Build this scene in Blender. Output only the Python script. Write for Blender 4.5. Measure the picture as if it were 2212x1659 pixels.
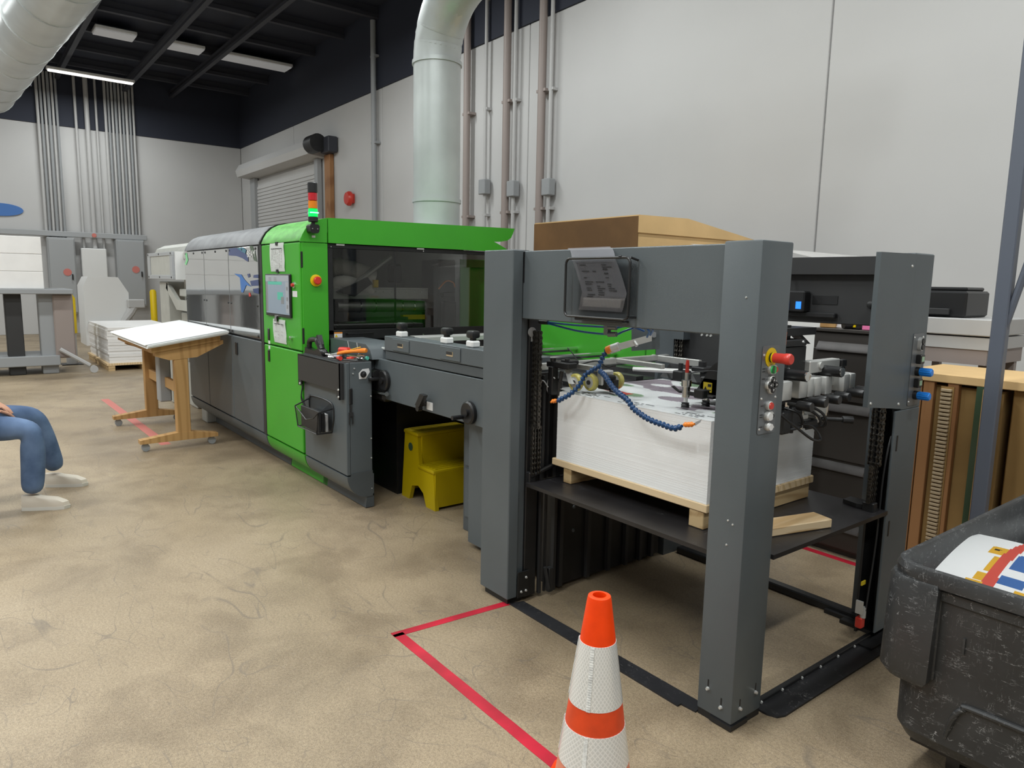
import bpy, bmesh, math, random
from mathutils import Vector, Matrix
random.seed(7)
S = bpy.context.scene
for o in list(bpy.data.objects):
    bpy.data.objects.remove(o)
COL = S.collection

# ---------------------------------------------------------------- camera, world, exposure
cam_d = bpy.data.cameras.new('camera')
cam_d.sensor_width = 36.0
cam_d.lens = 36.0 * 1533.0 / 2212.0
cam_d.clip_start = 0.05
cam_d.clip_end = 200
cam = bpy.data.objects.new('camera', cam_d)
COL.objects.link(cam)
R_ = (Matrix.Rotation(math.radians(52.04), 4, 'Z') @ Matrix.Rotation(math.radians(81.86), 4, 'X')
      @ Matrix.Rotation(math.radians(1.08), 4, 'Z'))
cam.matrix_world = Matrix.Translation((1.3684, -2.1005, 1.6)) @ R_
S.camera = cam
w = bpy.data.worlds.new('world')
S.world = w
w.use_nodes = True
w.node_tree.nodes['Background'].inputs[0].default_value = (0.9, 0.95, 1.0, 1)
w.node_tree.nodes['Background'].inputs[1].default_value = 0.15
S.view_settings.view_transform = 'Standard'
S.view_settings.look = 'None'
S.view_settings.exposure = 0.12
S.view_settings.gamma = 1.0
S.view_settings.use_curve_mapping = False
LAMP_W = 105.0          # watts of each fluorescent ceiling fixture

# ---------------------------------------------------------------- materials
def nt(name):
    m = bpy.data.materials.new(name)
    m.use_nodes = True
    return m, m.node_tree, m.node_tree.nodes['Principled BSDF']

def mat(name, col, rough=0.5, metal=0.0, var=0.0, scale=8.0, bump=0.0, bscale=200.0, spec=0.5, stretch=(1, 1, 1),
        col2=None, emit=0.0, coat=0.0, lo=0.35, hi=0.65, alpha=1.0):
    m, t, b = nt(name)
    N, L = t.nodes, t.links
    b.inputs['Base Color'].default_value = (*col, 1)
    b.inputs['Roughness'].default_value = rough
    b.inputs['Metallic'].default_value = metal
    b.inputs['Specular IOR Level'].default_value = spec
    b.inputs['Coat Weight'].default_value = coat
    b.inputs['Alpha'].default_value = alpha
    if emit:
        b.inputs['Emission Color'].default_value = (*col, 1)
        b.inputs['Emission Strength'].default_value = emit
    if var or col2 or bump:
        tc = N.new('ShaderNodeTexCoord')
        mp = N.new('ShaderNodeMapping')
        mp.inputs['Scale'].default_value = stretch
        L.new(tc.outputs['Object'], mp.inputs[0])
    if var or col2:
        nz = N.new('ShaderNodeTexNoise')
        nz.inputs['Scale'].default_value = scale
        nz.inputs['Detail'].default_value = 6
        L.new(mp.outputs[0], nz.inputs['Vector'])
        cr = N.new('ShaderNodeValToRGB')
        cr.color_ramp.elements[0].position = lo
        cr.color_ramp.elements[1].position = hi
        c2 = col2 if col2 else tuple(min(1, c * (1 + var)) for c in col)
        c1 = col if col2 else tuple(c * (1 - var) for c in col)
        cr.color_ramp.elements[0].color = (*c1, 1)
        cr.color_ramp.elements[1].color = (*c2, 1)
        L.new(nz.outputs[0], cr.inputs[0])
        L.new(cr.outputs[0], b.inputs['Base Color'])
    if bump:
        n2 = N.new('ShaderNodeTexNoise')
        n2.inputs['Scale'].default_value = bscale
        n2.inputs['Detail'].default_value = 3
        L.new(mp.outputs[0], n2.inputs['Vector'])
        bp = N.new('ShaderNodeBump')
        bp.inputs['Strength'].default_value = bump
        bp.inputs['Distance'].default_value = 0.002
        L.new(n2.outputs[0], bp.inputs['Height'])
        L.new(bp.outputs[0], b.inputs['Normal'])
    return m

def floor_mat():
    m, t, b = nt('polished_concrete')
    N, L = t.nodes, t.links
    tc = N.new('ShaderNodeTexCoord')
    def noise(scale, detail, rough=0.5, vec=None, dist=0.0):
        n = N.new('ShaderNodeTexNoise')
        n.inputs['Scale'].default_value = scale
        n.inputs['Detail'].default_value = detail
        n.inputs['Roughness'].default_value = rough
        n.inputs['Distortion'].default_value = dist
        L.new(vec or tc.outputs['Object'], n.inputs['Vector'])
        return n.outputs[0]
    def ramp(src, stops):
        r = N.new('ShaderNodeValToRGB')
        e = r.color_ramp.elements
        while len(e) < len(stops):
            e.new(0.5)
        for k, (p, c) in enumerate(stops):
            e[k].position = p
            e[k].color = (*c, 1) if len(c) == 3 else c
        L.new(src, r.inputs[0])
        return r.outputs[0]
    def mix(mode, fac, a, c):
        x = N.new('ShaderNodeMixRGB')
        x.blend_type = mode
        if isinstance(fac, float):
            x.inputs[0].default_value = fac
        else:
            L.new(fac, x.inputs[0])
        for k, v in ((1, a), (2, c)):
            if isinstance(v, tuple):
                x.inputs[k].default_value = (*v, 1)
            else:
                L.new(v, x.inputs[k])
        return x.outputs[0]
    base = ramp(noise(0.7, 6, 0.6), [(0.30, FLOOR_A), (0.5, FLOOR_B), (0.72, FLOOR_C)])
    blot = ramp(noise(2.3, 5, 0.6, dist=0.4), [(0.36, (0.72, 0.70, 0.68)), (0.54, (1.04, 1.04, 1.03))])
    c = mix('MULTIPLY', 0.75, base, blot)
    fine = ramp(noise(260, 3, 0.7), [(0.33, (0.52, 0.50, 0.47)), (0.5, (1, 1, 1)), (0.70, (1.35, 1.33, 1.28))])
    c = mix('MULTIPLY', 0.85, c, fine)
    fine2 = ramp(noise(90, 2, 0.6), [(0.36, (0.75, 0.74, 0.72)), (0.6, (1.08, 1.08, 1.07))])
    c = mix('MULTIPLY', 0.7, c, fine2)
    # light aggregate specks
    v = N.new('ShaderNodeTexVoronoi')
    v.inputs['Scale'].default_value = 190
    L.new(tc.outputs['Object'], v.inputs['Vector'])
    sp = ramp(v.outputs['Distance'], [(0.10, (1, 1, 1)), (0.20, (0, 0, 0))])
    c = mix('MIX', mix('MULTIPLY', 1.0, sp, ramp(noise(40, 2), [(0.5, (0, 0, 0)), (0.62, (0.7, 0.7, 0.7))])), c, (0.66, 0.61, 0.52))
    # dark scuffs: thin curved hairlines
    for rz, sc, wd in ((0.4, 2.6, 0.0035), (1.7, 1.8, 0.003), (2.6, 3.5, 0.003), (2.1, 4.2, 0.003)):
        mp = N.new('ShaderNodeMapping')
        mp.inputs['Rotation'].default_value = (0, 0, rz)
        mp.inputs['Scale'].default_value = (sc * 0.35, sc, 1)
        mp.inputs['Location'].default_value = (rz * 3.1, rz, 0)
        L.new(tc.outputs['Object'], mp.inputs[0])
        ns = noise(1.0, 2, 0.4, mp.outputs[0], 0.8)
        ab = N.new('ShaderNodeMath'); ab.operation = 'SUBTRACT'; ab.inputs[1].default_value = 0.5
        L.new(ns, ab.inputs[0])
        a2 = N.new('ShaderNodeMath'); a2.operation = 'ABSOLUTE'
        L.new(ab.outputs[0], a2.inputs[0])
        line = ramp(a2.outputs[0], [(0.0, (1, 1, 1)), (wd, (0, 0, 0))])
        msk = ramp(noise(1.3 + rz, 4, 0.6), [(0.44, (0, 0, 0)), (0.58, (0.7, 0.7, 0.7))])
        c = mix('MIX', mix('MULTIPLY', 1.0, line, msk), c, (0.16, 0.13, 0.10))
    L.new(c, b.inputs['Base Color'])
    rr = N.new('ShaderNodeMapRange')
    L.new(noise(3.0, 4), rr.inputs[0])
    rr.inputs[3].default_value = 0.36
    rr.inputs[4].default_value = 0.56
    L.new(rr.outputs[0], b.inputs['Roughness'])
    bp = N.new('ShaderNodeBump')
    bp.inputs['Strength'].default_value = 0.12
    bp.inputs['Distance'].default_value = 0.002
    L.new(noise(300, 2), bp.inputs['Height'])
    L.new(bp.outputs[0], b.inputs['Normal'])
    b.inputs['Specular IOR Level'].default_value = 0.4
    return m

def wood_mat(name, c1, c2, axis=0, scale=1.0, rough=0.6):
    m, t, b = nt(name)
    N, L = t.nodes, t.links
    tc = N.new('ShaderNodeTexCoord')
    mp = N.new('ShaderNodeMapping')
    s = [9 * scale, 9 * scale, 9 * scale]
    s[axis] = 0.9 * scale
    mp.inputs['Scale'].default_value = s
    L.new(tc.outputs['Object'], mp.inputs[0])
    nz = N.new('ShaderNodeTexNoise')
    nz.inputs['Scale'].default_value = 2.2
    nz.inputs['Detail'].default_value = 3
    nz.inputs['Distortion'].default_value = 1.2
    L.new(mp.outputs[0], nz.inputs['Vector'])
    wv = N.new('ShaderNodeTexWave')
    wv.wave_type = 'RINGS'
    wv.inputs['Scale'].default_value = 0.9
    wv.inputs['Distortion'].default_value = 5
    wv.inputs['Detail'].default_value = 2
    L.new(mp.outputs[0], wv.inputs['Vector'])
    mx = N.new('ShaderNodeMath'); mx.operation = 'ADD'
    L.new(nz.outputs[0], mx.inputs[0]); L.new(wv.outputs[1], mx.inputs[1])
    cr = N.new('ShaderNodeValToRGB')
    cr.color_ramp.elements[0].position = 0.5
    cr.color_ramp.elements[1].position = 1.35 if False else 1.0
    cr.color_ramp.elements[0].color = (*c1, 1)
    cr.color_ramp.elements[1].color = (*c2, 1)
    L.new(mx.outputs[0], cr.inputs[0])
    L.new(cr.outputs[0], b.inputs['Base Color'])
    b.inputs['Roughness'].default_value = rough
    return m

def scratch_mat(name, col, scr, rough=0.5, amount=0.62, scale=7.0, stretch=(1, 1, 5), bump=0.1):
    """a worn surface with its own pale scratches and scuffs"""
    m, t, b = nt(name)
    N, L = t.nodes, t.links
    tc = N.new('ShaderNodeTexCoord')
    cur = None
    for k, (rot, st) in enumerate((((0, 0, 0.0), stretch), ((0.9, 0.5, 0.3), (6, 1, 1)), ((0.2, 1.2, 0.7), (1, 7, 1)))):
        mp = N.new('ShaderNodeMapping')
        mp.inputs['Rotation'].default_value = rot
        mp.inputs['Scale'].default_value = st
        mp.inputs['Location'].default_value = (k * 2.3, k, k * 0.7)
        L.new(tc.outputs['Object'], mp.inputs[0])
        n = N.new('ShaderNodeTexNoise')
        n.inputs['Scale'].default_value = scale
        n.inputs['Detail'].default_value = 4
        n.inputs['Roughness'].default_value = 0.65
        L.new(mp.outputs[0], n.inputs['Vector'])
        s = N.new('ShaderNodeMath'); s.operation = 'SUBTRACT'; s.inputs[1].default_value = 0.5
        L.new(n.outputs[0], s.inputs[0])
        a = N.new('ShaderNodeMath'); a.operation = 'ABSOLUTE'
        L.new(s.outputs[0], a.inputs[0])
        r = N.new('ShaderNodeValToRGB')
        r.color_ramp.elements[0].position = 0.0
        r.color_ramp.elements[1].position = 0.0065
        r.color_ramp.elements[0].color = (1, 1, 1, 1)
        r.color_ramp.elements[1].color = (0, 0, 0, 1)
        L.new(a.outputs[0], r.inputs[0])
        n2 = N.new('ShaderNodeTexNoise')
        n2.inputs['Scale'].default_value = 3.1 + k
        n2.inputs['Detail'].default_value = 5
        mp2 = N.new('ShaderNodeMapping')
        mp2.inputs['Location'].default_value = (5 + k * 3, k, 2)
        L.new(tc.outputs['Object'], mp2.inputs[0])
        L.new(mp2.outputs[0], n2.inputs['Vector'])
        r2 = N.new('ShaderNodeValToRGB')
        r2.color_ramp.elements[0].position = amount - 0.08
        r2.color_ramp.elements[1].position = amount + 0.06
        L.new(n2.outputs[0], r2.inputs[0])
        n3 = N.new('ShaderNodeTexNoise')
        n3.inputs['Scale'].default_value = 26 + 7 * k
        n3.inputs['Detail'].default_value = 2
        L.new(mp2.outputs[0], n3.inputs['Vector'])
        r3 = N.new('ShaderNodeValToRGB')
        r3.color_ramp.elements[0].position = 0.50
        r3.color_ramp.elements[1].position = 0.60
        L.new(n3.outputs[0], r3.inputs[0])
        m0 = N.new('ShaderNodeMath'); m0.operation = 'MULTIPLY'
        L.new(r2.outputs[0], m0.inputs[0]); L.new(r3.outputs[0], m0.inputs[1])
        mu = N.new('ShaderNodeMath'); mu.operation = 'MULTIPLY'
        L.new(r.outputs[0], mu.inputs[0]); L.new(m0.outputs[0], mu.inputs[1])
        if cur is None:
            cur = mu.outputs[0]
        else:
            ad = N.new('ShaderNodeMath'); ad.operation = 'MAXIMUM'
            L.new(cur, ad.inputs[0]); L.new(mu.outputs[0], ad.inputs[1])
            cur = ad.outputs[0]
    big = N.new('ShaderNodeTexNoise')
    big.inputs['Scale'].default_value = 5
    big.inputs['Detail'].default_value = 6
    L.new(tc.outputs['Object'], big.inputs['Vector'])
    br = N.new('ShaderNodeValToRGB')
    br.color_ramp.elements[0].position = 0.35
    br.color_ramp.elements[1].position = 0.75
    br.color_ramp.elements[0].color = (*[c * 0.8 for c in col], 1)
    br.color_ramp.elements[1].color = (*[c * 1.5 for c in col], 1)
    L.new(big.outputs[0], br.inputs[0])
    mx = N.new('ShaderNodeMixRGB')
    L.new(cur, mx.inputs[0]); L.new(br.outputs[0], mx.inputs[1])
    mx.inputs[2].default_value = (*scr, 1)
    L.new(mx.outputs[0], b.inputs['Base Color'])
    b.inputs['Roughness'].default_value = rough
    if bump:
        bp = N.new('ShaderNodeBump')
        bp.inputs['Strength'].default_value = bump
        bp.inputs['Distance'].default_value = 0.003
        L.new(big.outputs[0], bp.inputs['Height'])
        L.new(bp.outputs[0], b.inputs['Normal'])
    return m

def glass_mat(name, tint, rough=0.02, refl=1.0):
    m = bpy.data.materials.new(name)
    m.use_nodes = True
    t = m.node_tree
    N, L = t.nodes, t.links
    N.clear()
    out = N.new('ShaderNodeOutputMaterial')
    tr = N.new('ShaderNodeBsdfTransparent'); tr.inputs[0].default_value = (*tint, 1)
    gl = N.new('ShaderNodeBsdfGlossy'); gl.inputs['Roughness'].default_value = rough
    gl.inputs[0].default_value = (refl, refl, refl, 1)
    fr = N.new('ShaderNodeFresnel'); fr.inputs[0].default_value = 1.5
    mx = N.new('ShaderNodeMixShader')
    L.new(fr.outputs[0], mx.inputs[0]); L.new(tr.outputs[0], mx.inputs[1]); L.new(gl.outputs[0], mx.inputs[2])
    L.new(mx.outputs[0], out.inputs[0])
    return m

def mesh_mat(name, col, pitch, fill):
    """perforated sheet metal: real see-through holes in a fine regular grid"""
    m, t, b = nt(name)
    N, L = t.nodes, t.links
    b.inputs['Base Color'].default_value = (*col, 1)
    b.inputs['Roughness'].default_value = 0.35
    tc = N.new('ShaderNodeTexCoord')
    v = N.new('ShaderNodeTexVoronoi')
    v.inputs['Scale'].default_value = 1.0 / pitch
    v.inputs['Randomness'].default_value = 0.0
    v.voronoi_dimensions = '2D'
    sx = N.new('ShaderNodeSeparateXYZ')
    L.new(tc.outputs['Object'], sx.inputs[0])
    def op(o, a, c):
        n = N.new('ShaderNodeMath'); n.operation = o
        L.new(a, n.inputs[0]); L.new(c, n.inputs[1])
        return n.outputs[0]
    h = op('ADD', sx.outputs[0], sx.outputs[1])
    cb = N.new('ShaderNodeCombineXYZ')
    L.new(op('ADD', h, sx.outputs[2]), cb.inputs[0]); L.new(op('SUBTRACT', h, sx.outputs[2]), cb.inputs[1])
    L.new(cb.outputs[0], v.inputs['Vector'])
    g = N.new('ShaderNodeMath'); g.operation = 'GREATER_THAN'; g.inputs[1].default_value = fill
    v.feature = 'F1'
    L.new(v.outputs['Distance'], g.inputs[0])
    L.new(g.outputs[0], b.inputs['Alpha'])
    return m

def hex_mat(name, col, line):
    """retro-reflective sheeting: prismatic cells between pale seams"""
    m, t, b = nt(name)
    N, L = t.nodes, t.links
    tc = N.new('ShaderNodeTexCoord')
    mp = N.new('ShaderNodeMapping')
    L.new(tc.outputs['UV'], mp.inputs[0])
    mp.inputs['Scale'].default_value = (105, 84, 1)
    mp.inputs['Rotation'].default_value = (0, 0, math.radians(45))
    v = N.new('ShaderNodeTexVoronoi')
    v.feature = 'DISTANCE_TO_EDGE'
    v.inputs['Randomness'].default_value = 0.0
    v.inputs['Scale'].default_value = 1
    L.new(mp.outputs[0], v.inputs['Vector'])
    r = N.new('ShaderNodeValToRGB')
    r.color_ramp.elements[0].position = 0.10
    r.color_ramp.elements[1].position = 0.17
    r.color_ramp.elements[0].color = (*line, 1)
    r.color_ramp.elements[1].color = (*col, 1)
    L.new(v.outputs['Distance'], r.inputs[0])
    L.new(r.outputs[0], b.inputs['Base Color'])
    b.inputs['Roughness'].default_value = 0.25
    b.inputs['Metallic'].default_value = 0.25
    b.inputs['Coat Weight'].default_value = 0.4
    bp = N.new('ShaderNodeBump')
    bp.inputs['Strength'].default_value = 0.5
    bp.inputs['Distance'].default_value = 0.001
    L.new(v.outputs['Distance'], bp.inputs['Height'])
    L.new(bp.outputs[0], b.inputs['Normal'])
    return m

FLOOR_A = (0.225, 0.172, 0.112)
FLOOR_B = (0.330, 0.256, 0.171)
FLOOR_C = (0.40, 0.316, 0.217)
M = {}
M['floor'] = floor_mat()
M['wall'] = mat('white_wall_paint', (0.54, 0.535, 0.53), 0.8, var=0.03, scale=0.5)
M['wallg'] = mat('pale_grey_wall_paint', (0.36, 0.36, 0.36), 0.8, var=0.03, scale=0.5)
M['navy'] = mat('dark_ceiling_paint', (0.020, 0.024, 0.040), 0.75)
M['joist'] = mat('dark_joist_paint', (0.038, 0.040, 0.052), 0.6)
M['gray'] = mat('grey_powder_coat', (0.094, 0.110, 0.119), 0.42, var=0.05, scale=3, bump=0.25, bscale=700)
M['gray2'] = mat('darker_grey_powder_coat', (0.074, 0.086, 0.094), 0.42, var=0.05, scale=3, bump=0.25, bscale=700)
M['roofgray'] = mat('dusty_grey_cover', (0.22, 0.225, 0.235), 0.5, var=0.18, scale=7)
M['green'] = mat('green_powder_coat', (0.052, 0.37, 0.022), 0.4, var=0.04, scale=3, bump=0.2, bscale=600)
M['greendust'] = mat('dusty_green_cover', (0.13, 0.44, 0.09), 0.5, var=0.22, scale=9, stretch=(1, 3, 1))
M['black'] = mat('black_steel', (0.012, 0.012, 0.013), 0.45, var=0.2, scale=12)
M['blackp'] = mat('black_plastic', (0.014, 0.014, 0.015), 0.35)
M['charcoal'] = mat('charcoal_panel', (0.028, 0.028, 0.029), 0.5, var=0.06, scale=4)
M['platform'] = scratch_mat('scratched_black_plate', (0.016, 0.015, 0.016), (0.30, 0.30, 0.31), 0.38, amount=0.66, scale=5, stretch=(1, 4, 1), bump=0.0)
M['strip'] = scratch_mat('scuffed_black_floor_strip', (0.014, 0.014, 0.016), (0.25, 0.24, 0.23), 0.55, amount=0.60, scale=9)
M['cart'] = scratch_mat('scuffed_black_polyethylene', (0.030, 0.031, 0.032), (0.34, 0.34, 0.34), 0.45, amount=0.50, scale=9, bump=0.05)
M['steel'] = mat('brushed_aluminium', (0.55, 0.55, 0.53), 0.35, 0.75, var=0.08, scale=20)
M['alu'] = mat('satin_aluminium', (0.62, 0.62, 0.60), 0.4, 0.5)
M['chrome'] = mat('polished_steel', (0.75, 0.75, 0.74), 0.15, 1.0)
M['chain'] = mat('oiled_chain_steel', (0.09, 0.082, 0.072), 0.38, 0.85, var=0.3, scale=60)
M['mirror'] = mat('polished_grey_acrylic', (0.36, 0.37, 0.375), 0.05, 0.85, bump=0.35, bscale=2.2)
M['white'] = mat('white_paper', (0.90, 0.91, 0.91), 0.7)
M['whitep'] = mat('white_plastic', (0.75, 0.75, 0.74), 0.35)
M['beige'] = mat('beige_machine_paint', (0.42, 0.42, 0.385), 0.45, var=0.05)
M['pine'] = wood_mat('pale_pine', (0.60, 0.42, 0.21), (0.74, 0.56, 0.34), 0)
M['piney'] = wood_mat('pale_pine_across', (0.56, 0.37, 0.18), (0.76, 0.58, 0.36), 1)
M['pineend'] = wood_mat('pallet_block_wood', (0.40, 0.26, 0.12), (0.56, 0.40, 0.21), 1)
M['oak'] = wood_mat('tan_table_wood', (0.40, 0.22, 0.075), (0.50, 0.29, 0.11), 2, 0.6)
M['crate'] = wood_mat('red_brown_crate_wood', (0.26, 0.115, 0.042), (0.36, 0.175, 0.07), 2, 0.6)
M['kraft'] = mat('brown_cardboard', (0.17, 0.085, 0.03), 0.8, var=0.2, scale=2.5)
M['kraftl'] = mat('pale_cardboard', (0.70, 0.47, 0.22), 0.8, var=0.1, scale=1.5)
M['kraftm'] = mat('tan_cardboard', (0.30, 0.18, 0.06), 0.8, var=0.12, scale=2)
M['red'] = mat('red_plastic', (0.62, 0.045, 0.03), 0.32)
M['redtape'] = scratch_mat('red_floor_tape', (0.43, 0.008, 0.026), (0.50, 0.25, 0.22), 0.5, amount=0.68, bump=0.0)
M['redtapefar'] = mat('worn_pink_floor_tape', (0.60, 0.19, 0.16), 0.6)
M['orange'] = mat('orange_cone_rubber', (0.95, 0.058, 0.002), 0.42, spec=0.3, var=0.1, scale=14)
M['orangeh'] = mat('orange_nozzle_plastic', (0.85, 0.24, 0.02), 0.35)
M['orangered'] = mat('orange_red_cone_band', (0.74, 0.062, 0.010), 0.42, var=0.12, scale=14)
M['conebase'] = mat('faded_orange_rubber', (0.85, 0.28, 0.17), 0.45, var=0.2, scale=6)
M['reflective'] = hex_mat('reflective_collar', (0.72, 0.73, 0.72), (0.90, 0.90, 0.89))
M['seam'] = mat('stitched_white_seam', (0.82, 0.82, 0.80), 0.4, var=0.2, scale=60)
M['hose'] = mat('dark_blue_hose_plastic', (0.007, 0.050, 0.15), 0.22)
M['blue'] = mat('blue_tube', (0.01, 0.08, 0.28), 0.3)
M['blueknob'] = mat('bright_blue_knob', (0.012, 0.22, 0.72), 0.35)
M['yellow'] = mat('yellow_safety_plastic', (0.80, 0.56, 0.0), 0.4)
M['yellowd'] = mat('yellow_step_stool_plastic', (0.50, 0.37, 0.0), 0.45)
M['polyu'] = mat('yellow_polyurethane_wheel', (0.52, 0.46, 0.13), 0.35, var=0.15, scale=30)
M['greenb'] = mat('green_button', (0.03, 0.55, 0.12), 0.3)
M['greendk'] = mat('dark_green_button', (0.01, 0.12, 0.035), 0.3)
M['screen'] = mat('touchscreen_glow', (0.26, 0.32, 0.39), 0.25, emit=0.12)
M['screenb'] = mat('screen_header', (0.36, 0.39, 0.43), 0.25, emit=0.08)
M['teal'] = mat('teal_screen_bar', (0.10, 0.50, 0.38), 0.3, emit=0.05)
M['lampred'] = mat('red_lamp_lens', (0.50, 0.01, 0.02), 0.15, coat=0.5)
M['lampamb'] = mat('amber_lamp_lens', (0.75, 0.22, 0.005), 0.15, coat=0.5)
M['lampgrn'] = mat('lit_green_lamp_lens', (0.0, 0.80, 0.10), 0.15, emit=0.8)
M['lampcore'] = mat('lit_green_lamp_core', (0.25, 1.0, 0.55), 0.2, emit=2.2)
M['lcd'] = mat('lit_blue_display', (0.03, 0.22, 0.95), 0.3, emit=0.9)
M['led'] = mat('lit_orange_indicator', (1.0, 0.18, 0.02), 0.3, emit=1.6)
M['tube'] = mat('lit_fluorescent_diffuser', (1.0, 0.98, 0.95), 0.5, emit=1.3)
M['tubedim'] = mat('grey_roof_light_panel', (0.42, 0.42, 0.42), 0.5, emit=0.28)  # weak glow added so the panels read as grey
M['duct'] = mat('white_spiral_duct', (0.60, 0.63, 0.63), 0.35, 0.45, var=0.06, scale=2)
M['galv'] = mat('galvanised_duct', (0.50, 0.53, 0.53), 0.4, 0.3, var=0.1, scale=2)
M['pipe'] = mat('grey_brown_conduit', (0.30, 0.25, 0.23), 0.5)
M['pipeg'] = mat('grey_conduit', (0.30, 0.31, 0.32), 0.45)
M['pipew'] = mat('pale_grey_conduit', (0.46, 0.455, 0.45), 0.45)
M['cabinetg'] = mat('pale_grey_electrical_cabinet', (0.36, 0.37, 0.38), 0.5)
M['lateral'] = mat('dark_taupe_file_cabinet', (0.046, 0.040, 0.036), 0.45, var=0.04)
M['jean'] = mat('blue_denim', (0.055, 0.095, 0.185), 0.85, col2=(0.13, 0.20, 0.34), scale=5)
M['skin'] = mat('skin', (0.55, 0.29, 0.19), 0.5)
M['shirt'] = mat('pale_cotton_shirt', (0.42, 0.36, 0.32), 0.85)
M['shoe'] = mat('off_white_canvas', (0.56, 0.50, 0.42), 0.7)
M['sole'] = mat('white_rubber_sole', (0.62, 0.60, 0.55), 0.6)
M['hair'] = mat('dark_hair', (0.03, 0.02, 0.015), 0.6)
M['ink'] = mat('black_ink', (0.02, 0.02, 0.022), 0.7)
M['inkg'] = mat('grey_print', (0.24, 0.25, 0.26), 0.7)
M['inkl'] = mat('faint_print', (0.58, 0.59, 0.58), 0.7)
M['gold'] = mat('mustard_print', (0.80, 0.47, 0.035), 0.6)
M['blueprint'] = mat('blue_print', (0.06, 0.17, 0.45), 0.6)
M['redprint'] = mat('red_print', (0.70, 0.10, 0.07), 0.6)
M['purple'] = mat('muted_violet', (0.44, 0.38, 0.43), 0.55)
M['greenprint'] = mat('muted_green', (0.36, 0.52, 0.34), 0.55)
M['navygloss'] = mat('navy_gloss', (0.015, 0.04, 0.16), 0.25)
M['tealprint'] = mat('teal_print', (0.03, 0.16, 0.24), 0.25)
M['olive'] = mat('olive_print', (0.05, 0.09, 0.05), 0.25)
M['mint'] = mat('mint_decal', (0.18, 0.60, 0.25), 0.3)
M['warn'] = mat('warning_yellow_label', (0.75, 0.55, 0.02), 0.5)
M['warno'] = mat('warning_orange_label', (0.75, 0.26, 0.03), 0.5)
M['label'] = mat('white_label', (0.72, 0.72, 0.72), 0.5)
M['plate'] = mat('grey_control_plate', (0.17, 0.18, 0.19), 0.35, 0.5)
M['pouch'] = mat('clear_plastic_pouch', (0.52, 0.52, 0.56), 0.15, alpha=0.45, coat=0.5)
M['window'] = glass_mat('dark_tinted_window', (0.74, 0.74, 0.73), 0.01)
M['clear'] = glass_mat('clear_acrylic', (0.80, 0.81, 0.76), 0.03)
M['meshb'] = mesh_mat('black_wire_mesh', (0.02, 0.02, 0.022), 0.0060, 0.51)
M['flex'] = mat('white_flexible_duct', (0.85, 0.83, 0.78), 0.5)
M['interior'] = mat('grey_interior_panel', (0.30, 0.30, 0.30), 0.6)
M['pink'] = mat('pink_foam_block', (0.85, 0.20, 0.42), 0.6)
M['wrap'] = mat('crumpled_plastic_wrap', (0.72, 0.68, 0.68), 0.2, alpha=0.75)
M['steelblue'] = mat('grey_blue_steel_post', (0.115, 0.13, 0.165), 0.45)
M['whitesheet'] = mat('white_wrapped_sheets', (0.80, 0.785, 0.77), 0.6, var=0.03, scale=4)
M['foot'] = mat('pale_grey_foot', (0.46, 0.48, 0.46), 0.5)
M['pull'] = mat('pale_taupe_pull_edge', (0.085, 0.078, 0.076), 0.4, var=0.15, scale=12)  # drawer lips get a paler taupe than the cabinet body
M['cream'] = mat('cream_corrugated_edge', (0.42, 0.32, 0.20), 0.7)

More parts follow.
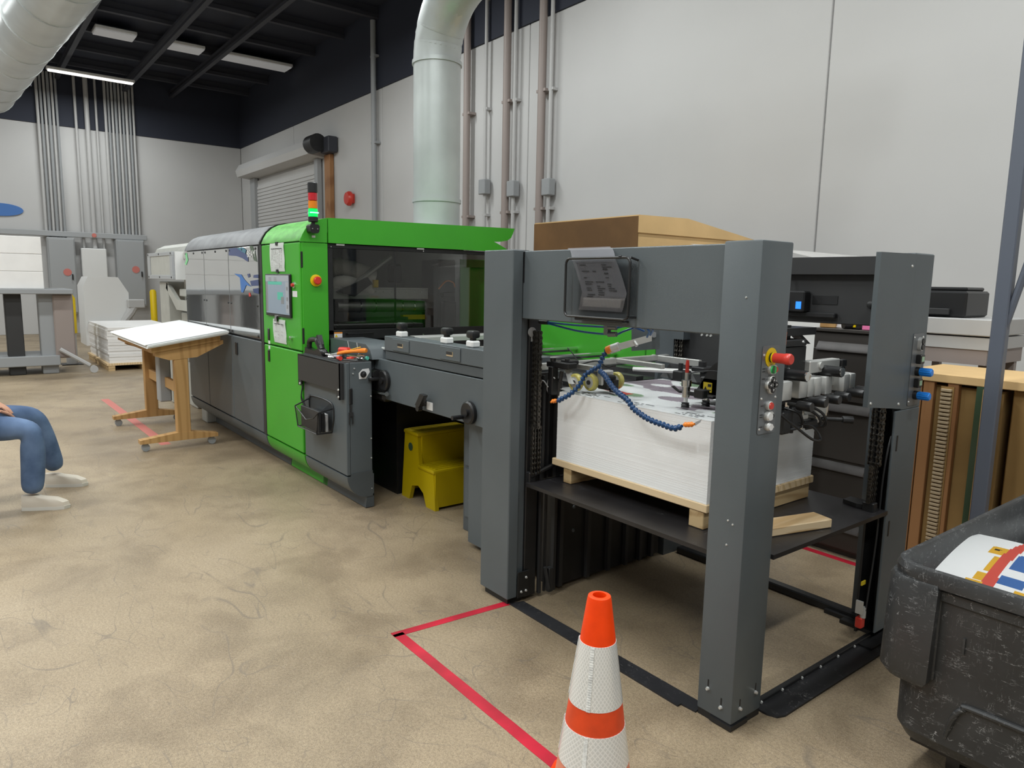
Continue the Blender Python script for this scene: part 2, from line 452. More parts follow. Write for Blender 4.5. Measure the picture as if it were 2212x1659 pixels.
# ---------------------------------------------------------------- mesh helpers
class MB:
    """collects solid shapes, given in world coordinates, into one mesh"""
    def __init__(self):
        self.bm = bmesh.new()
        self.mi = 0
    def _take(self, verts, f0):
        self.bm.faces.ensure_lookup_table()
        for f in self.bm.faces[f0:]:
            f.material_index = self.mi
    def box(self, x0, x1, y0, y1, z0, z1, bev=0.0, rz=0.0, seg=1, mtx=None):
        bm = self.bm
        f0 = len(bm.faces)
        c = Vector(((x0 + x1) / 2, (y0 + y1) / 2, (z0 + z1) / 2))
        mt = Matrix.Translation(c) @ Matrix.Rotation(rz, 4, 'Z') @ Matrix.Diagonal((abs(x1 - x0), abs(y1 - y0), abs(z1 - z0), 1))
        if mtx is not None:
            mt = mtx @ mt
        r = bmesh.ops.create_cube(bm, size=1.0, matrix=mt)
        if bev:
            es = list({e for v in r['verts'] for e in v.link_edges})
            bmesh.ops.bevel(bm, geom=es, offset=bev, segments=seg, affect='EDGES', profile=0.5, clamp_overlap=True)
        self._take(None, f0)
        return self
    def cyl(self, p0, p1, r0, r1=None, n=16, cap=True):
        bm = self.bm
        f0 = len(bm.faces)
        p0, p1 = Vector(p0), Vector(p1)
        r1 = r0 if r1 is None else r1
        d = (p1 - p0).normalized()
        q = d.to_track_quat('Z', 'Y').to_matrix()
        ring = [[], []]
        for k, (p, r) in enumerate(((p0, r0), (p1, r1))):
            for i in range(n):
                a = 2 * math.pi * i / n
                ring[k].append(bm.verts.new(p + q @ Vector((r * math.cos(a), r * math.sin(a), 0))))
        for i in range(n):
            j = (i + 1) % n
            bm.faces.new((ring[0][i], ring[0][j], ring[1][j], ring[1][i]))
        if cap:
            bm.faces.new(ring[0][::-1])
            bm.faces.new(ring[1])
        self._take(None, f0)
        return self
    def lathe(self, prof, base, axis=(0, 0, 1), n=24, closed=False):
        """prof: list of (radius, height) along axis from base"""
        bm = self.bm
        f0 = len(bm.faces)
        b = Vector(base)
        q = Vector(axis).normalized().to_track_quat('Z', 'Y').to_matrix()
        rings = []
        for r, h in prof:
            rings.append([bm.verts.new(b + q @ Vector((r * math.cos(2 * math.pi * i / n), r * math.sin(2 * math.pi * i / n), h))) for i in range(n)])
        for a, c in zip(rings, rings[1:]):
            for i in range(n):
                j = (i + 1) % n
                bm.faces.new((a[i], a[j], c[j], c[i]))
        if closed:
            a, c = rings[-1], rings[0]
            for i in range(n):
                j = (i + 1) % n
                bm.faces.new((a[i], a[j], c[j], c[i]))
        else:
            bm.faces.new(rings[0][::-1])
            bm.faces.new(rings[-1])
        self._take(None, f0)
        return self
    def tube(self, pts, r, n=8, smooth=0, cap=True):
        pts = [Vector(p) for p in pts]
        for _ in range(smooth):
            q = [pts[0]]
            for a, b in zip(pts, pts[1:]):
                q += [a.lerp(b, 0.25), a.lerp(b, 0.75)]
            pts = q + [pts[-1]]
        bm = self.bm
        f0 = len(bm.faces)
        rings = []
        up = Vector((0.31, 0.17, 0.93))
        for k, p in enumerate(pts):
            d = (pts[min(k + 1, len(pts) - 1)] - pts[max(k - 1, 0)]).normalized()
            x = d.cross(up)
            if x.length < 1e-3:
                x = d.cross(Vector((1, 0, 0)))
            x.normalize()
            y = d.cross(x).normalized()
            up = -y if False else up
            rr = r[k] if isinstance(r, (list, tuple)) else r
            rings.append([bm.verts.new(p + x * (rr * math.cos(2 * math.pi * i / n)) + y * (rr * math.sin(2 * math.pi * i / n))) for i in range(n)])
        for a, c in zip(rings, rings[1:]):
            for i in range(n):
                j = (i + 1) % n
                bm.faces.new((a[i], a[j], c[j], c[i]))
        if cap:
            bm.faces.new(rings[0][::-1])
            bm.faces.new(rings[-1])
        self._take(None, f0)
        return self
    def prism(self, poly, axis, a, b):
        """polygon in the plane across axis ('x': (y,z), 'y': (x,z), 'z': (x,y)), extruded a..b"""
        bm = self.bm
        f0 = len(bm.faces)
        def pt(u, v, w):
            return {'x': (w, u, v), 'y': (u, w, v), 'z': (u, v, w)}[axis]
        A = [bm.verts.new(pt(u, v, a)) for u, v in poly]
        B = [bm.verts.new(pt(u, v, b)) for u, v in poly]
        n = len(poly)
        for i in range(n):
            j = (i + 1) % n
            bm.faces.new((A[i], A[j], B[j], B[i]))
        bm.faces.new(A[::-1])
        bm.faces.new(B)
        bmesh.ops.recalc_face_normals(bm, faces=bm.faces[f0:] if False else [f for k, f in enumerate(bm.faces) if k >= f0])
        self._take(None, f0)
        return self
    def hexa(self, lo, hi):
        """solid between two quads of four points each"""
        bm = self.bm
        f0 = len(bm.faces)
        a = [bm.verts.new(p) for p in lo]
        b = [bm.verts.new(p) for p in hi]
        n = len(a)
        bm.faces.new(a[::-1]); bm.faces.new(b)
        for i in range(n):
            j = (i + 1) % n
            bm.faces.new((a[i], a[j], b[j], b[i]))
        bmesh.ops.recalc_face_normals(bm, faces=[f for k, f in enumerate(bm.faces) if k >= f0])
        self._take(None, f0)
        return self
    def ball(self, c, r, sc=(1, 1, 1), u=16, v=10, mtx=None):
        bm = self.bm
        f0 = len(bm.faces)
        mt = Matrix.Translation(c) @ (mtx or Matrix()) @ Matrix.Diagonal((sc[0], sc[1], sc[2], 1))
        bmesh.ops.create_uvsphere(bm, u_segments=u, v_segments=v, radius=r, matrix=mt)
        self._take(None, f0)
        return self
    def grid(self, fn, nu, nv, mfn=None, thick=0.0):
        bm = self.bm
        V = [[bm.verts.new(fn(i / nu, j / nv)) for j in range(nv + 1)] for i in range(nu + 1)]
        for i in range(nu):
            for j in range(nv):
                f = bm.faces.new((V[i][j], V[i + 1][j], V[i + 1][j + 1], V[i][j + 1]))
                f.material_index = mfn((i + .5) / nu, (j + .5) / nv) if mfn else self.mi
        return self

WL = {}
def wl(o):
    return WL.get(o.name, Vector((0, 0, 0))) if o else Vector((0, 0, 0))

def build(name, mb, m, parent=None, smooth=True, angle=35, keep=False):
    me = bpy.data.meshes.new(name)
    bm = mb.bm
    if parent is not None:
        org = wl(parent)
    else:
        xs = [v.co for v in bm.verts]
        lo = [min(v[k] for v in xs) for k in range(3)]
        hi = [max(v[k] for v in xs) for k in range(3)]
        org = Vector(((lo[0] + hi[0]) / 2, (lo[1] + hi[1]) / 2, lo[2]))
    for v in bm.verts:
        v.co = v.co - org
    bm.to_mesh(me)
    bm.free()
    for x in (m if isinstance(m, (list, tuple)) else [m]):
        me.materials.append(M[x] if isinstance(x, str) else x)
    if smooth:
        me.shade_smooth()
        me.set_sharp_from_angle(angle=math.radians(angle))
    o = bpy.data.objects.new(name, me)
    COL.objects.link(o)
    if parent is not None:
        o.parent = parent
    else:
        o.location = org
    WL[o.name] = org.copy()
    return o

def thing(name, label, cat, loc=(0, 0, 0), group=None, kind=None):
    o = bpy.data.objects.new(name, None)
    COL.objects.link(o)
    o.location = loc
    o.empty_display_size = 0.1
    WL[o.name] = Vector(loc)
    if label:
        o['label'] = label
    if cat:
        o['category'] = cat
    if group:
        o['group'] = group
    if kind:
        o['kind'] = kind
    return o

def tag(o, label, cat, group=None, kind=None):
    o['label'] = label
    o['category'] = cat
    if group:
        o['group'] = group
    if kind:
        o['kind'] = kind
    return o

def struct(o):
    o['kind'] = 'structure'
    return o

def dup(root, loc, label=None, group=None, rz=None):
    r = root.copy(); COL.objects.link(r)
    r.location = loc
    WL[r.name] = Vector(loc)
    if rz is not None:
        r.rotation_euler = (0, 0, rz)
    if label:
        r['label'] = label
    if group:
        r['group'] = group
    for ch in list(root.children):
        c = ch.copy(); COL.objects.link(c); c.parent = r
        for g in list(ch.children):
            d = g.copy(); COL.objects.link(d); d.parent = c
    return r

def inst(src, offset, parent, name=None):
    """a part sharing src's mesh, moved by offset"""
    c = src.copy(); COL.objects.link(c)
    c.parent = parent
    c.location = Vector(src.location) + Vector(offset)
    return c

def text(name, s, size, at, xdir, ydir, m, parent=None, ext=0.0004, align='LEFT'):
    cu = bpy.data.curves.new(name, 'FONT')
    cu.body = s
    cu.size = size
    cu.extrude = ext
    cu.align_x = align
    cu.resolution_u = 2
    tmp = bpy.data.objects.new(name, cu)
    me = bpy.data.meshes.new_from_object(tmp)
    bpy.data.objects.remove(tmp)
    X = Vector(xdir).normalized(); Y = Vector(ydir).normalized(); Z = X.cross(Y)
    mt = Matrix(((X.x, Y.x, Z.x, at[0]), (X.y, Y.y, Z.y, at[1]), (X.z, Y.z, Z.z, at[2]), (0, 0, 0, 1)))
    me.transform(Matrix.Translation(-wl(parent)) @ mt)
    me.materials.clear()
    me.materials.append(M[m])
    o = bpy.data.objects.new(name, me)
    COL.objects.link(o)
    if parent is not None:
        o.parent = parent
    return o

def arc(cx, cy, r, a0, a1, n):
    return [(cx + r * math.cos(math.radians(a0 + (a1 - a0) * k / n)), cy + r * math.sin(math.radians(a0 + (a1 - a0) * k / n))) for k in range(n + 1)]

def rrect(x0, x1, y0, y1, r, n=4):
    return (arc(x1 - r, y1 - r, r, 0, 90, n) + arc(x0 + r, y1 - r, r, 90, 180, n)
            + arc(x0 + r, y0 + r, r, 180, 270, n) + arc(x1 - r, y0 + r, r, 270, 360, n))

def bez(pts, n):
    """Catmull-Rom through pts"""
    P = [Vector(p) for p in pts]
    P = [P[0] * 2 - P[1]] + P + [P[-1] * 2 - P[-2]]
    out = []
    segs = len(P) - 3
    for k in range(n + 1):
        u = k / n * segs
        i = min(int(u), segs - 1)
        t = u - i
        a, b, c, d = P[i:i + 4]
        out.append(0.5 * ((2 * b) + (c - a) * t + (2 * a - 5 * b + 4 * c - d) * t * t + (3 * b - a - 3 * c + d) * t ** 3))
    return out


# ================================================================ the room
XB, YR, YL, XF = -21.3, 5.0, -8.5, 6.5
ORD = ['first', 'second', 'third', 'fourth', 'fifth', 'sixth', 'seventh', 'eighth', 'ninth']
ZB, ZC = 5.45, 7.0
mb = MB(); mb.box(XB - .2, XF, YL, YR + .2, -.2, 0)
struct(build('floor', mb, 'floor', smooth=False))
mb = MB(); mb.box(XB - .2, XF, YL, YR + .2, ZC, ZC + .2)
struct(build('ceiling', mb, 'navy', smooth=False))
# tilt-up concrete wall behind the machines: backing with separate panels, joints recessed
mb = MB(); mb.box(XB, XF, YR + .03, YR + .2, 0, ZC)
wr = struct(build('wall_right', mb, 'wall', smooth=False))
ed = [XB, -17.0, -12.2, -7.45, -2.65, 2.2, XF]
for a, b in zip(ed, ed[1:]):
    mb = MB(); mb.box(a + .009, b - .009, YR, YR + .035, 0, ZB, .006)
    build('wall_panel', mb, 'wall', wr)
mb = MB(); mb.box(XB - .2, XB - .03, YL, YR + .2, 0, ZC)
wb = struct(build('wall_back', mb, 'wall', smooth=False))
ed = [YL, -5.6, -1.9, 1.8, YR]
for a, b in zip(ed, ed[1:]):
    mb = MB(); mb.box(XB - .035, XB, a + .006, b - .006, 0, ZB, .005)
    build('wall_panel', mb, 'wall', wb)
mb = MB(); mb.box(XB, XF, YL - .2, YL, 0, ZC)
struct(build('wall_left', mb, 'wallg', smooth=False))
mb = MB(); mb.box(XF, XF + .2, YL - .2, YR + .2, 0, ZC)
struct(build('wall_front', mb, 'wallg', smooth=False))
# dark painted upper band on the two walls in view
mb = MB(); mb.box(XB, XF, YR - .03, YR + .03, ZB, ZC)
struct(build('trim_1', mb, 'navy', smooth=False))
mb = MB(); mb.box(XB - .03, XB + .03, YL, YR - .03, ZB, ZC)
struct(build('trim_2', mb, 'navy', smooth=False))

# roof steel: purlins across, two open girders along the machine line
for k in range(9):
    x = -20.3 + k * 1.6
    mb = MB(); mb.box(x - .05, x + .05, YL, YR - .03, 6.78, 6.86); mb.box(x - .012, x + .012, YL, YR - .03, 6.86, 7.0)
    o = build('roof_purlin', mb, 'joist', smooth=False)
    tag(o, ORD[k] + ' dark steel roof purlin from the back wall, under the dark ceiling', 'beam', 'roof purlins')
for lab, y, zz in (('dark steel roof girder over the left edge of the white fluorescent tube', 1.9, 6.55),
                   ('dark steel roof girder nearer the white right wall', 3.1, 6.6),
                   ('dark steel roof girder beside the white spiral duct', .35, 6.6)):
    t = thing('roof_girder', lab, 'beam', ((XB + XF) / 2, y, zz), 'roof girders')
    mb = MB(); mb.box(XB + .03, XF, y - .05, y + .05, zz, zz + .06)
    build('bottom_chord', mb, 'joist', t, smooth=False)
    mb = MB(); mb.box(XB + .03, XF, y - .05, y + .05, 6.72, 6.778)
    build('top_chord', mb, 'joist', t, smooth=False)

# ---- fluorescent fixtures: the lamps that light the hall
def fixture(x, y, z, ln, label, power, lit=True, axis='y', group='ceiling lamps', wdt=.16):
    t = thing('ceiling_light', label, 'lamp', (x, y, z), group)
    a, b = (ln / 2, wdt / 2) if axis == 'x' else (wdt / 2, ln / 2)
    mb = MB(); mb.box(x - a, x + a, y - b, y + b, z + .03, z + .10, .01)
    build('housing', mb, 'whitep', t)
    mb = MB(); mb.box(x - a * .97, x + a * .97, y - b * .97, y + b * .97, z, z + .03, .012)
    build('diffuser', mb, 'tube' if lit else 'tubedim', t)
    mb = MB()
    for s in (-.8, .8):
        px, py = (x + a * s, y) if axis == 'x' else (x, y + b * s)
        mb.cyl((px, py, z + .10), (px, py, 7.0), .006, n=6)
    build('hanger', mb, 'joist', t)
    if power:
        l = bpy.data.lights.new('lamp_light', 'AREA')
        l.shape = 'RECTANGLE'
        l.size, l.size_y = (ln, wdt * 2) if axis == 'x' else (wdt * 2, ln)
        l.energy = power
        l.color = (0.96, 1.0, 0.99)
        lo = bpy.data.objects.new('lamp_light', l)
        COL.objects.link(lo)
        lo.parent = t
        lo.location = (0, 0, -.02)
    return t
fixture(-19.13, .85, 6.3, 1.85, 'lit white fluorescent tube hanging under the dark ceiling at upper left', LAMP_W)
fixture(-16.8, 1.0, 6.72, .8, 'short grey roof light panel left of the two roof girders', 0, False, wdt=.5, group='grey roof light panels')
fixture(-16.8, 2.4, 6.72, .8, 'middle grey roof light panel between the roof girders', 0, False, wdt=.5, group='grey roof light panels')
fixture(-16.8, 4.0, 6.72, 1.7, 'long grey roof light panel nearest the white right wall', 0, False, wdt=.5, group='grey roof light panels')
def lamp(x, y, power):      # the hall's other fluorescent lamps, above and behind the camera
    l = bpy.data.lights.new('hall_lamp', 'AREA')
    l.shape = 'RECTANGLE'
    l.size, l.size_y = .3, 2.4
    l.energy = power
    l.color = (0.96, 1.0, 0.99)
    o = bpy.data.objects.new('hall_lamp', l)
    COL.objects.link(o)
    o.location = (x, y, 6.28)
for x in (-13.5, -9.2, -4.9, -.6, 3.4):
    for y in (-5.0, -1.7, 1.9):
        if x < -13 and y > 0:
            continue
        lamp(x, y, LAMP_W * (1.0 if x > 0 else 1.6 if y < -4 else 1))
lamp(-17.5, -3.6, LAMP_W)

# ---- big white duct across the upper left corner
t = thing('air_duct', 'big white round duct crossing the upper left corner under the ceiling', 'duct', (-13, -1.05, 4.6))
mb = MB()
pts = [(-15.5, -1.35, 4.95), (-12, -1.12, 4.95), (-8.5, -.88, 4.95), (-4, -.6, 4.95)]
mb.tube(pts, .40, 28)
build('duct_run', mb, 'duct', t)
for k in range(12):
    u = k / 11
    p = Vector(pts[0]).lerp(Vector(pts[-1]), u)
    mb = MB(); mb.tube([p - Vector((.03, .002, 0)), p + Vector((.03, .002, 0))], .412, 28)
    build('duct_band', mb, 'duct', t)
mb = MB(); mb.tube([(-15.45, -1.35, 4.95), (-15.9, -1.38, 5.0), (-16.2, -1.42, 5.3), (-16.25, -1.45, 5.8), (-16.25, -1.45, 6.7)], .40, 28, smooth=2)
build('duct_elbow', mb, 'duct', t)
mb = MB()
for p in ((-14.4, -1.2), (-9, -.9)):
    mb.box(p[0] - .02, p[0] + .02, p[1] - .42, p[1] - .40, 4.9, 6.7)
    mb.box(p[0] - .02, p[0] + .02, p[1] + .40, p[1] + .42, 4.9, 6.7)
build('duct_strap', mb, 'joist', t)
# ---- vertical exhaust duct rising from the machine, elbow towards the hall
t = thing('exhaust_duct', 'white vertical exhaust duct rising behind the green machine and bending at the top', 'duct', (-4.70, 1.66, 2.07))
cx, cy, r = -4.70, 1.66, .225
mb = MB(); mb.cyl((cx, cy, 2.07), (cx, cy, 3.62), r, n=32)
build('duct_pipe', mb, 'galv', t)
mb = MB()
for k in range(7):
    a0, a1 = k * 90 / 7, (k + 1) * 90 / 7
    R = .62
    def ep(a):
        return Vector((cx + R - R * math.cos(math.radians(a)), cy, 3.66 + R * math.sin(math.radians(a))))
    mb.tube([ep(a0), ep((a0 + a1) / 2), ep(a1 + .8)], r, 28)
build('duct_elbow', mb, 'galv', t)
mb = MB(); mb.cyl((cx + .62, cy, 3.66 + .62), (cx + 3.2, cy, 4.28), r, n=32)
build('duct_run', mb, 'galv', t)
for z in (2.35, 3.62):
    mb = MB(); mb.cyl((cx, cy, z), (cx, cy, z + .035), r + .012, n=32)
    build('duct_band', mb, 'galv', t)
mb = MB(); mb.cyl((cx, cy, 2.07), (cx, cy, 2.12), r + .07, n=32)
build('duct_flange', mb, 'galv', t)

# ---- right wall: roll-up door, conduits, alarm bell
mb = MB(); mb.box(-20.0, -15.25, 4.955, 4.99, 0, 4.35)
d1 = struct(build('door_1', mb, 'wall', smooth=False))
mb = MB()
for k in range(44):
    mb.box(-19.72, -15.4, 4.935, 4.957, k * .095 + .01, k * .095 + .088, .006)
build('curtain', mb, 'cabinetg' if False else 'wall', d1)
d1.children[0]['kind'] = 'stuff'
for n, a, b, m in (('guide', -20.1, -19.72, 'cabinetg'), ('guide', -15.4, -15.2, 'cabinetg')):
    mb = MB(); mb.box(a, b, 4.86, 4.955, 0, 4.42); build(n, mb, m, d1, smooth=False)
mb = MB(); mb.prism([(4.99, 4.42), (4.55, 4.46), (4.50, 4.62), (4.60, 4.80), (4.99, 4.86)], 'x', -20.25, -15.0)
build('hood', mb, 'wall', d1)
t = thing('door_motor', 'dark round motor at the right end of the roll-up door hood', 'motor', (-14.8, 4.7, 4.5))
mb = MB(); mb.cyl((-14.97, 4.62, 4.66), (-14.55, 4.62, 4.66), .2, n=20); build('motor_drum', mb, 'black', t)
mb = MB(); mb.box(-14.75, -14.3, 4.75, 4.98, 4.45, 4.8, .02); build('motor_bracket', mb, 'joist', t)
mb = MB(); mb.box(-14.85, -14.55, 4.88, 4.99, 0, 4.45, .01)
tag(build('door_post', mb, 'crate'), 'brown timber post beside the roll-up door, below its motor', 'post')
t = thing('alarm_bell', 'round red alarm bell on the white right wall behind the green machine', 'bell', (-13.6, 4.98, 3.2))
mb = MB(); mb.lathe([(.02, .10), (.13, .09), (.16, .04), (.16, 0)][::-1], (-13.6, 4.93, 3.37), (0, -1, 0)); build('gong', mb, 'red', t)
mb = MB(); mb.box(-13.7, -13.5, 4.93, 5.0, 3.27, 3.47, .01); build('backbox', mb, 'red', t)
def conduit(x, y, r, z0, z1, m, label, group=None, boxes=()):
    z1 = 6.75; y -= .04
    t = thing('conduit_pipe', label, 'pipe', (x, y, z0), group)
    mb = MB(); mb.cyl((x, y, z0), (x, y, z1), r, n=14); build('pipe', mb, m, t)
    for k in range(4):
        z = z0 + (k + .6) * (z1 - z0) / 4
        mb = MB(); mb.box(x - r * 1.7, x + r * 1.7, y - r * .4, 4.998, z - .02, z + .02); build('pipe_clip', mb, m, t, smooth=False)
    for z in boxes:
        mb = MB(); mb.box(x - .09, x + .09, y - .07, 4.965, z - .12, z + .12, .01); build('junction_box', mb, 'pipeg', t)
conduit(-12.35, 4.93, .055, 0, 7.0, 'pipeg', 'grey conduit on the white wall left of the exhaust duct')
conduit(-8.95, 4.92, .06, 0, 7.0, 'pipe', 'brownish conduit just right of the exhaust duct, left of the thin ones')
conduit(-8.45, 4.95, .028, 0, 7.0, 'pipew', 'thin pale conduit with a dark box between two brownish conduits', boxes=(3.15,))
conduit(-7.85, 4.92, .06, 0, 7.0, 'pipe', 'brownish conduit in the middle of the three on the white wall')
conduit(-7.68, 4.95, .03, 0, 7.0, 'pipew', 'thin pale conduit touching the middle brownish conduit', boxes=(3.05,))
conduit(-7.0, 4.92, .06, 0, 7.0, 'pipe', 'rightmost brownish conduit on the white wall')
conduit(-6.83, 4.95, .03, 0, 7.0, 'pipew', 'thin pale conduit right of the rightmost brownish conduit', boxes=(3.0,))

# ---- back wall: electrical cabinets with conduit bundles, pipe rail, bollards
def cabinet(y0, y1, z0, z1, label):
    t = thing('electrical_cabinet', label, 'cabinet', (XB + .2, (y0 + y1) / 2, z0))
    mb = MB(); mb.box(XB + .002, XB + .35, y0, y1, z0, z1, .015); build('body', mb, 'cabinetg', t)
    mb = MB(); mb.box(XB + .35, XB + .375, y0 + .03, y1 - .03, z0 + .04, z1 - .04, .006); build('cabinet_door', mb, 'cabinetg', t)
    mb = MB(); mb.cyl((XB + .375, (y0 + y1) / 2 + .1, (z0 + z1) / 2 + .1), (XB + .385, (y0 + y1) / 2 + .1, (z0 + z1) / 2 + .1), .095, n=20); build('warning_label', mb, 'redtapefar', t)
    mb = MB(); mb.box(XB + .375, XB + .42, y1 - .12, y1 - .09, (z0 + z1) / 2 - .1, (z0 + z1) / 2 + .05, .006); build('handle', mb, 'black', t)
cabinet(-.15, .48, .55, 2.55, 'grey electrical cabinet on the back wall under the left conduit bundle')
cabinet(1.45, 2.15, .75, 2.57, 'grey electrical cabinet on the back wall under the right conduit bundle')
k = 0
for y0, n, dy, lab, grp in ((-.12, 6, .085, ' grey conduit from the left in the left bundle above the left electrical cabinet', 'left conduit bundle'),
                            (1.42, 9, .085, ' grey conduit from the left in the right bundle above the right electrical cabinet', 'right conduit bundle')):
    for i in range(n):
        y = y0 + i * dy
        mb = MB(); mb.cyl((XB + .1, y, 2.55 if i < n else 0), (XB + .1, y, 6.75), .030 + .006 * (i % 3 == 0), n=10)
        tag(build('conduit_pipe', mb, 'pipeg' if i % 2 else 'pipew'), ORD[i] + lab, 'pipe', grp)
for y, r, lab in ((.72, .035, 'single grey conduit just right of the left conduit bundle'), (.98, .06, 'thick grey conduit midway between the two conduit bundles'), (1.2, .03, 'thin grey conduit just left of the right conduit bundle')):
    mb = MB(); mb.cyl((XB + .1, y, 2.31), (XB + .1, y, 6.75), r, n=12)
    tag(build('conduit_pipe', mb, 'pipew'), lab, 'pipe')
t = thing('wireway', 'long horizontal grey wireway across the back wall', 'wireway', (XB + .15, .2, 2.6))
mb = MB(); mb.box(XB + .14, XB + .26, -3.0, 2.25, 2.58, 2.72, .01); build('trunk', mb, 'cabinetg', t)
mb = MB(); mb.cyl((XB + .26, .95, 2.65), (XB + .275, .95, 2.65), .055, n=20); build('red_label', mb, 'redtapefar', t)
mb = MB(); mb.box(XB + .002, XB + .3, .62, 1.22, 1.35, 2.3, .02)
tag(build('meter_box', mb, 'whitep'), 'white meter box on the back wall between the two cabinets', 'box')
t = thing('wall_sign', 'dark blue oval sign high on the back wall at the left edge', 'sign', (XB + .03, -1.15, 3.05))
mb = MB(); mb.lathe([(.5, 0), (.5, .03)], (XB + .002, -1.08, 3.2), (1, 0, 0), 32)
for v in mb.bm.verts: v.co.z = 3.2 + (v.co.z - 3.2) * .32
build('sign_board', mb, 'blueprint', t)
def bollard(x, y, h, lab):
    t = thing('bollard', lab, 'bollard', (x, y, 0), 'yellow bollards')
    mb = MB(); mb.lathe([(.085, 0), (.085, h - .06), (.06, h - .01), (.02, h)], (x, y, 0), n=20); build('sleeve', mb, 'yellow', t)
    mb = MB(); mb.box(x - .16, x + .16, y - .16, y + .16, 0, .015); build('base_plate', mb, 'black', t)
bollard(-20.4, 1.18, 1.22, 'yellow bollard at the back wall in front of the right electrical cabinet')
bollard(-20.4, 2.2, 1.22, 'yellow bollard at the back wall just left of the beige delivery unit')

# ---- tape lines on the floor
def tape(p0, p1, w_, lab, m='redtape', grp=None):
    p0, p1 = Vector((*p0, 0)), Vector((*p1, 0))
    d = (p1 - p0); n = Vector((-d.y, d.x, 0)).normalized() * w_ / 2
    mb = MB()
    k = max(2, int(d.length / .12))
    L_ = [p0 + d * i / k + n * (1 + random.uniform(-.05, .03)) for i in range(k + 1)]
    R2 = [p0 + d * i / k - n * (1 + random.uniform(-.05, .03)) for i in range(k + 1)]
    bm = mb.bm
    lv = [bm.verts.new(p + Vector((0, 0, .0012))) for p in L_]
    rv = [bm.verts.new(p + Vector((0, 0, .0012))) for p in R2]
    for i in range(k):
        bm.faces.new((lv[i], rv[i], rv[i + 1], lv[i + 1]))
    bmesh.ops.recalc_face_normals(bm, faces=bm.faces[:])
    bmesh.ops.solidify(bm, geom=bm.faces[:], thickness=.0012)
    return tag(build('floor_tape', mb, m, smooth=False), lab, 'tape', grp)
tape((-1.345, -.62), (-.02, -.625), .052, 'red floor tape line running past the traffic cone, parallel to the feeder')
tape((-1.345, -.646), (-1.30, -.02), .045, 'short red floor tape line from the corner to the feeder\'s left post')
tape((-1.6, 1.95), (.35, 1.95), .05, 'red floor tape line behind the feeder seen under its platform')
tape((-9.05, -.68), (-5.9, -.62), .09, 'faded pink floor tape line leading to the wooden table', 'redtapefar')


# ================================================================ the die-cutting machine
YF = -.062                     # operator-side face of all its cabinets
ROOF = [(YF, 1.885), (-.045, 1.925), (-.015, 1.972), (.03, 2.012), (.085, 2.04), (.15, 2.056)]
PL = arc(.10, .245, .162, 180, 262, 8)          # curved plinth section (y, z)

def screws(parent, pts, axis, r=.006, m='black', nm='screw', h=.006):
    a = Vector(axis)
    o = None
    for p in pts:
        p = Vector(p)
        if o is None:
            mb = MB(); mb.cyl(p, p + a * h, r, r * .7, n=8)
            o = build(nm, mb, m, parent)
            p0 = p
        else:
            inst(o, p - p0, parent)
    return o

def plinth(parent, x0, x1, m, kick, kx1=None, yb=.4, kx0=None):
    mb = MB()
    mb.prism(PL + [(yb, .085), (yb, .245)], 'x', x0, x1)
    build('curved_plinth', mb, m, parent)
    mb = MB()
    mb.prism([(.085, .10), (.075, .005), (yb, .005), (yb, .10)], 'x', kx0 or x0, kx1 or x1)
    build('kick_plate', mb, kick, parent)

# ---------------- grey press module
t = thing('grey_press_module', 'grey press housing with polished panels and BEAM lettering, left of the green module', 'machine', (-5.95, 0, 0))
G0, G1 = -7.22, -4.70
mb = MB(); mb.box(G0, G1, -.035, 1.98, .20, 1.885)
build('body', mb, 'black', t)
mb = MB(); mb.prism([(YF, 1.878)] + ROOF + [(1.98, 2.056), (1.98, 1.878)], 'x', G0, G1 - .03)
build('roof_cover', mb, 'roofgray', t)
mb = MB(); mb.prism([(YF - .006, 1.878)] + [(a - .006, b + .006) for a, b in ROOF] + [(1.98, 2.062), (1.98, 1.878)], 'x', G1 - .03, G1)
build('roof_edge_band', mb, 'blackp', t)
xs = [G0, -6.435, -5.60, -4.765]
for i in range(3):
    a, b = xs[i] + .006, xs[i + 1] - .006
    mb = MB(); mb.box(a, b, YF - .004, -.03, 1.075, 1.868, .004)
    p = build('upper_panel', mb, 'mirror', t)
    screws(p, [(x, YF - .004, z) for x in (a + .05, (a + b) / 2, b - .05) for z in (1.845,)] + [(x, YF - .004, z) for x in (a + .04, b - .04) for z in (1.1, 1.36)], (0, -1, 0), .012)
    mb = MB(); mb.box(a, b, YF, -.03, .255, 1.055, .006)
    d = build('lower_door', mb, 'gray', t)
    if i == 2:
        mb = MB(); mb.box(a + .12, a + .18, YF - .010, YF, .88, 1.0, .006)
        build('recessed_latch', mb, 'blackp', d)
mb = MB(); mb.box(-4.765, G1, YF + .004, -.03, .25, 1.878); build('dark_edge_post', mb, 'charcoal', t)
plinth(t, G0, G1 + .002, 'gray', 'gray2', -4.50)
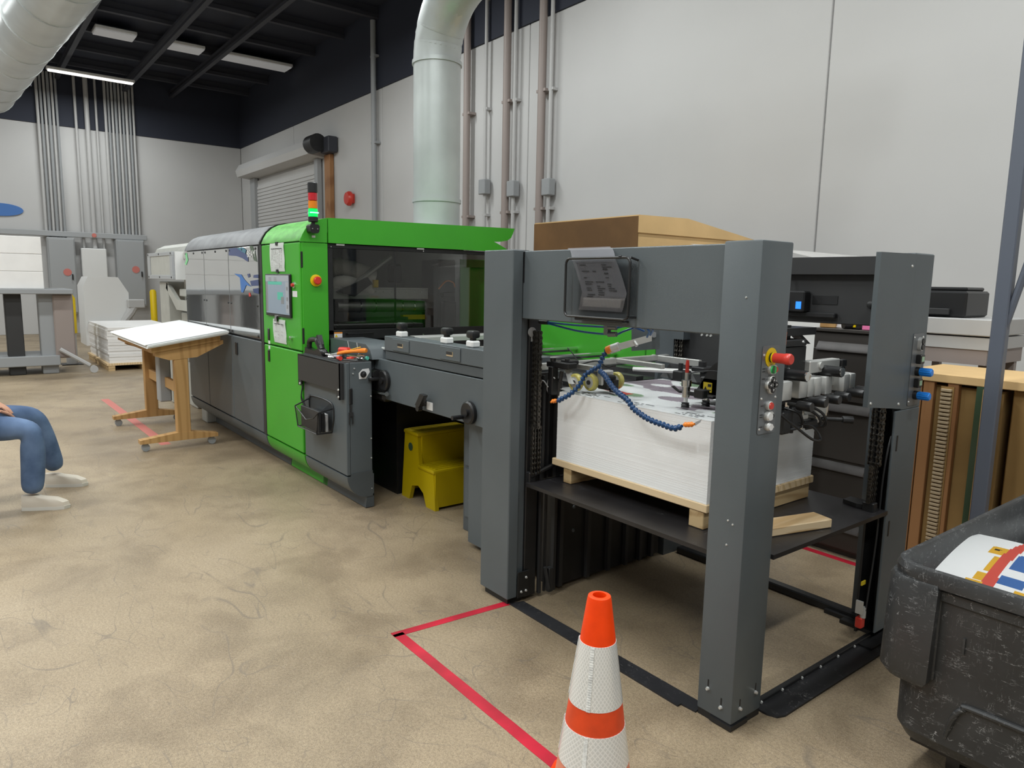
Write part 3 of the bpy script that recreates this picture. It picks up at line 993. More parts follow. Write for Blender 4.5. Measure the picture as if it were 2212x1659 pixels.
# bird print, lettering and flat navy patches on the right polished panel
DY = YF - .0065
def decal(name, pts, m, parent, y=DY):
    mb = MB(); mb.prism([(p[0], p[2]) for p in pts], 'y', y - .0006, y)
    return build(name, mb, m, parent, smooth=False)
pan = [c for c in t.children if c.name.startswith('upper_panel')][2]
WL[pan.name] = WL[t.name]
decal('print_bird', [(-5.422, -0.065, 1.633), (-5.220, -0.065, 1.625), (-5.134, -0.065, 1.581), (-4.963, -0.065, 1.522), (-5.088, -0.065, 1.533), (-5.186, -0.065, 1.465), (-5.238, -0.065, 1.468), (-5.263, -0.065, 1.596)], 'blueprint', pan)
decal('print_wing', [(-5.563, -0.065, 1.863), (-5.353, -0.065, 1.866), (-5.145, -0.065, 1.833), (-5.012, -0.065, 1.774), (-5.016, -0.065, 1.734), (-5.165, -0.065, 1.768), (-5.335, -0.065, 1.791), (-5.571, -0.065, 1.800)], 'navygloss', pan)
decal('print_feather', [(-5.327, -0.065, 1.861), (-5.167, -0.065, 1.865), (-5.055, -0.065, 1.838), (-5.084, -0.065, 1.807), (-5.172, -0.065, 1.825)], 'tealprint', pan, DY - .0007)
decal('print_leaf', [(-4.964, -0.065, 1.872), (-4.891, -0.065, 1.870), (-4.825, -0.065, 1.814), (-4.785, -0.065, 1.732), (-4.867, -0.065, 1.748), (-4.933, -0.065, 1.816)], 'olive', pan, DY + .0009)
for pts in ([(-5.052, -0.065, 1.630), (-4.989, -0.065, 1.634), (-4.979, -0.065, 1.606), (-5.030, -0.065, 1.598)],
            [(-4.880, -0.065, 1.622), (-4.760, -0.065, 1.627), (-4.763, -0.065, 1.596), (-4.894, -0.065, 1.599)],
            [(-4.983, -0.065, 1.570), (-4.764, -0.065, 1.584), (-4.757, -0.065, 1.533), (-4.950, -0.065, 1.527)],
            [(-4.916, -0.065, 1.503), (-4.759, -0.065, 1.514), (-4.764, -0.065, 1.463), (-4.895, -0.065, 1.472)]):
    decal('navy_patch', pts, 'navygloss', pan)
decal('print_red_spot', [(-5.032, -0.065, 1.465), (-4.993, -0.065, 1.470), (-4.972, -0.065, 1.438), (-5.022, -0.065, 1.433)], 'red', pan)
text('beam_lettering', 'BEAM', .085, (-5.035, DY - .0022, 1.775), (1, 0, 0), (0, 0, 1), 'whitep', pan)
pan0 = [c for c in t.children if c.name.startswith('upper_panel')][0]
WL[pan0.name] = WL[t.name]
decal('print_hex', [(-7.182, -0.065, 1.849), (-7.100, -0.065, 1.857), (-7.055, -0.065, 1.776), (-7.145, -0.065, 1.722), (-7.203, -0.065, 1.737), (-7.134, -0.065, 1.782)], 'mint', pan0)

# ---------------- green press module
t = thing('green_press_module', 'bright green press module with touchscreen door and wide dark window', 'machine', (-4.27, 0, 0))
G0, G1 = -4.68, -3.84
mb = MB()
mb.box(G0, G1 - .004, -.03, .14, .20, 1.88)
build('body', mb, 'green', t)
mb = MB(); mb.prism([(YF, 1.878)] + ROOF + [(1.68, 2.06), (1.68, 1.95), (.15, 1.95), (.15, 1.878)], 'x', G0, G1 - .002)
build('roof_cover', mb, 'greendust', t)
mb = MB(); mb.prism([(YF, 1.872)] + ROOF + [(.148, 1.872)], 'x', G1 - .002, G1 + .012)
build('roof_end_cap', mb, 'green', t)
mb = MB(); mb.box(G1 - .004, G1 + .012, -.052, .152, .25, 1.866, .003)
ep = build('end_panel', mb, 'green', t)
# long fascia with the notched right end
X1 = G1 + .014
mb = MB()
mb.prism([(.158, 2.058), (1.95, 2.085), (1.935, 2.05), (1.91, 2.0), (1.87, 1.975), (1.80, 1.962), (1.72, 1.957), (1.80, 1.925), (1.92, 1.872), (.158, 1.872)], 'x', G1 - .03, X1)
build('fascia', mb, 'green', t)
# doors
mb = MB(); mb.box(G0 + .01, G1 + .0, YF - .004, -.028, 1.055, 1.866, .006); ud = build('upper_door', mb, 'green', t)
mb = MB(); mb.box(G0 + .01, G1 - .012, YF - .004, -.028, .258, 1.043, .006); ld = build('lower_door', mb, 'green', t)
for o in (ud, ld, ep):
    WL[o.name] = WL[t.name]
mb = MB()
for z in (1.74, 1.17):
    mb.box(G1 - .002, G1 + .014, YF + .004, YF + .018, z - .06, z + .06, .003)
for z in (.62,):
    mb.box(G1 - .006, G1 + .006, YF + .004, YF + .018, z - .06, z + .06, .003)
build('hinge', mb, 'blackp', ud)
mb = MB(); mb.box(-4.565, -4.525, YF - .012, YF - .003, 1.085, 1.185, .005); build('latch', mb, 'blackp', ud)
mb = MB(); mb.box(-4.575, -4.535, YF - .012, YF - .003, .905, 1.005, .005); build('latch', mb, 'blackp', ld)
mb = MB(); mb.box(-4.565, -4.525, YF - .006, YF - .003, 1.055, 1.082); build('warning_sticker', mb, 'label', ud, smooth=False)
mb = MB(); mb.box(-4.565, -4.525, YF - .006, YF - .003, 1.012, 1.04); build('warning_sticker', mb, 'label', ld, smooth=False)
mb = MB(); mb.cyl((-4.03, YF - .004, 1.141), (-4.03, YF - .022, 1.141), .016); mb.box(-4.034, -4.026, YF - .05, YF - .022, 1.12, 1.145)
mb.tube([(-4.03, YF - .04, 1.13), (-4.035, YF - .03, 1.09), (-4.03, YF - .015, 1.06)], .003, 6)
build('key_lock', mb, 'chrome', ud)
mb = MB(); mb.lathe([(.024, 0), (.024, .010), (.016, .012)], (-3.952, YF - .004, 1.55), (0, -1, 0)); build('lock_ring', mb, 'chrome', ud)
mb = MB(); mb.lathe([(.014, 0), (.012, .018)], (-3.952, YF - .012, 1.55), (0, -1, 0)); build('red_button', mb, 'red', ud)
mb = MB(); mb.box(-3.995, -3.90, YF - .0055, YF - .0035, 1.46, 1.505); build('label_plate', mb, 'label', ud, smooth=False)
# touchscreen
mb = MB(); mb.box(-4.555, -4.005, YF - .022, YF - .003, 1.295, 1.632, .006); sc = build('touchscreen', mb, 'blackp', t)
WL[sc.name] = WL[t.name]
def scr(name, x0, x1, z0, z1, m, d=0):
    mb = MB(); mb.box(x0, x1, YF - .0235 - d * .0005, YF - .021, z0, z1); build(name, mb, m, sc, smooth=False)
scr('display', -4.535, -4.02, 1.318, 1.622, 'screen')
scr('screen_header', -4.535, -4.02, 1.575, 1.622, 'screenb', 1)
scr('screen_bar', -4.48, -4.17, 1.548, 1.572, 'teal', 1)
scr('screen_sidebar', -4.535, -4.49, 1.33, 1.57, 'inkg', 1)
scr('screen_strip', -4.09, -4.02, 1.33, 1.57, 'screenb', 1)
scr('screen_machine_image', -4.27, -4.15, 1.43, 1.49, 'teal', 1)
scr('screen_machine_image', -4.19, -4.13, 1.40, 1.455, 'inkg', 2)
for k in range(6):
    scr('screen_text', -4.46 + (k % 2) * .12, -4.40 + (k % 2) * .12, 1.60 - (k // 2) * .012 - .002, 1.60 - (k // 2) * .012 + .003, 'inkg', 2)
for z in (1.52, 1.44, 1.38):
    scr('screen_icon', -4.072, -4.04, z - .014, z + .014, 'inkg', 2)
# list and clipboard taped on the door
def sheet(name, x0, x1, z0, z1, lab, lines, cols, dx=.01):
    tt = thing(name, lab, 'paper', ((x0 + x1) / 2, YF - .006, z0))
    def fn(u, v):
        return (x0 + (x1 - x0) * u + dx * (1 - v), YF - .0075 - .006 * abs(math.sin(u * 5.0 + v * 3)) * (1 if 0 < v < 1 else .3), z0 + (z1 - z0) * v)
    mb = MB(); mb.grid(fn, 6, 8)
    bmesh.ops.solidify(mb.bm, geom=mb.bm.faces[:], thickness=.001)
    build('paper', mb, 'white', tt)
    mb = MB()
    for c in range(cols):
        cx = x0 + (x1 - x0) * (.12 + .78 * c / cols)
        cw = (x1 - x0) * .78 / cols * .7
        for r in range(lines):
            if random.random() < .72:
                z = z1 - (z1 - z0) * (.24 + .66 * r / lines)
                mb.box(cx + dx * .6, cx + cw * random.uniform(.4, 1) + dx * .6, YF - .0150, YF - .0144, z - .0022, z + .0022)
    build('print_lines', mb, 'inkl', tt, smooth=False)
    mb = MB()
    for c in range(cols):
        cx = x0 + (x1 - x0) * (.12 + .78 * c / cols)
        mb.box(cx + dx * .4, cx + (x1 - x0) * .78 / cols * .8 + dx * .4, YF - .0152, YF - .0144, z1 - (z1 - z0) * .21, z1 - (z1 - z0) * .185)
    build('print_heading', mb, 'ink', tt, smooth=False)
    return tt
tt = sheet('paper_list', -4.455, -4.14, 1.652, 1.874, 'white printed list taped to the green door above the touchscreen', 16, 6)
for z in (1.872, 1.658):
    mb = MB(); mb.box(-4.31, -4.27, YF - .017, YF - .004, z - .016, z + .01); build('tape_strip', mb, 'ink', tt, smooth=False)
tt = sheet('clipped_paper', -4.43, -4.15, 1.082, 1.272, 'white sheet hanging from a clip below the touchscreen on the green door', 5, 3, dx=.02)
mb = MB(); mb.prism([(-4.345, 1.255), (-4.28, 1.255), (-4.295, 1.29), (-4.30, 1.305), (-4.325, 1.305), (-4.33, 1.29)], 'y', YF - .03, YF - .012); build('clip', mb, 'chrome', tt)
# end face: emergency stop, sticker, signal tower
mb = MB(); mb.lathe([(.045, 0), (.045, .006), (.03, .010)], (G1 + .012, .053, 1.587), (1, 0, 0)); es = build('emergency_stop', mb, 'yellow', t)
mb = MB(); mb.lathe([(.018, .008), (.018, .022), (.030, .026), (.030, .040), (.024, .046)], (G1 + .012, .053, 1.587), (1, 0, 0)); build('stop_button', mb, 'red', es)
WL[es.name] = WL[t.name]
es.children[0].location = (0, 0, 0)
mb = MB(); mb.box(G1 + .012, G1 + .0135, .028, .055, 1.905, 1.921); build('label_plate', mb, 'label', t, smooth=False)
tx, ty = -3.785, .024
mb = MB(); mb.prism([(-.01, 1.945), (.0, 1.935), (.048, 1.935), (.058, 1.945), (.062, 1.985), (.05, 1.998), (-.002, 1.998), (-.014, 1.985)], 'x', G1 + .010, -3.755)
mb.cyl((tx, ty, 1.998), (tx, ty, 2.018), .014)
mb.lathe([(.030, 0), (.036, .004), (.036, .034), (.032, .038)], (tx, ty, 2.015))
tw = build('signal_tower', mb, 'blackp', t)
WL[tw.name] = WL[t.name]
for m, z0, z1 in (('lampgrn', 2.053, 2.110), ('lampamb', 2.112, 2.168), ('lampred', 2.170, 2.226)):
    mb = MB(); mb.lathe([(.030, z0 - z0), (.034, .002), (.034, z1 - z0 - .002), (.030, z1 - z0)], (tx, ty, z0)); build('lamp_segment', mb, m, tw)
mb = MB(); mb.lathe([(.036, 0), (.036, .066), (.030, .072), (.0, .072)][:3], (tx, ty, 2.228)); build('tower_cap', mb, 'blackp', tw)
mb = MB(); mb.box(tx - .022, tx + .0355, ty - .030, ty + .030, 2.078, 2.086); build('lit_band', mb, 'lampcore', tw, smooth=False)
screws(tw, [(-3.755, .004, 1.965), (-3.755, .044, 1.965)], (1, 0, 0), .006, 'chrome')
# plinth
plinth(t, G0 + .002, G1 + .002, 'green', 'green', -3.735, kx0=-4.49)
mb = MB()
for x in (-4.46, -4.12): mb.cyl((x, .14, 0), (x, .14, .01), .06, n=14)
build('levelling_foot', mb, 'black', t)
# window: dark door with clear pane, hinges, handle
WX = G1 - .005
mb = MB()
mb.box(WX - .02, WX, .158, 1.75, 1.13, 1.207, .003); mb.box(WX - .02, WX, .158, 1.75, 1.835, 1.868, .003)
mb.box(WX - .02, WX, .158, .20, 1.17, 1.835, .003); mb.box(WX - .02, WX, 1.71, 1.75, 1.17, 1.835, .003)
mb.box(WX - .021, WX - .013, .738, .752, 1.17, 1.835)
wd = build('window_frame', mb, 'black', t)
WL[wd.name] = WL[t.name]
mb = MB(); mb.box(WX - .012, WX - .006, .195, 1.715, 1.165, 1.84); build('window_pane', mb, 'window', wd, smooth=False)
mb = MB()
for y in (.26, .97): mb.box(WX, WX + .012, y - .035, y + .035, 1.855, 1.87, .003)
build('hinge', mb, 'alu', wd)
mb = MB(); mb.tube([(WX, .30, 1.178), (WX + .03, .31, 1.180), (WX + .035, .41, 1.176), (WX + .03, .52, 1.180), (WX, .53, 1.178)], .006, 8, smooth=1); build('handle', mb, 'blackp', wd)
mb = MB(); mb.box(WX, WX + .0012, .200, .268, 1.148, 1.190); build('warning_label', mb, 'label', wd, smooth=False)
mb = MB(); mb.box(WX + .0012, WX + .002, .200, .268, 1.179, 1.190); build('warning_band', mb, 'warno', wd, smooth=False)
mb = MB(); mb.prism([(.204, 1.151), (.230, 1.151), (.217, 1.176)], 'x', WX + .0012, WX + .002); build('warning_triangle', mb, 'warn', wd, smooth=False)
screws(wd, [(WX, .185, 1.15), (WX, .185, 1.845), (WX, 1.0, 1.845), (WX, 1.0, 1.15)], (1, 0, 0), .007, 'chrome')
# interior behind the window
mb = MB()
mb.box(-4.66, -4.64, .15, 1.95, .6, 1.868); mb.box(-4.64, G1 - .03, 1.93, 1.95, .6, 1.868)
mb.box(-4.64, G1 - .03, .142, .155, .6, 1.868)
build('inner_shell', mb, 'interior', t, smooth=False)
mb = MB(); mb.box(-4.64, G1 - .03, .155, 1.93, .98, 1.08); build('inner_table', mb, 'black', t, smooth=False)
for r, pts in ((.075, [(-4.35, .30, 1.62), (-4.30, .42, 1.70), (-4.25, .56, 1.68), (-4.25, .74, 1.62)]), (.06, [(-4.30, .30, 1.50), (-4.2, .42, 1.575), (-4.2, .60, 1.545), (-4.22, .70, 1.50)])):
    P_ = bez(pts, 44)
    mb = MB(); mb.tube(P_, [r * (1 if i % 2 else .92) for i in range(len(P_))], 16); build('flexible_hose', mb, 'flex', t, angle=80)
mb = MB(); mb.tube([(-4.15, .52, 1.56), (-4.15, .86, 1.80)], .022, 8); build('diagonal_bar', mb, 'alu', t)
mb = MB(); mb.prism([(.36, 1.50), (.62, 1.62), (.66, 1.57), (.5, 1.46)], 'x', -4.2, -4.1); build('bracket_arm', mb, 'black', t, smooth=False)
mb = MB(); mb.box(-4.2, -4.16, .34, 1.24, 1.522, 1.536); mb.box(-4.2, -4.165, .34, 1.24, 1.44, 1.52); rl = build('cross_rail', mb, 'alu', t, smooth=False)
WL[rl.name] = WL[t.name]
screws(rl, [(-4.165, .42 + .075 * k, 1.50) for k in range(11)], (1, 0, 0), .005, 'chrome')
mb = MB(); mb.box(-4.16, -4.13, .69, .735, 1.536, 1.60, .004); build('yellow_clamp', mb, 'yellow', t)
mb = MB(); mb.cyl((-4.25, .40, 1.375), (-4.25, 1.25, 1.375), .05, n=24); rb = build('roller', mb, 'steel', t)
WL[rb.name] = WL[t.name]
for y in (.60, .74, 1.0, 1.12):
    mb = MB(); mb.cyl((-4.25, y, 1.375), (-4.25, y + .012, 1.375), .056, n=24); build('roller_ring', mb, 'chrome', rb)
mb = MB(); mb.box(-4.3, -4.0, .30, 1.0, 1.20, 1.26, .01); mb.box(-4.15, -4.1, .60, 1.0, 1.26, 1.285); build('feed_deck', mb, 'charcoal', t)
mb = MB(); mb.box(-4.2, -4.15, .98, 1.2, 1.26, 1.30); build('yellow_deck_bar', mb, 'yellow', t, smooth=False)
mb = MB(); mb.box(-4.35, -4.05, 1.28, 1.46, 1.09, 1.79, .01); mb.box(-4.05, -4.0, 1.30, 1.44, 1.12, 1.42, .01); mb.box(-4.05, -4.0, 1.30, 1.42, 1.46, 1.50, .005); build('head_unit', mb, 'black', t)
mb = MB(); mb.tube(bez([(-4.05, 1.28, 1.53), (-4.02, 1.34, 1.60), (-4.0, 1.40, 1.59), (-4.0, 1.42, 1.55)], 12), .006, 6); build('orange_cable', mb, 'orangeh', t)
mb = MB(); mb.box(-4.30, -4.25, .90, 1.03, 1.58, 1.74, .015); build('junction_box', mb, 'charcoal', t)
mb = MB(); mb.box(-4.05, -4.03, 1.50, 1.93, 1.10, 1.80, .004); build('green_inner_panel', mb, 'green', t)
# rear bulk of the module
mb = MB(); mb.box(G0, -4.66, .14, 1.95, .2, 1.868); mb.box(-4.64, G1 - .03, .16, 1.93, .25, .98); build('lower_body', mb, 'black', t, smooth=False)

# ---------------- grey end cabinet with black bracket
t = thing('end_cabinet', 'narrow grey end cabinet with a curved plinth, right of the green lower door', 'machine', (-3.45, .03, 0))
E0, E1 = -3.818, -3.073
mb = MB(); mb.box(E0, E1 - .001, YF + .03, .13, .25, 1.04, .003); build('body', mb, 'gray', t)
mb = MB(); mb.box(E0, E1, YF, YF + .028, .255, 1.04, .004); build('front_panel', mb, 'gray', t)
plinth(t, E0, E1, 'gray', 'gray2', E1 + .0, yb=.14)
mb = MB(); mb.prism(arc(.10, .245, .162, 180, 262, 8) + [(.13, .085), (.13, .270), (-.035, .268), (-.035, .25)], 'x', E1 - .002, E1 + .004); build('end_plate', mb, 'gray2', t)
mb = MB(); mb.box(E1 - .03, E1, .120, .128, .27, 1.02); o = build('rear_edge', mb, 'gray2', t, smooth=False)
screws(t, [(E1, .122, z) for z in (.93, .80, .50, .36, .14)] + [(E1, .0, 1.0), (E1, -.01, .965)], (1, 0, 0), .006, 'alu')
# speed dial
mb = MB(); mb.prism([(.035, .925), (.085, .925), (.115, .97), (.108, .995), (.06, .992), (.032, .965)], 'x', E1, E1 + .002); d = build('dial_plate', mb, 'label', t, smooth=False)
WL[d.name] = WL[t.name]
mb = MB(); mb.lathe([(.022, 0), (.022, .006), (.016, .007), (.015, .022), (.012, .024)], (E1 + .002, .065, .957), (1, 0, 0)); build('dial_knob', mb, 'blackp', d)
# black bracket on the front
BY = YF - .034
mb = MB()
mb.box(-3.845, -3.128, BY, BY + .006, .84, 1.036, .002)
mb.box(-3.845, -3.79, BY, BY + .006, .800, .84); mb.box(-3.155, -3.128, BY, BY + .006, .800, .84)
mb.box(-3.845, -3.128, BY, YF, 1.030, 1.036)
mb.box(-3.845, -3.839, BY, YF, .80, 1.03)
mb.prism([(-3.128, .785), (-3.128, 1.036), (-3.105, 1.036), (-3.105, .785)], 'y', BY, BY + .006)
mb.box(-3.128, -3.078, BY + .028, YF - .001, .77, 1.036) if False else mb.box(-3.111, -3.105, BY, YF, .785, 1.036)
br = build('black_bracket', mb, 'charcoal', t)
WL[br.name] = WL[t.name]
screws(br, [(-3.118, BY, .855), (-3.118, BY, .805), (-3.81, BY, .815)], (0, -1, 0), .009, 'alu')
mb = MB(); mb.tube(bez([(-3.80, BY + .02, .80), (-3.79, BY + .0, .72), (-3.75, BY + .01, .66)], 10), .005, 6); mb.tube(bez([(-3.81, BY + .02, .80), (-3.78, BY - .005, .70), (-3.74, BY + .01, .65)], 10), .005, 6); build('dangling_cable', mb, 'blackp', t)
mb = MB(); mb.box(-3.818, -3.08, YF - .001, .128, 1.040, 1.044, .001); build('top_tray', mb, 'charcoal', t)

# wire file pocket on the cabinet, with booklets
def pocket(name, label, loc_x0, loc_x1, y, zt, zb, depth, tilt, parent_cat='file holder'):
    t = thing(name, label, parent_cat, ((loc_x0 + loc_x1) / 2, y, zb))
    return t
t = thing('wire_file_pocket', 'black wire mesh file pocket on the grey end cabinet below the bracket', 'file holder', (-3.46, YF, .50))
x0, x1, yb, yf = -3.72, -3.27, YF - .004, YF - .115
zt, zb = .745, .520
mb = MB()
mb.prism([(x0, zt), (x1, zt - .02), (x1 - .04, zb), (x0 + .06, zb)], 'y', yb - .002, yb)
mb.prism([(x0 + .01, zt - .08), (x0 + .10, zt - .105), (x0 + .22, zt - .15), (x1 - .10, zt - .12), (x1 - .01, zt - .07), (x1 - .05, zb), (x0 + .07, zb)], 'y', yf - .002, yf)
mb.prism([(yb, zt), (yf, zt - .08), (yf, zb), (yb, zb)], 'x', x1 - .030, x1 - .028)
mb.prism([(yb, zt), (yf, zt - .08), (yf, zb), (yb, zb)], 'x', x0 + .038, x0 + .040)
mb.box(x0 + .06, x1 - .04, yf, yb, zb - .002, zb)
build('mesh_panel', mb, 'meshb', t, smooth=False)
mb = MB()
r = .005
mb.tube(bez([(x0 + .05, yb, zb), (x0 + .01, yb, zt - .08), (x0 + .05, yb, zt - .01), (x1 - .06, yb, zt - .01), (x1, yb, zt - .09), (x1 - .04, yb, zb)], 40), r, 6)
mb.tube([(x0 + .06, yf, zb), (x0 + .01, yf, zt - .08), (x0 + .10, yf, zt - .105), (x0 + .22, yf, zt - .15), (x1 - .10, yf, zt - .12), (x1 - .01, yf, zt - .07), (x1 - .04, yf, zb), (x0 + .06, yf, zb)], r, 6)
for xx in (x0 + .055, x1 - .04):
    mb.tube([(xx, yb, zb), (xx, yf, zb)], r, 6)
mb.tube([(x0 + .01, yf, zt - .08), (x0 + .02, yb, zt - .03)], r, 6); mb.tube([(x1 - .01, yf, zt - .07), (x1 - .02, yb, zt - .05)], r, 6)
build('rim_wire', mb, 'blackp', t)
for k in range(3):
    mb = MB(); mb.box(-3.66 + .02 * k, -3.33, yf + .025 + .026 * k, yf + .043 + .026 * k, zb + .004, .675 - .012 * k, .002)
    o = build('booklet', mb, ('charcoal', 'blackp', 'label')[k])
    tag(o, ('black booklet in the front of the wire file pocket on the grey cabinet', 'black booklet in the middle of the wire file pocket on the grey cabinet', 'white booklet at the back of the wire file pocket on the grey cabinet')[k], 'book', 'booklets in the wire pocket')
# fork-shaped tool hanging on a magnet
t = thing('fork_tool', 'small black two-pronged tool hanging on the right edge of the grey end cabinet', 'tool', (-3.07, -.03, .68))
mb = MB(); mb.box(E1 + .001, E1 + .012, -.042, -.018, .755, .868, .004); build('tool_grip', mb, 'blackp', t)
mb = MB(); mb.box(E1 + .003, E1 + .010, -.036, -.024, .70, .755); mb.box(E1 + .003, E1 + .010, -.046, -.014, .672, .70)
mb.box(E1 + .003, E1 + .010, -.046, -.038, .62, .672); mb.box(E1 + .003, E1 + .010, -.022, -.014, .62, .672)
build('tool_prongs', mb, 'charcoal', t)

# ---------------- delivery unit, beige, at the far left
t = thing('delivery_unit', 'pale beige delivery unit with a swing-out framed screen at the far left of the machine', 'machine', (-8.2, .8, 0))
mb = MB(); mb.prism([(.02, 1.80), (.02, 1.86), (.06, 1.95), (.16, 2.0), (1.7, 2.0), (1.7, 1.8)], 'x', -9.2, -7.24); build('top_cover', mb, 'beige', t)
mb = MB(); mb.box(-8.0, -7.24, .10, 1.7, 1.2, 1.80, .01); mb.box(-8.75, -8.3, -.02, .25, 0, 1.53, .01); mb.box(-8.75, -8.3, 1.3, 1.7, 0, 1.8, .01); mb.box(-8.3, -7.7, .12, .3, .0, 1.15, .01); build('frame', mb, 'beige', t)
mb = MB(); mb.box(-8.3, -7.24, .2, 1.6, .5, 1.2); build('inner_mechanism', mb, 'black', t, smooth=False)
mb = MB(); mb.box(-7.70, -7.30, .05, .12, .85, 1.3, .01); mb.box(-7.9, -7.3, .02, .1, 1.36, 1.45, .01); mb.box(-7.62, -7.5, .0, .06, .6, .95, .01); build('guard_panel', mb, 'beige', t)
mb = MB(); mb.prism([(-8.4, 1.45), (-7.9, 1.2), (-7.3, 1.2), (-7.3, 1.32), (-7.85, 1.32), (-8.35, 1.52)], 'y', -.02, .02); build('sloped_rail', mb, 'beige', t)
sx0, sx1, sz0, sz1, sy = -9.05, -7.70, 1.56, 1.885, -.07
mb = MB()
mb.box(sx0, sx1, sy - .02, sy + .01, sz0, sz0 + .05, .003); mb.box(sx0, sx1, sy - .02, sy + .01, sz1 - .045, sz1, .003)
mb.box(sx0, sx0 + .16, sy - .02, sy + .01, sz0 + .05, sz1 - .045); mb.box(sx1 - .12, sx1, sy - .02, sy + .01, sz0 + .05, sz1 - .045)
f = build('swing_frame', mb, 'cabinetg', t)
WL[f.name] = WL[t.name]
mb = MB(); mb.box(sx0 + .12, sx1 - .1, sy - .012, sy - .002, sz0 + .04, sz1 - .035); build('clear_pane', mb, 'beige', f, smooth=False)
mb = MB(); mb.box(sx1 - .005, sx1 + .05, sy + .01, sy + .16, sz0, sz1); build('white_edge', mb, 'whitep', f, smooth=False)
screws(f, [(x, sy - .02, z) for x in (sx0 + .06, (sx0 + sx1) / 2, sx1 - .06) for z in (sz0 + .025, sz1 - .02)], (0, -1, 0), .014)
mb = MB(); mb.box(-6.96, -6.76, -.02, .18, 0, .16, .01)
tag(build('floor_block', mb, 'foot'), 'pale grey block on the floor under the left end of the grey press housing', 'block')

# ---------------- infeed table between press and feeder
t = thing('infeed_table', 'grey infeed table with knobs and handwheels between the green press and the feeder', 'machine', (-2.3, .8, 0))
IY = .20
mb = MB(); mb.box(-3.16, -1.41, IY, IY + .03, .78, 1.055, .003); build('side_panel', mb, 'gray', t)
mb = MB(); mb.box(-3.01, -1.41, IY - .004, IY + .12, 1.122, 1.222, .004); up = build('upper_panel', mb, 'gray', t)
mb = MB(); mb.box(-3.01, -1.41, IY + .004, IY + .1, 1.062, 1.118, .003); build('ledge_panel', mb, 'gray2', t)
mb = MB(); mb.box(-3.15, -1.41, IY + .03, 1.70, .80, 1.05); build('bed', mb, 'black', t, smooth=False)
WL[up.name] = WL[t.name]
for a, b, z0, z1 in ((-2.885, -2.665, 1.133, 1.212), (-2.285, -2.065, 1.133, 1.212)):
    mb = MB(); mb.box(a, b, IY - .010, IY - .004, z0, z1, .002); p = build('counter_plate', mb, 'gray', up)
    mb = MB(); cx = (a + b) / 2; mb.box(cx - .035, cx + .035, IY - .0125, IY - .0095, 1.158, 1.186); build('counter_window', mb, 'cream', up, smooth=False)
    mb = MB(); mb.box(cx - .035, cx + .03, IY - .0135, IY - .012, 1.168, 1.186); build('counter_shade', mb, 'charcoal', up, smooth=False)
for x, dz in ((-2.86, 0), (-2.30, 0), (-2.02, 0)):
    mb = MB(); mb.box(x - .035, x + .035, IY + .02, IY + .08, 1.222, 1.262, .008); b = build('knob_base', mb, 'whitep', t)
    mb = MB(); mb.cyl((x, IY + .05, 1.262), (x, IY + .05, 1.275), .02); mb.box(x - .036, x + .036, IY + .02, IY + .08, 1.275, 1.32, .014, seg=2)
    WL[b.name] = WL[t.name]
    build('star_knob', mb, 'blackp', b)
def handwheel(x, z, r, ang, parent, nm='handwheel'):
    mb = MB(); mb.lathe([(r * .35, 0), (r, .004), (r, .022), (r * .86, .03), (r * .3, .026)], (x, IY, z), (0, -1, 0), 24)
    mb.cyl((x, IY + .0, z), (x, IY - .04, z), r * .3)
    h = build(nm, mb, 'blackp', parent)
    WL[h.name] = WL[parent.name]
    ca, sa = math.cos(math.radians(ang)), math.sin(math.radians(ang))
    mb = MB(); mb.cyl((x + ca * r * .75, IY - .02, z + sa * r * .75), (x + ca * r * .75, IY - .10, z + sa * r * .75), .013, n=10); build('crank_grip', mb, 'blackp', h)
handwheel(-3.0, .915, .072, 175, t)
handwheel(-1.965, .850, .068, 215, t)
mb = MB(); mb.cyl((-2.47, IY, .835), (-2.47, IY - .03, .835), .022); mb.hexa([(-2.50, IY - .03, .82), (-2.45, IY - .03, .815), (-2.45, IY - .06, .815), (-2.50, IY - .06, .82)], [(-2.44, IY - .03, .90), (-2.39, IY - .03, .895), (-2.39, IY - .06, .895), (-2.44, IY - .06, .90)]); mb.cyl((-2.49, IY - .02, .80), (-2.49, IY - .05, .80), .02)
build('clamp_lever', mb, 'blackp', t)
mb = MB(); mb.box(-2.45, -2.38, IY - .003, IY, .795, .845); build('white_label', mb, 'label', t, smooth=False)
mb = MB(); mb.cyl((-3.2, IY - .03, .815), (-2.93, IY - .03, .83), .016); build('silver_shaft', mb, 'chrome', t)
mb = MB(); mb.box(-3.22, -3.0, IY - .02, IY + .2, .76, .98, .02); mb.cyl((-3.2, IY - .04, .95), (-3.05, IY - .04, .95), .03); build('drive_housing', mb, 'black', t)
# chamfered grey hood left of it
mb = MB(); mb.prism([(-3.80, 1.05), (-3.80, 1.150), (-3.20, 1.150), (-3.13, 1.11), (-3.10, 1.05)], 'y', .15, .42); hd = build('chamfered_hood', mb, 'gray', t)
mb = MB(); mb.tube([(-3.49, .149, 1.15), (-3.46, .149, 1.07)], .0028, 6); mb.tube([(-3.34, .149, 1.15), (-3.31, .149, 1.07)], .0028, 6); build('hood_highlight', mb, 'alu', t)  # pale lines for the light caught on the hood's chamfer edges
mb = MB(); mb.box(-3.80, -3.18, .15, .42, .80, 1.05); build('hood_support', mb, 'gray2', t, smooth=False)
mb = MB(); mb.box(-3.15, -3.02, .26, .9, 1.05, 1.10, .006); mb.box(-3.13, -3.05, .30, .36, 1.10, 1.16, .005); mb.box(-3.2, -3.1, .45, .5, 1.08, 1.2, .01); mb.cyl((-3.1, .3, 1.12), (-3.1, .8, 1.12), .02); build('gripper_part', mb, 'black', t)
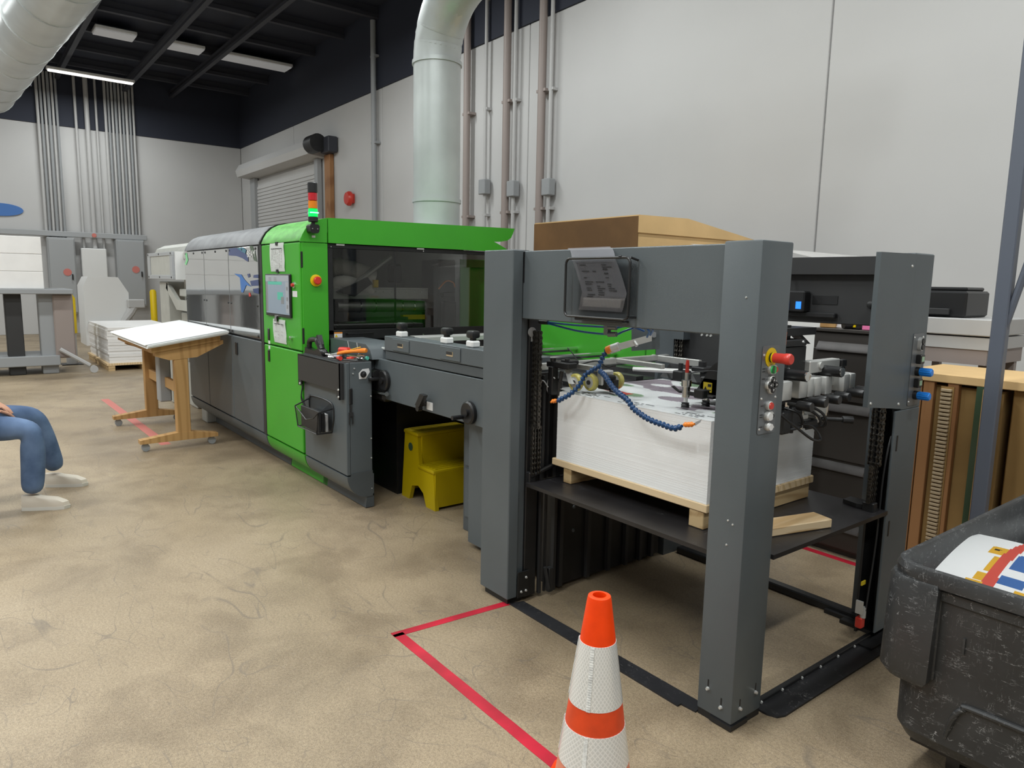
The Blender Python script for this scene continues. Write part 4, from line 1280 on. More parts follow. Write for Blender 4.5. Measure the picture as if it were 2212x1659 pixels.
mb = MB(); mb.cyl((-3.16, .26, 1.12), (-3.02, .26, 1.12), .011); mb.box(-3.2, -3.05, .5, 1.4, 1.16, 1.20, .004); build('steel_part', mb, 'alu', t)
# top of the bed: bars and belts
mb = MB()
for y in (.5, .75, 1.0, 1.25): mb.box(-3.1, -1.4, y - .03, y + .03, 1.05, 1.075)
build('feed_belt', mb, 'charcoal', t, smooth=False)
mb = MB()
for x in (-2.9, -2.5, -2.1, -1.7): mb.cyl((x, .35, 1.12), (x, 1.6, 1.12), .018, n=10)
build('idler_roller', mb, 'chrome', t)
# green cover on the far side
mb = MB(); mb.box(-2.98, -1.83, 1.52, 1.55, .98, 1.40, .004); build('green_far_cover', mb, 'green', t)
mb = MB(); mb.box(-1.82, -1.74, 1.52, 1.55, .98, 1.40, .004); build('green_far_cover', mb, 'green', t)
mb = MB(); mb.box(-1.735, -1.28, 1.52, 1.56, 1.0, 1.43, .004); build('grey_far_cover', mb, 'gray', t)
mb = MB(); mb.box(-3.1, -1.28, 1.56, 1.75, 0, .98, .004); build('far_leg_panel', mb, 'gray2', t)
# under it: stand cabinet close to the feeder
mb = MB(); mb.box(-2.33, -1.51, .40, 1.5, .0, .78, .004); build('stand_body', mb, 'gray2', t)
mb = MB(); mb.box(-2.30, -2.21, .392, .40, .10, .42); mb.box(-2.30, -2.21, .392, .40, .44, .765); build('stand_door', mb, 'gray', t)
mb = MB(); mb.box(-2.225, -2.20, .37, .392, .22, .235); mb.box(-2.225, -2.20, .37, .392, .56, .575); build('door_latch', mb, 'alu', t)
mb = MB(); mb.prism([(-2.05, .035), (-1.51, .035), (-1.51, .785), (-2.05, .785)], 'y', .25, .40); build('stand_cover', mb, 'gray', t)
mb = MB(); mb.cyl((-1.95, .30, 0), (-1.95, .30, .04), .02); mb.cyl((-1.60, .30, 0), (-1.60, .30, .04), .02); build('levelling_foot', mb, 'alu', t)
mb = MB(); mb.box(-3.72, -3.25, .42, 1.9, .0, .80); mb.box(-3.25, -2.34, .95, 1.9, 0, .80); build('under_shade_block', mb, 'black', t, smooth=False)  # black boxes stand in for the shade under the infeed table

# ---------------- yellow step stool under the infeed table
t = thing('step_stool', 'yellow plastic two-step stool pushed under the infeed table', 'stool', (-2.95, .66, 0))
def stool_side(y):
    mb = MB()
    mb.prism([(-3.21, 0), (-3.16, .50), (-2.98, .50), (-2.955, .275), (-2.76, .275), (-2.735, 0), (-2.86, 0), (-2.90, .09), (-2.97, .13), (-3.06, .11), (-3.10, 0)], 'y', y, y + .03)
    return build('side_wall', mb, 'yellowd', t)
stool_side(.44); stool_side(.86)
mb = MB(); mb.box(-3.17, -2.965, .43, .90, .49, .52, .012, seg=2); build('top_step', mb, 'yellowd', t)
mb = MB(); mb.box(-2.965, -2.745, .43, .90, .26, .29, .012, seg=2); build('lower_step', mb, 'yellowd', t)
mb = MB(); mb.box(-2.99, -2.965, .47, .86, .28, .495); mb.box(-2.77, -2.742, .445, .885, .02, .268); mb.box(-3.19, -3.16, .47, .86, .05, .49); build('riser', mb, 'yellowd', t)
mb = MB(); mb.cyl((-3.075, .438, .40), (-3.075, .436, .40), .03, n=16); build('hand_hole', mb, 'olive', t)
mb = MB()
for k in range(5): mb.box(-2.95 + .04 * k, -2.93 + .04 * k, .46, .87, .29, .294)
for k in range(4): mb.box(-3.15 + .045 * k, -3.13 + .045 * k, .46, .87, .52, .524)
build('grip_rib', mb, 'yellowd', t)

# ---------------- hand scanner, headset-like cradle and loose tools on the tray
ZT = 1.044
t = thing('hand_scanner', 'black hand-held scanner lying on the left of the tray on the grey end cabinet', 'scanner', (-3.70, -.03, ZT))
mb = MB()
mb.prism([(-3.81, ZT), (-3.80, ZT + .045), (-3.74, ZT + .035), (-3.62, ZT + .035), (-3.55, ZT + .055), (-3.50, ZT + .03), (-3.49, ZT)], 'y', -.055, .0)
mb.tube(bez([(-3.785, -.028, ZT + .03), (-3.775, -.028, ZT + .085), (-3.735, -.028, ZT + .105), (-3.64, -.028, ZT + .112), (-3.595, -.028, ZT + .10), (-3.555, -.028, ZT + .045)], 20), [.02] * 12 + [.022, .024, .027, .03, .032, .03, .028, .026, .025], 10)
mb.prism([(-3.62, ZT + .11), (-3.60, ZT + .15), (-3.585, ZT + .15), (-3.55, ZT + .085), (-3.58, ZT + .07)], 'y', -.046, -.01)
build('scanner_body', mb, 'blackp', t)
mb = MB(); mb.ball((-3.52, -.03, ZT + .028), .03, (1.9, .9, .9)); build('scanner_head', mb, 'blackp', t)
def tool(name, label, cat):
    return thing(name, label, cat, (-3.3, .0, ZT))
GRP = 'tools on the cabinet tray'
t = thing('pliers', 'orange-handled pliers on top of the tool heap on the tray', 'pliers', (-3.2, .05, ZT))
mb = MB(); mb.tube(bez([(-3.33, .00, ZT + .035), (-3.26, .03, ZT + .05), (-3.15, .09, ZT + .068), (-3.11, .11, ZT + .070)], 14), [.012] * 8 + [.014, .016, .017, .018, .018, .017, .014], 10); build('handle', mb, 'orangeh', t)
mb = MB(); mb.tube(bez([(-3.33, .00, ZT + .035), (-3.30, .05, ZT + .05), (-3.20, .12, ZT + .055)], 12), .011, 10); build('handle', mb, 'orangeh', t)
mb = MB(); mb.tube([(-3.33, .00, ZT + .035), (-3.40, -.03, ZT + .02)], [.012, .006], 8); build('jaw', mb, 'steel', t)
t = thing('pliers', 'red-handled wire cutters at the front of the tool heap', 'pliers', (-3.2, -.04, ZT))
mb = MB(); mb.tube([(-3.24, -.045, ZT + .016), (-3.18, -.05, ZT + .018)], [.010, .015], 10); build('handle', mb, 'red', t)
mb = MB(); mb.tube([(-3.20, .01, ZT + .014), (-3.14, .02, ZT + .016)], [.009, .013], 10); build('handle', mb, 'red', t)
mb = MB(); mb.tube([(-3.24, -.045, ZT + .016), (-3.30, .0, ZT + .014), (-3.36, .02, ZT + .01)], .008, 8); build('jaw', mb, 'blackp', t)
t = thing('clamp', 'small red-orange clip on the back of the tool heap', 'clip', (-3.36, .06, ZT))
mb = MB(); mb.box(-3.40, -3.31, .03, .09, ZT + .03, ZT + .075, .012, rz=.4); build('clip_body', mb, 'red', t)
mb = MB(); mb.tube([(-3.33, .08, ZT + .055), (-3.22, .12, ZT + .085)], .004, 6); build('clip_stem', mb, 'gold', t)
for k, (a, b, m, lab) in enumerate((((-3.44, -.02, ZT + .012), (-3.30, .01, ZT + .03), 'teal', 'thin screwdriver with a pale teal handle leaning in the tool heap'),
                                    ((-3.42, -.035, ZT + .010), (-3.28, -.01, ZT + .02), 'purple', 'dark red-handled screwdriver in the front of the tool heap'),
                                    ((-3.24, .06, ZT + .01), (-3.10, .08, ZT + .016), 'chrome', 'polished spanner lying at the right of the tool heap'),
                                    ((-3.20, -.02, ZT + .008), (-3.09, .03, ZT + .01), 'chrome', 'short polished bit lying on the front right of the tray'))):
    t = thing('hand_tool', lab, 'tool', a, GRP)
    mid = Vector(a).lerp(Vector(b), .5)
    mb = MB(); mb.tube([a, mid], .004, 6); build('shank', mb, 'chrome', t)
    mb = MB(); mb.tube([mid, b], [.008, .009], 8); build('handle', mb, m, t)
for k in range(7):
    x, y = -3.50 + random.random() * .1, -.045 + random.random() * .05
    mb = MB(); mb.tube([(x, y, ZT + .005 + k % 3 * .008), (x + .05, y + .015, ZT + .006 + k % 3 * .008)], .0042, 6)
    tag(build('hex_key', mb, 'steel'), ORD[k] + ' small steel hex key among those scattered left of the tool heap', 'tool', 'hex keys on the tray')

for k, (a, b, r, m, lab) in enumerate((((-3.30, .06, ZT + .02), (-3.16, .10, ZT + .03), .012, 'black', 'black-handled tool under the orange pliers on the tray'),
        ((-3.22, .02, ZT + .03), (-3.08, .05, ZT + .028), .010, 'chrome', 'polished socket bar on top of the heap at the tray\'s right end'),
        ((-3.16, .07, ZT + .034), (-3.09, .09, ZT + .03), .011, 'chrome', 'short polished socket at the far right of the tray'),
        ((-3.40, .02, ZT + .03), (-3.25, .0, ZT + .022), .011, 'charcoal', 'charcoal-handled screwdriver in the middle of the tool heap'),
        ((-3.12, .10, ZT + .02), (-3.09, .11, ZT + .02), .014, 'teal', 'small teal plastic cap at the back right corner of the tray'))):
    mb = MB(); mb.tube([a, b], [r * .7, r], 10)
    tag(build('hand_tool', mb, m), lab, 'tool', GRP)


# ================================================================ the sheet feeder
F = thing('sheet_feeder', 'grey open-frame sheet feeder with lifting platform and control buttons, in the foreground', 'machine', (-.7, .6, 0))
# posts
mb = MB(); mb.box(-1.5, -1.268, -.05, .012, .035, 1.752, .004); mb.box(-1.5, -1.288, .012, .06, .035, 1.752)
build('front_left_post', mb, 'gray', F)
mb = MB(); mb.box(-.15, 0, 0, .186, .025, 1.755, .006, seg=2)
np_ = build('front_right_post', mb, 'gray', F)
mb = MB(); mb.box(-.146, -.003, .003, .183, 0.0, .025); mb.box(-.09, .004, -.004, .10, .004, .022)
build('post_base', mb, 'black', F)
mb = MB(); mb.box(-1.48, -1.29, -.03, .06, 0, .035); build('post_base', mb, 'black', F)
mb = MB(); mb.box(-1.268, -1.262, .012, .085, .03, .165, .002)
b = build('foot_bracket', mb, 'black', F)
WL[b.name] = WL[F.name]; WL[np_.name] = WL[F.name]
screws(b, [(-1.262, .035, .06), (-1.262, .065, .06), (-1.262, .065, .13)], (1, 0, 0), .007, 'alu')
screws(np_, [(-.105, 0, .12), (-.045, 0, .075)], (0, -1, 0), .0075, 'alu', h=.009)
screws(np_, [(0, .05, .075), (0, .145, .105)], (1, 0, 0), .0075, 'alu', h=.009)
mb = MB()
for x, z in ((-.105, .128), (-.045, .083)): mb.box(x - .003, x + .003, -.0006, .001, z, z + .028)
for y, z in ((.05, .083), (.145, .113)): mb.box(-.001, .0006, y - .003, y + .003, z, z + .028)
build('adjusting_slot', mb, 'black', np_, smooth=False)
screws(np_, [(-.065, 0, .78), (-.045, 0, .77), (-.065, 0, .69), (-.05, 0, 1.565)], (0, -1, 0), .004, 'alu', h=.003)
# front beam
mb = MB(); mb.box(-1.285, -.15, .015, .075, 1.43, 1.747, .004); fb = build('front_beam', mb, 'gray', F)
mb = MB(); mb.box(-.40, -.15, .01, .016, 1.43, 1.750) if False else mb.box(-1.272, -1.262, .013, .05, 1.60, 1.745); build('beam_bracket', mb, 'black', F, smooth=False)
# far right post: cover box above, channel below
mb = MB(); mb.box(-.08, 0, 1.135, 1.318, 1.075, 1.757, .005); mb.box(-.01, 0, 1.085, 1.318, .05, 1.076, .003); mb.box(-.08, -.01, 1.30, 1.318, .05, 1.076)
fp = build('rear_right_post', mb, 'gray', F)
mb = MB(); mb.prism([(.812, 1.12), (1.130, 1.085), (1.130, 1.752), (.812, 1.748)], 'x', -.016, .004)
pc = build('post_cover', mb, 'gray', F)
WL[pc.name] = WL[F.name]; WL[fp.name] = WL[F.name]
screws(pc, [(.004, 1.095, 1.70), (.004, .835, 1.135), (.004, 1.09, 1.11)], (1, 0, 0), .007, 'alu', h=.004)
mb = MB(); mb.box(-.10, -.01, 1.25, 1.30, .018, 1.43); mb.box(-.10, -.09, 1.10, 1.25, .018, 1.08); mb.box(-.20, .03, 1.16, 1.32, 0, .018); mb.box(-.05, .03, 1.0, 1.16, 0, .016)
build('post_channel', mb, 'black', F, smooth=False)
mb = MB(); mb.box(-.185, -.10, 1.24, 1.25, .018, 1.43); mb.box(-.185, -.175, 1.25, 1.30, .018, 1.43); build('post_flange', mb, 'gray2', F, smooth=False)
mb = MB()
for z in (.93, .54): mb.box(-.001, .0012, 1.115, 1.128, z - .035, z + .035)
build('cable_slot', mb, 'black', fp, smooth=False)
mb = MB(); mb.tube(bez([(-.02, 1.11, .96), (-.015, 1.075, .90), (-.02, 1.065, .75), (-.02, 1.06, .5), (-.02, 1.03, .25), (-.02, 1.02, .17)], 24), .004, 6); build('sensor_cable', mb, 'charcoal', F)
mb = MB(); mb.box(-.055, -.025, 1.0, 1.035, .085, .135, .004); sb = build('limit_switch', mb, 'red', F)
mb = MB(); mb.cyl((-.03, 1.02, .135), (-.03, 1.02, .185), .012); mb.box(-.05, -.02, .985, .995, .16, .22); build('cable_gland', mb, 'alu', F)
mb = MB(); mb.box(-.045, -.04, 1.005, 1.04, .285, .303); build('yellow_label', mb, 'warn', F, smooth=False)
# rear left post and rear beams (dark)
mb = MB(); mb.box(-1.40, -1.27, 1.13, 1.30, 0, 1.75); build('rear_left_post', mb, 'gray2', F, smooth=False)
mb = MB(); mb.box(-1.27, -.082, 1.16, 1.30, 1.435, 1.745, .004); mb.box(-1.27, -.082, 1.12, 1.16, 1.665, 1.745)
rb = build('rear_beam', mb, 'charcoal', F)
WL[rb.name] = WL[F.name]
mb = MB(); mb.box(-.465, -.34, 1.157, 1.1605, 1.525, 1.565); build('dark_slot', mb, 'black', rb, smooth=False)
mb = MB(); mb.box(-.60, -.335, 1.13, 1.16, 1.462, 1.485, .004); build('beam_rail', mb, 'black', rb)
mb = MB(); mb.lathe([(.016, 0), (.016, .008), (.008, .012)], (-.185, 1.16, 1.53), (0, -1, 0)); build('beam_knob', mb, 'black', rb)
mb = MB(); mb.box(-.58, -.475, 1.10, 1.158, 1.485, 1.585, .006); gb = build('gauge_box', mb, 'black', rb)
mb = MB(); mb.box(-.515, -.488, 1.097, 1.101, 1.50, 1.535); build('blue_display', mb, 'lcd', rb, smooth=False)
mb = MB(); mb.cyl((-.60, 1.12, 1.515), (-.55, 1.10, 1.515), .022, n=16); mb.tube(bez([(-.62, 1.1, 1.5), (-.60, 1.08, 1.60), (-.60, 1.1, 1.68)], 10), .008, 8); build('blue_regulator', mb, 'blue', rb)
mb = MB(); mb.box(-1.268, -.78, 1.16, 1.20, .64, 1.435); bp_ = build('rear_panel', mb, 'charcoal', F, smooth=False)
WL[bp_.name] = WL[F.name]
screws(bp_, [(-1.10, 1.16, 1.33), (-1.065, 1.16, 1.33), (-1.04, 1.16, 1.33)], (0, -1, 0), .008, 'alu')
mb = MB(); mb.box(-1.268, -1.18, 1.10, 1.16, 1.30, 1.42); build('sprocket_box', mb, 'gray2', F, smooth=False)
# left inner side: column, guide rails, lower panels with ribs
mb = MB(); mb.box(-1.40, -1.272, .06, .135, .02, 1.43, .003); mb.box(-1.40, -1.28, .135, .25, .62, 1.16); mb.box(-1.40, -1.285, .26, 1.10, .02, 1.02)
sp = build('side_panel', mb, 'black', F)
WL[sp.name] = WL[F.name]
mb = MB(); mb.box(-1.28, -1.262, .15, .165, .02, 1.15); mb.box(-1.28, -1.25, .235, .252, .02, 1.13); mb.box(-1.28, -1.268, .19, .2, .02, 1.1); build('guide_rail', mb, 'charcoal', F, smooth=False)
for y in (.30, .50, .66, .80, .92, 1.02):
    mb = MB(); mb.box(-1.285, -1.262, y - .012, y + .012, .02, .62); build('panel_rib', mb, 'charcoal', sp, smooth=False)
screws(sp, [(-1.285, .40, .43), (-1.285, .40, .30), (-1.285, .57, .40)], (1, 0, 0), .01, 'gray')
mb = MB(); mb.box(-1.27, -1.24, .20, .23, .02, .15, .003); mb.tube([(-1.25, .18, .16), (-1.24, .20, .04)], .01, 6); build('foot_latch', mb, 'charcoal', F)
mb = MB(); mb.cyl((-1.272, .075, 1.365), (-1.268, .075, 1.365), .024, n=20); mb.box(-1.272, -1.2675, .07, .08, 1.32, 1.345); build('round_hole', mb, 'interior', F)
# platform
mb = MB(); mb.prism([(-1.245, .035), (-.155, .035), (-.155, .192), (.006, .192), (.006, 1.085), (-.06, 1.085), (-.06, 1.04), (-.16, 1.04), (-.16, 1.10), (-1.245, 1.10)], 'z', .612, .630)
build('platform', mb, 'platform', F, smooth=False)
mb = MB(); mb.tube([(-1.24, .06, .66), (-1.24, .22, .70)], .012, 8); mb.box(-1.265, -1.235, .05, .09, .60, .68, .004); mb.box(-.07, -.02, 1.0, 1.04, .60, .67, .004); mb.cyl((-1.245, .225, .71), (-1.22, .225, .71), .022)
build('lift_bracket', mb, 'black', F)
mb = MB(); mb.prism([(-.17, 1.03), (-.10, 1.01), (-.02, 1.04), (-.05, 1.10), (-.17, 1.10)], 'z', .632, .65); build('rear_cover', mb, 'black', F, smooth=False)
# floor strips
mb = MB(); mb.prism([(-1.287, -.022), (-.215, -.030), (-.215, -.010), (-.15, -.005), (-.15, .06), (-1.262, .052)], 'z', 0, .007); build('floor_strip', mb, 'strip', F, smooth=False)
mb = MB(); mb.prism([(-.045, .20), (.02, .20), (.055, .215), (.068, .25), (.068, 1.10), (-.045, 1.10)], 'z', 0, .008); fs = build('floor_strip', mb, 'strip', F, smooth=False)
mb = MB(); mb.box(-.052, -.030, .2, 1.12, .004, .022, .003); build('strip_lip', mb, 'black', F)
WL[fs.name] = WL[F.name]
screws(fs, [(-.030, .24 + .145 * k, .012) for k in range(6)], (.5, 0, 1), .0065, 'alu', h=.006)
mb = MB(); mb.box(-1.25, -.12, 1.225, 1.28, 0, .04, .006); mb.box(-.30, -.12, 1.20, 1.225, 0, .02); build('floor_rail', mb, 'black', F)
# ---- lifting chains, link by link
def chain_link(name, axis, half, par, wide):
    """one link: two figure-of-eight plates and its pin rollers; axis 'x' plates face x, 'y' plates face y"""
    mb = MB()
    p = .0254
    out = []
    for a in range(0, 181, 30): out.append((.0108 * math.cos(math.radians(a)), p / 2 + .0108 * math.sin(math.radians(a))))
    out.append((-.0065, 0))
    for a in range(180, 361, 30): out.append((.0108 * math.cos(math.radians(a)), -p / 2 + .0108 * math.sin(math.radians(a))))
    out.append((.0065, 0))
    for s in (-.017 - wide / 2, -.017 + wide / 2, .017 - wide / 2, .017 + wide / 2):
        mb.prism(out, axis, s - .0018, s + .0018)
    for z in (-p / 2, p / 2):
        d = {'x': (1, 0, 0), 'y': (0, 1, 0)}[axis]
        q = Vector((0, 0, z)); dv = Vector(d)
        mb.cyl(q - dv * .030, q + dv * .030, .004, n=8)
        mb.cyl(q - dv * .022, q - dv * .012, .0075, n=8); mb.cyl(q + dv * .012, q + dv * .022, .0075, n=8)
    return mb
def chain(name, x, y, z0, z1, axis):
    c = bpy.data.objects.new(name, None); COL.objects.link(c); c.parent = F
    c.location = Vector((x, y, 0)) - WL[F.name]
    c.empty_display_size = .05
    WL[c.name] = Vector((x, y, 0))
    base = {}
    n = int((z1 - z0) / .0254)
    for k in range(n):
        wd = .011 if k % 2 else .015
        if wd not in base:
            mb = chain_link('chain_link', axis, 0, c, wd)
            me = bpy.data.meshes.new('chain_link'); mb.bm.to_mesh(me); mb.bm.free()
            me.materials.append(M['chain'])
            me.shade_smooth(); me.set_sharp_from_angle(angle=math.radians(35))
            base[wd] = me
        o = bpy.data.objects.new('chain_link', base[wd])
        COL.objects.link(o); o.parent = c
        o.location = (0, 0, z0 + .02 + k * .0254)
    return c
chain('lifting_chain', -1.235, .085, .665, .90, 'y')
chain('lifting_chain', -1.240, .085, .90, 1.36, 'x')
chain('lifting_chain', -.040, 1.015, .84, 1.12, 'x')
chain('lifting_chain', -.040, 1.015, .67, .84, 'y')
chain('lifting_chain', -1.225, 1.125, 1.02, 1.30, 'x')

# ---- control plate on the near post
mb = MB(); mb.prism(rrect(.036, .140, 1.097, 1.404, .01), 'x', 0, .003); cp = build('control_plate', mb, 'plate', F)
WL[cp.name] = WL[F.name]
X0 = .003
screws(cp, [(X0, .046, 1.372), (X0, .047, 1.222), (X0, .131, 1.222), (X0, .046, 1.115), (X0, .130, 1.115)], (1, 0, 0), .005, 'alu', h=.003)
def btn(name, y, z, prof, m, base=None, x=X0):
    mb = MB(); mb.lathe(prof, (x, y, z), (1, 0, 0), 24)
    return build(name, mb, m, cp)
ey, ez = .088, 1.362
btn('stop_collar', ey, ez, [(.034, 0), (.034, .002)], 'yellow')
mb = MB(); mb.lathe([(.017, .002), (.017, .010)], (X0, ey, ez), (1, 0, 0)); build('stop_neck', mb, 'black', cp)
mb = MB(); mb.lathe([(.019, .010), (.019, .014)], (X0, ey, ez), (1, 0, 0)); build('stop_ring', mb, 'yellow', cp)
mb = MB(); mb.lathe([(.017, .014), (.0175, .050), (.019, .056), (.0195, .070), (.016, .077), (.011, .077)], (X0, ey, ez), (1, 0, 0)); build('emergency_stop', mb, 'red', cp)
# start/stop double button
mb = MB(); mb.prism(rrect(.072, .118, 1.305, 1.337, .0155), 'x', X0, X0 + .010); build('button_bezel', mb, 'alu', cp)
mb = MB(); mb.lathe([(.014, 0), (.013, .006)], (X0 + .010, .090, 1.321), (1, 0, 0)); build('green_button', mb, 'greenb', cp)
mb = MB(); mb.prism(arc(.090, 1.321, .0135, 90, 270, 8), 'x', X0 + .014, X0 + .0165); build('green_button_half', mb, 'greendk', cp)
mb = MB(); mb.lathe([(.010, 0), (.009, .005)], (X0 + .0095, .107, 1.321), (1, 0, 0)); build('red_button', mb, 'red', cp)
# rosette of four
cz, cy_ = 1.268, .094
mb = MB()
for a in range(4):
    aa = math.radians(90 * a)
    mb.lathe([(.0165, 0), (.0165, .008), (.014, .011)], (X0, cy_ + .016 * math.cos(aa), cz + .016 * math.sin(aa)), (1, 0, 0))
build('button_bezel', mb, 'alu', cp)
for a in range(4):
    aa = math.radians(90 * a)
    mb = MB(); mb.lathe([(.0115, 0), (.0105, .004)], (X0 + .011, cy_ + .017 * math.cos(aa), cz + .017 * math.sin(aa)), (1, 0, 0)); bb = build('arrow_button', mb, 'blackp', cp)
    mb = MB()
    u = Vector((0, math.cos(aa), math.sin(aa))); v = Vector((0, -math.sin(aa), math.cos(aa)))
    c = Vector((X0 + .0152, cy_ + .017 * math.cos(aa), cz + .017 * math.sin(aa)))
    tri = [c + u * .006, c - u * .003 + v * .004, c - u * .003 - v * .004]
    mb.hexa(tri, [p + Vector((.0006, 0, 0)) for p in tri]); build('arrow_mark', mb, 'label', cp, smooth=False)
btn('button_bezel', .091, 1.195, [(.0165, 0), (.0165, .010), (.014, .012)], 'alu')
mb = MB(); mb.lathe([(.0125, 0), (.0115, .004)], (X0 + .012, .091, 1.195), (1, 0, 0)); build('red_button', mb, 'red', cp)
mb = MB(); mb.prism(rrect(.068, .114, 1.150, 1.184, .0165), 'x', X0, X0 + .010) if False else mb.prism(rrect(.070, .116, 1.142, 1.175, .016), 'x', X0, X0 + .010); build('button_bezel', mb, 'alu', cp)
mb = MB(); mb.lathe([(.0145, 0), (.0135, .006)], (X0 + .010, .088, 1.158), (1, 0, 0)); build('white_button', mb, 'whitep', cp)
mb = MB(); mb.lathe([(.0085, 0), (.0080, .003)], (X0 + .010, .106, 1.158), (1, 0, 0)); build('black_button', mb, 'blackp', cp)
btn('button_bezel', .090, 1.119, [(.0165, 0), (.0165, .008), (.014, .010)], 'alu') if False else btn('button_bezel', .092, 1.121, [(.0150, 0), (.0150, .008), (.013, .010)], 'alu')
mb = MB(); mb.lathe([(.0125, 0), (.0120, .008)], (X0 + .010, .092, 1.121), (1, 0, 0)); build('white_button', mb, 'whitep', cp)
mb = MB()
for y, z in ((.052, 1.325), (.052, 1.315), (.052, 1.290), (.056, 1.196), (.054, 1.165), (.054, 1.157), (.057, 1.122)):
    mb.box(X0, X0 + .0005, y - .010, y + .007, z - .0015, z + .0015)
build('small_print', mb, 'ink', cp, smooth=False)
# ---- control plate on the far post
mb = MB(); mb.prism(rrect(1.180, 1.285, 1.092, 1.412, .01), 'x', 0, .003); c2 = build('control_plate', mb, 'plate', F)
WL[c2.name] = WL[F.name]
screws(c2, [(X0, 1.19, 1.395), (X0, 1.275, 1.395), (X0, 1.19, 1.11)], (1, 0, 0), .005, 'alu', h=.003)
mb = MB(); mb.prism(rrect(1.222, 1.262, 1.335, 1.395, .019), 'x', X0, X0 + .014); build('button_bezel', mb, 'alu', c2)
mb = MB(); mb.cyl((X0 + .014, 1.242, 1.378), (X0 + .019, 1.242, 1.378), .013); mb.cyl((X0 + .014, 1.242, 1.352), (X0 + .019, 1.242, 1.352), .013); build('black_button', mb, 'blackp', c2)
for z in (1.298, 1.192):
    mb = MB(); mb.box(X0, X0 + .022, 1.222, 1.262, z - .02, z + .02, .003); build('small_meter', mb, 'blackp', c2)
    mb = MB(); mb.box(X0 + .022, X0 + .0225, 1.230, 1.255, z - .010, z + .012); build('meter_display', mb, 'greenprint', c2, smooth=False)
for z in (1.243, 1.137):
    mb = MB(); mb.lathe([(.020, 0), (.020, .016)], (X0, 1.240, z), (1, 0, 0)); build('knob_collar', mb, 'blackp', c2)
    mb = MB()
    bm = mb.bm
    prof = [(.016, .016), (.0165, .05), (.0165, .062), (.014, .066)]
    mb.lathe(prof, (X0, 1.240, z), (1, 0, 0), 16)
    for k in range(12):
        a = math.radians(30 * k)
        c = Vector((X0 + .04, 1.240 + .0165 * math.cos(a), z + .0165 * math.sin(a)))
        mb.cyl(c - Vector((.020, 0, 0)), c + Vector((.022, 0, 0)), .0022, n=5)
    build('blue_knob', mb, 'blueknob', c2)

# ---- file holder on the beam with a plastic pouch
t = thing('mesh_file_holder', 'black mesh file holder with a clear document pouch on the feeder\'s front beam', 'file holder', (-.74, .01, 1.465))
bx0, bx1, bz0, bz1 = -.925, -.555, 1.462, 1.705
by = -.030
mb = MB(); mb.prism(rrect(bx0, bx1, bz0 - .0, bz1, .022), 'y', by - .001, by); mb.prism(rrect(bx0 + .04, bx1, bz0, bz1 - .02, .02), 'y', .010, .011); mb.box(bx0, bx0 + .001, by, .012, bz0 + .02, bz1 - .01); mb.box(bx1 - .001, bx1, by, .012, bz0 + .02, bz1 - .01)
build('mesh_panel', mb, 'meshb', t, smooth=False)
mb = MB()
rr = rrect(bx0, bx1, bz0, bz1, .024, 6)
mb.tube([(a, by, b) for a, b in rr + rr[:1]], .0055, 6)
mb.tube([(bx1, by, bz1), (bx1 + .004, .010, bz1 - .01)], .005, 6); mb.tube([(bx1, by, bz0 + .01), (bx1 + .004, .010, bz0 + .01)], .005, 6)
mb.box(bx0 + .06, bx1 - .03, by, .012, bz0 - .014, bz0 - .004, .003)
mb.box(bx1 - .06, bx1 - .045, by - .006, by + .004, bz1 - .004, bz1 + .008, .002)
build('rim_wire', mb, 'blackp', t)
tt = thing('document_pouch', 'clear plastic pouch with a printed page, stuck in the mesh file holder', 'pouch', (-.80, -.015, 1.48))
def pf(u, v):
    # hangs from the beam's top edge, bows out to the right, curls at the foot
    z = 1.752 - .262 * v
    x = -.965 + .255 * u + .16 * (v ** .6) * (1 - .45 * max(0, v - .72) / .28) * (1 if v > 0 else 0)
    y = .012 - .028 * min(1, v * 5) + (.022 * max(0, v - .8) / .2)
    return (x, y, z)
mb = MB(); mb.grid(pf, 8, 24); bmesh.ops.solidify(mb.bm, geom=mb.bm.faces[:], thickness=.0008); build('clear_pouch', mb, 'pouch', tt)
def pg(u, v):
    p = pf(.06 + .86 * u, .24 + .70 * v); return (p[0], p[1] + .002, p[2])
mb = MB(); mb.grid(pg, 8, 20); bmesh.ops.solidify(mb.bm, geom=mb.bm.faces[:], thickness=.0006); build('page', mb, 'white', tt)
mb = MB()
for r in range(16):
    for c in range(3):
        if random.random() < (.45 if r > 3 else .35):
            v = .06 + r * .047
            u0 = .10 + c * .29; u1 = u0 + random.uniform(.07, .24)
            a = Vector(pg(u0, v)); b = Vector(pg(u1, v)); hh = .003 if r in (2, 4) else .0016
            a.y -= .0045; b.y -= .0045
            mb.hexa([a + Vector((0, 0, -hh)), b + Vector((0, 0, -hh)), b + Vector((0, 0, hh)), a + Vector((0, 0, hh))],
                    [a + Vector((0, -.0004, -hh)), b + Vector((0, -.0004, -hh)), b + Vector((0, -.0004, hh)), a + Vector((0, -.0004, hh))])
build('print_lines', mb, 'ink', tt, smooth=False)

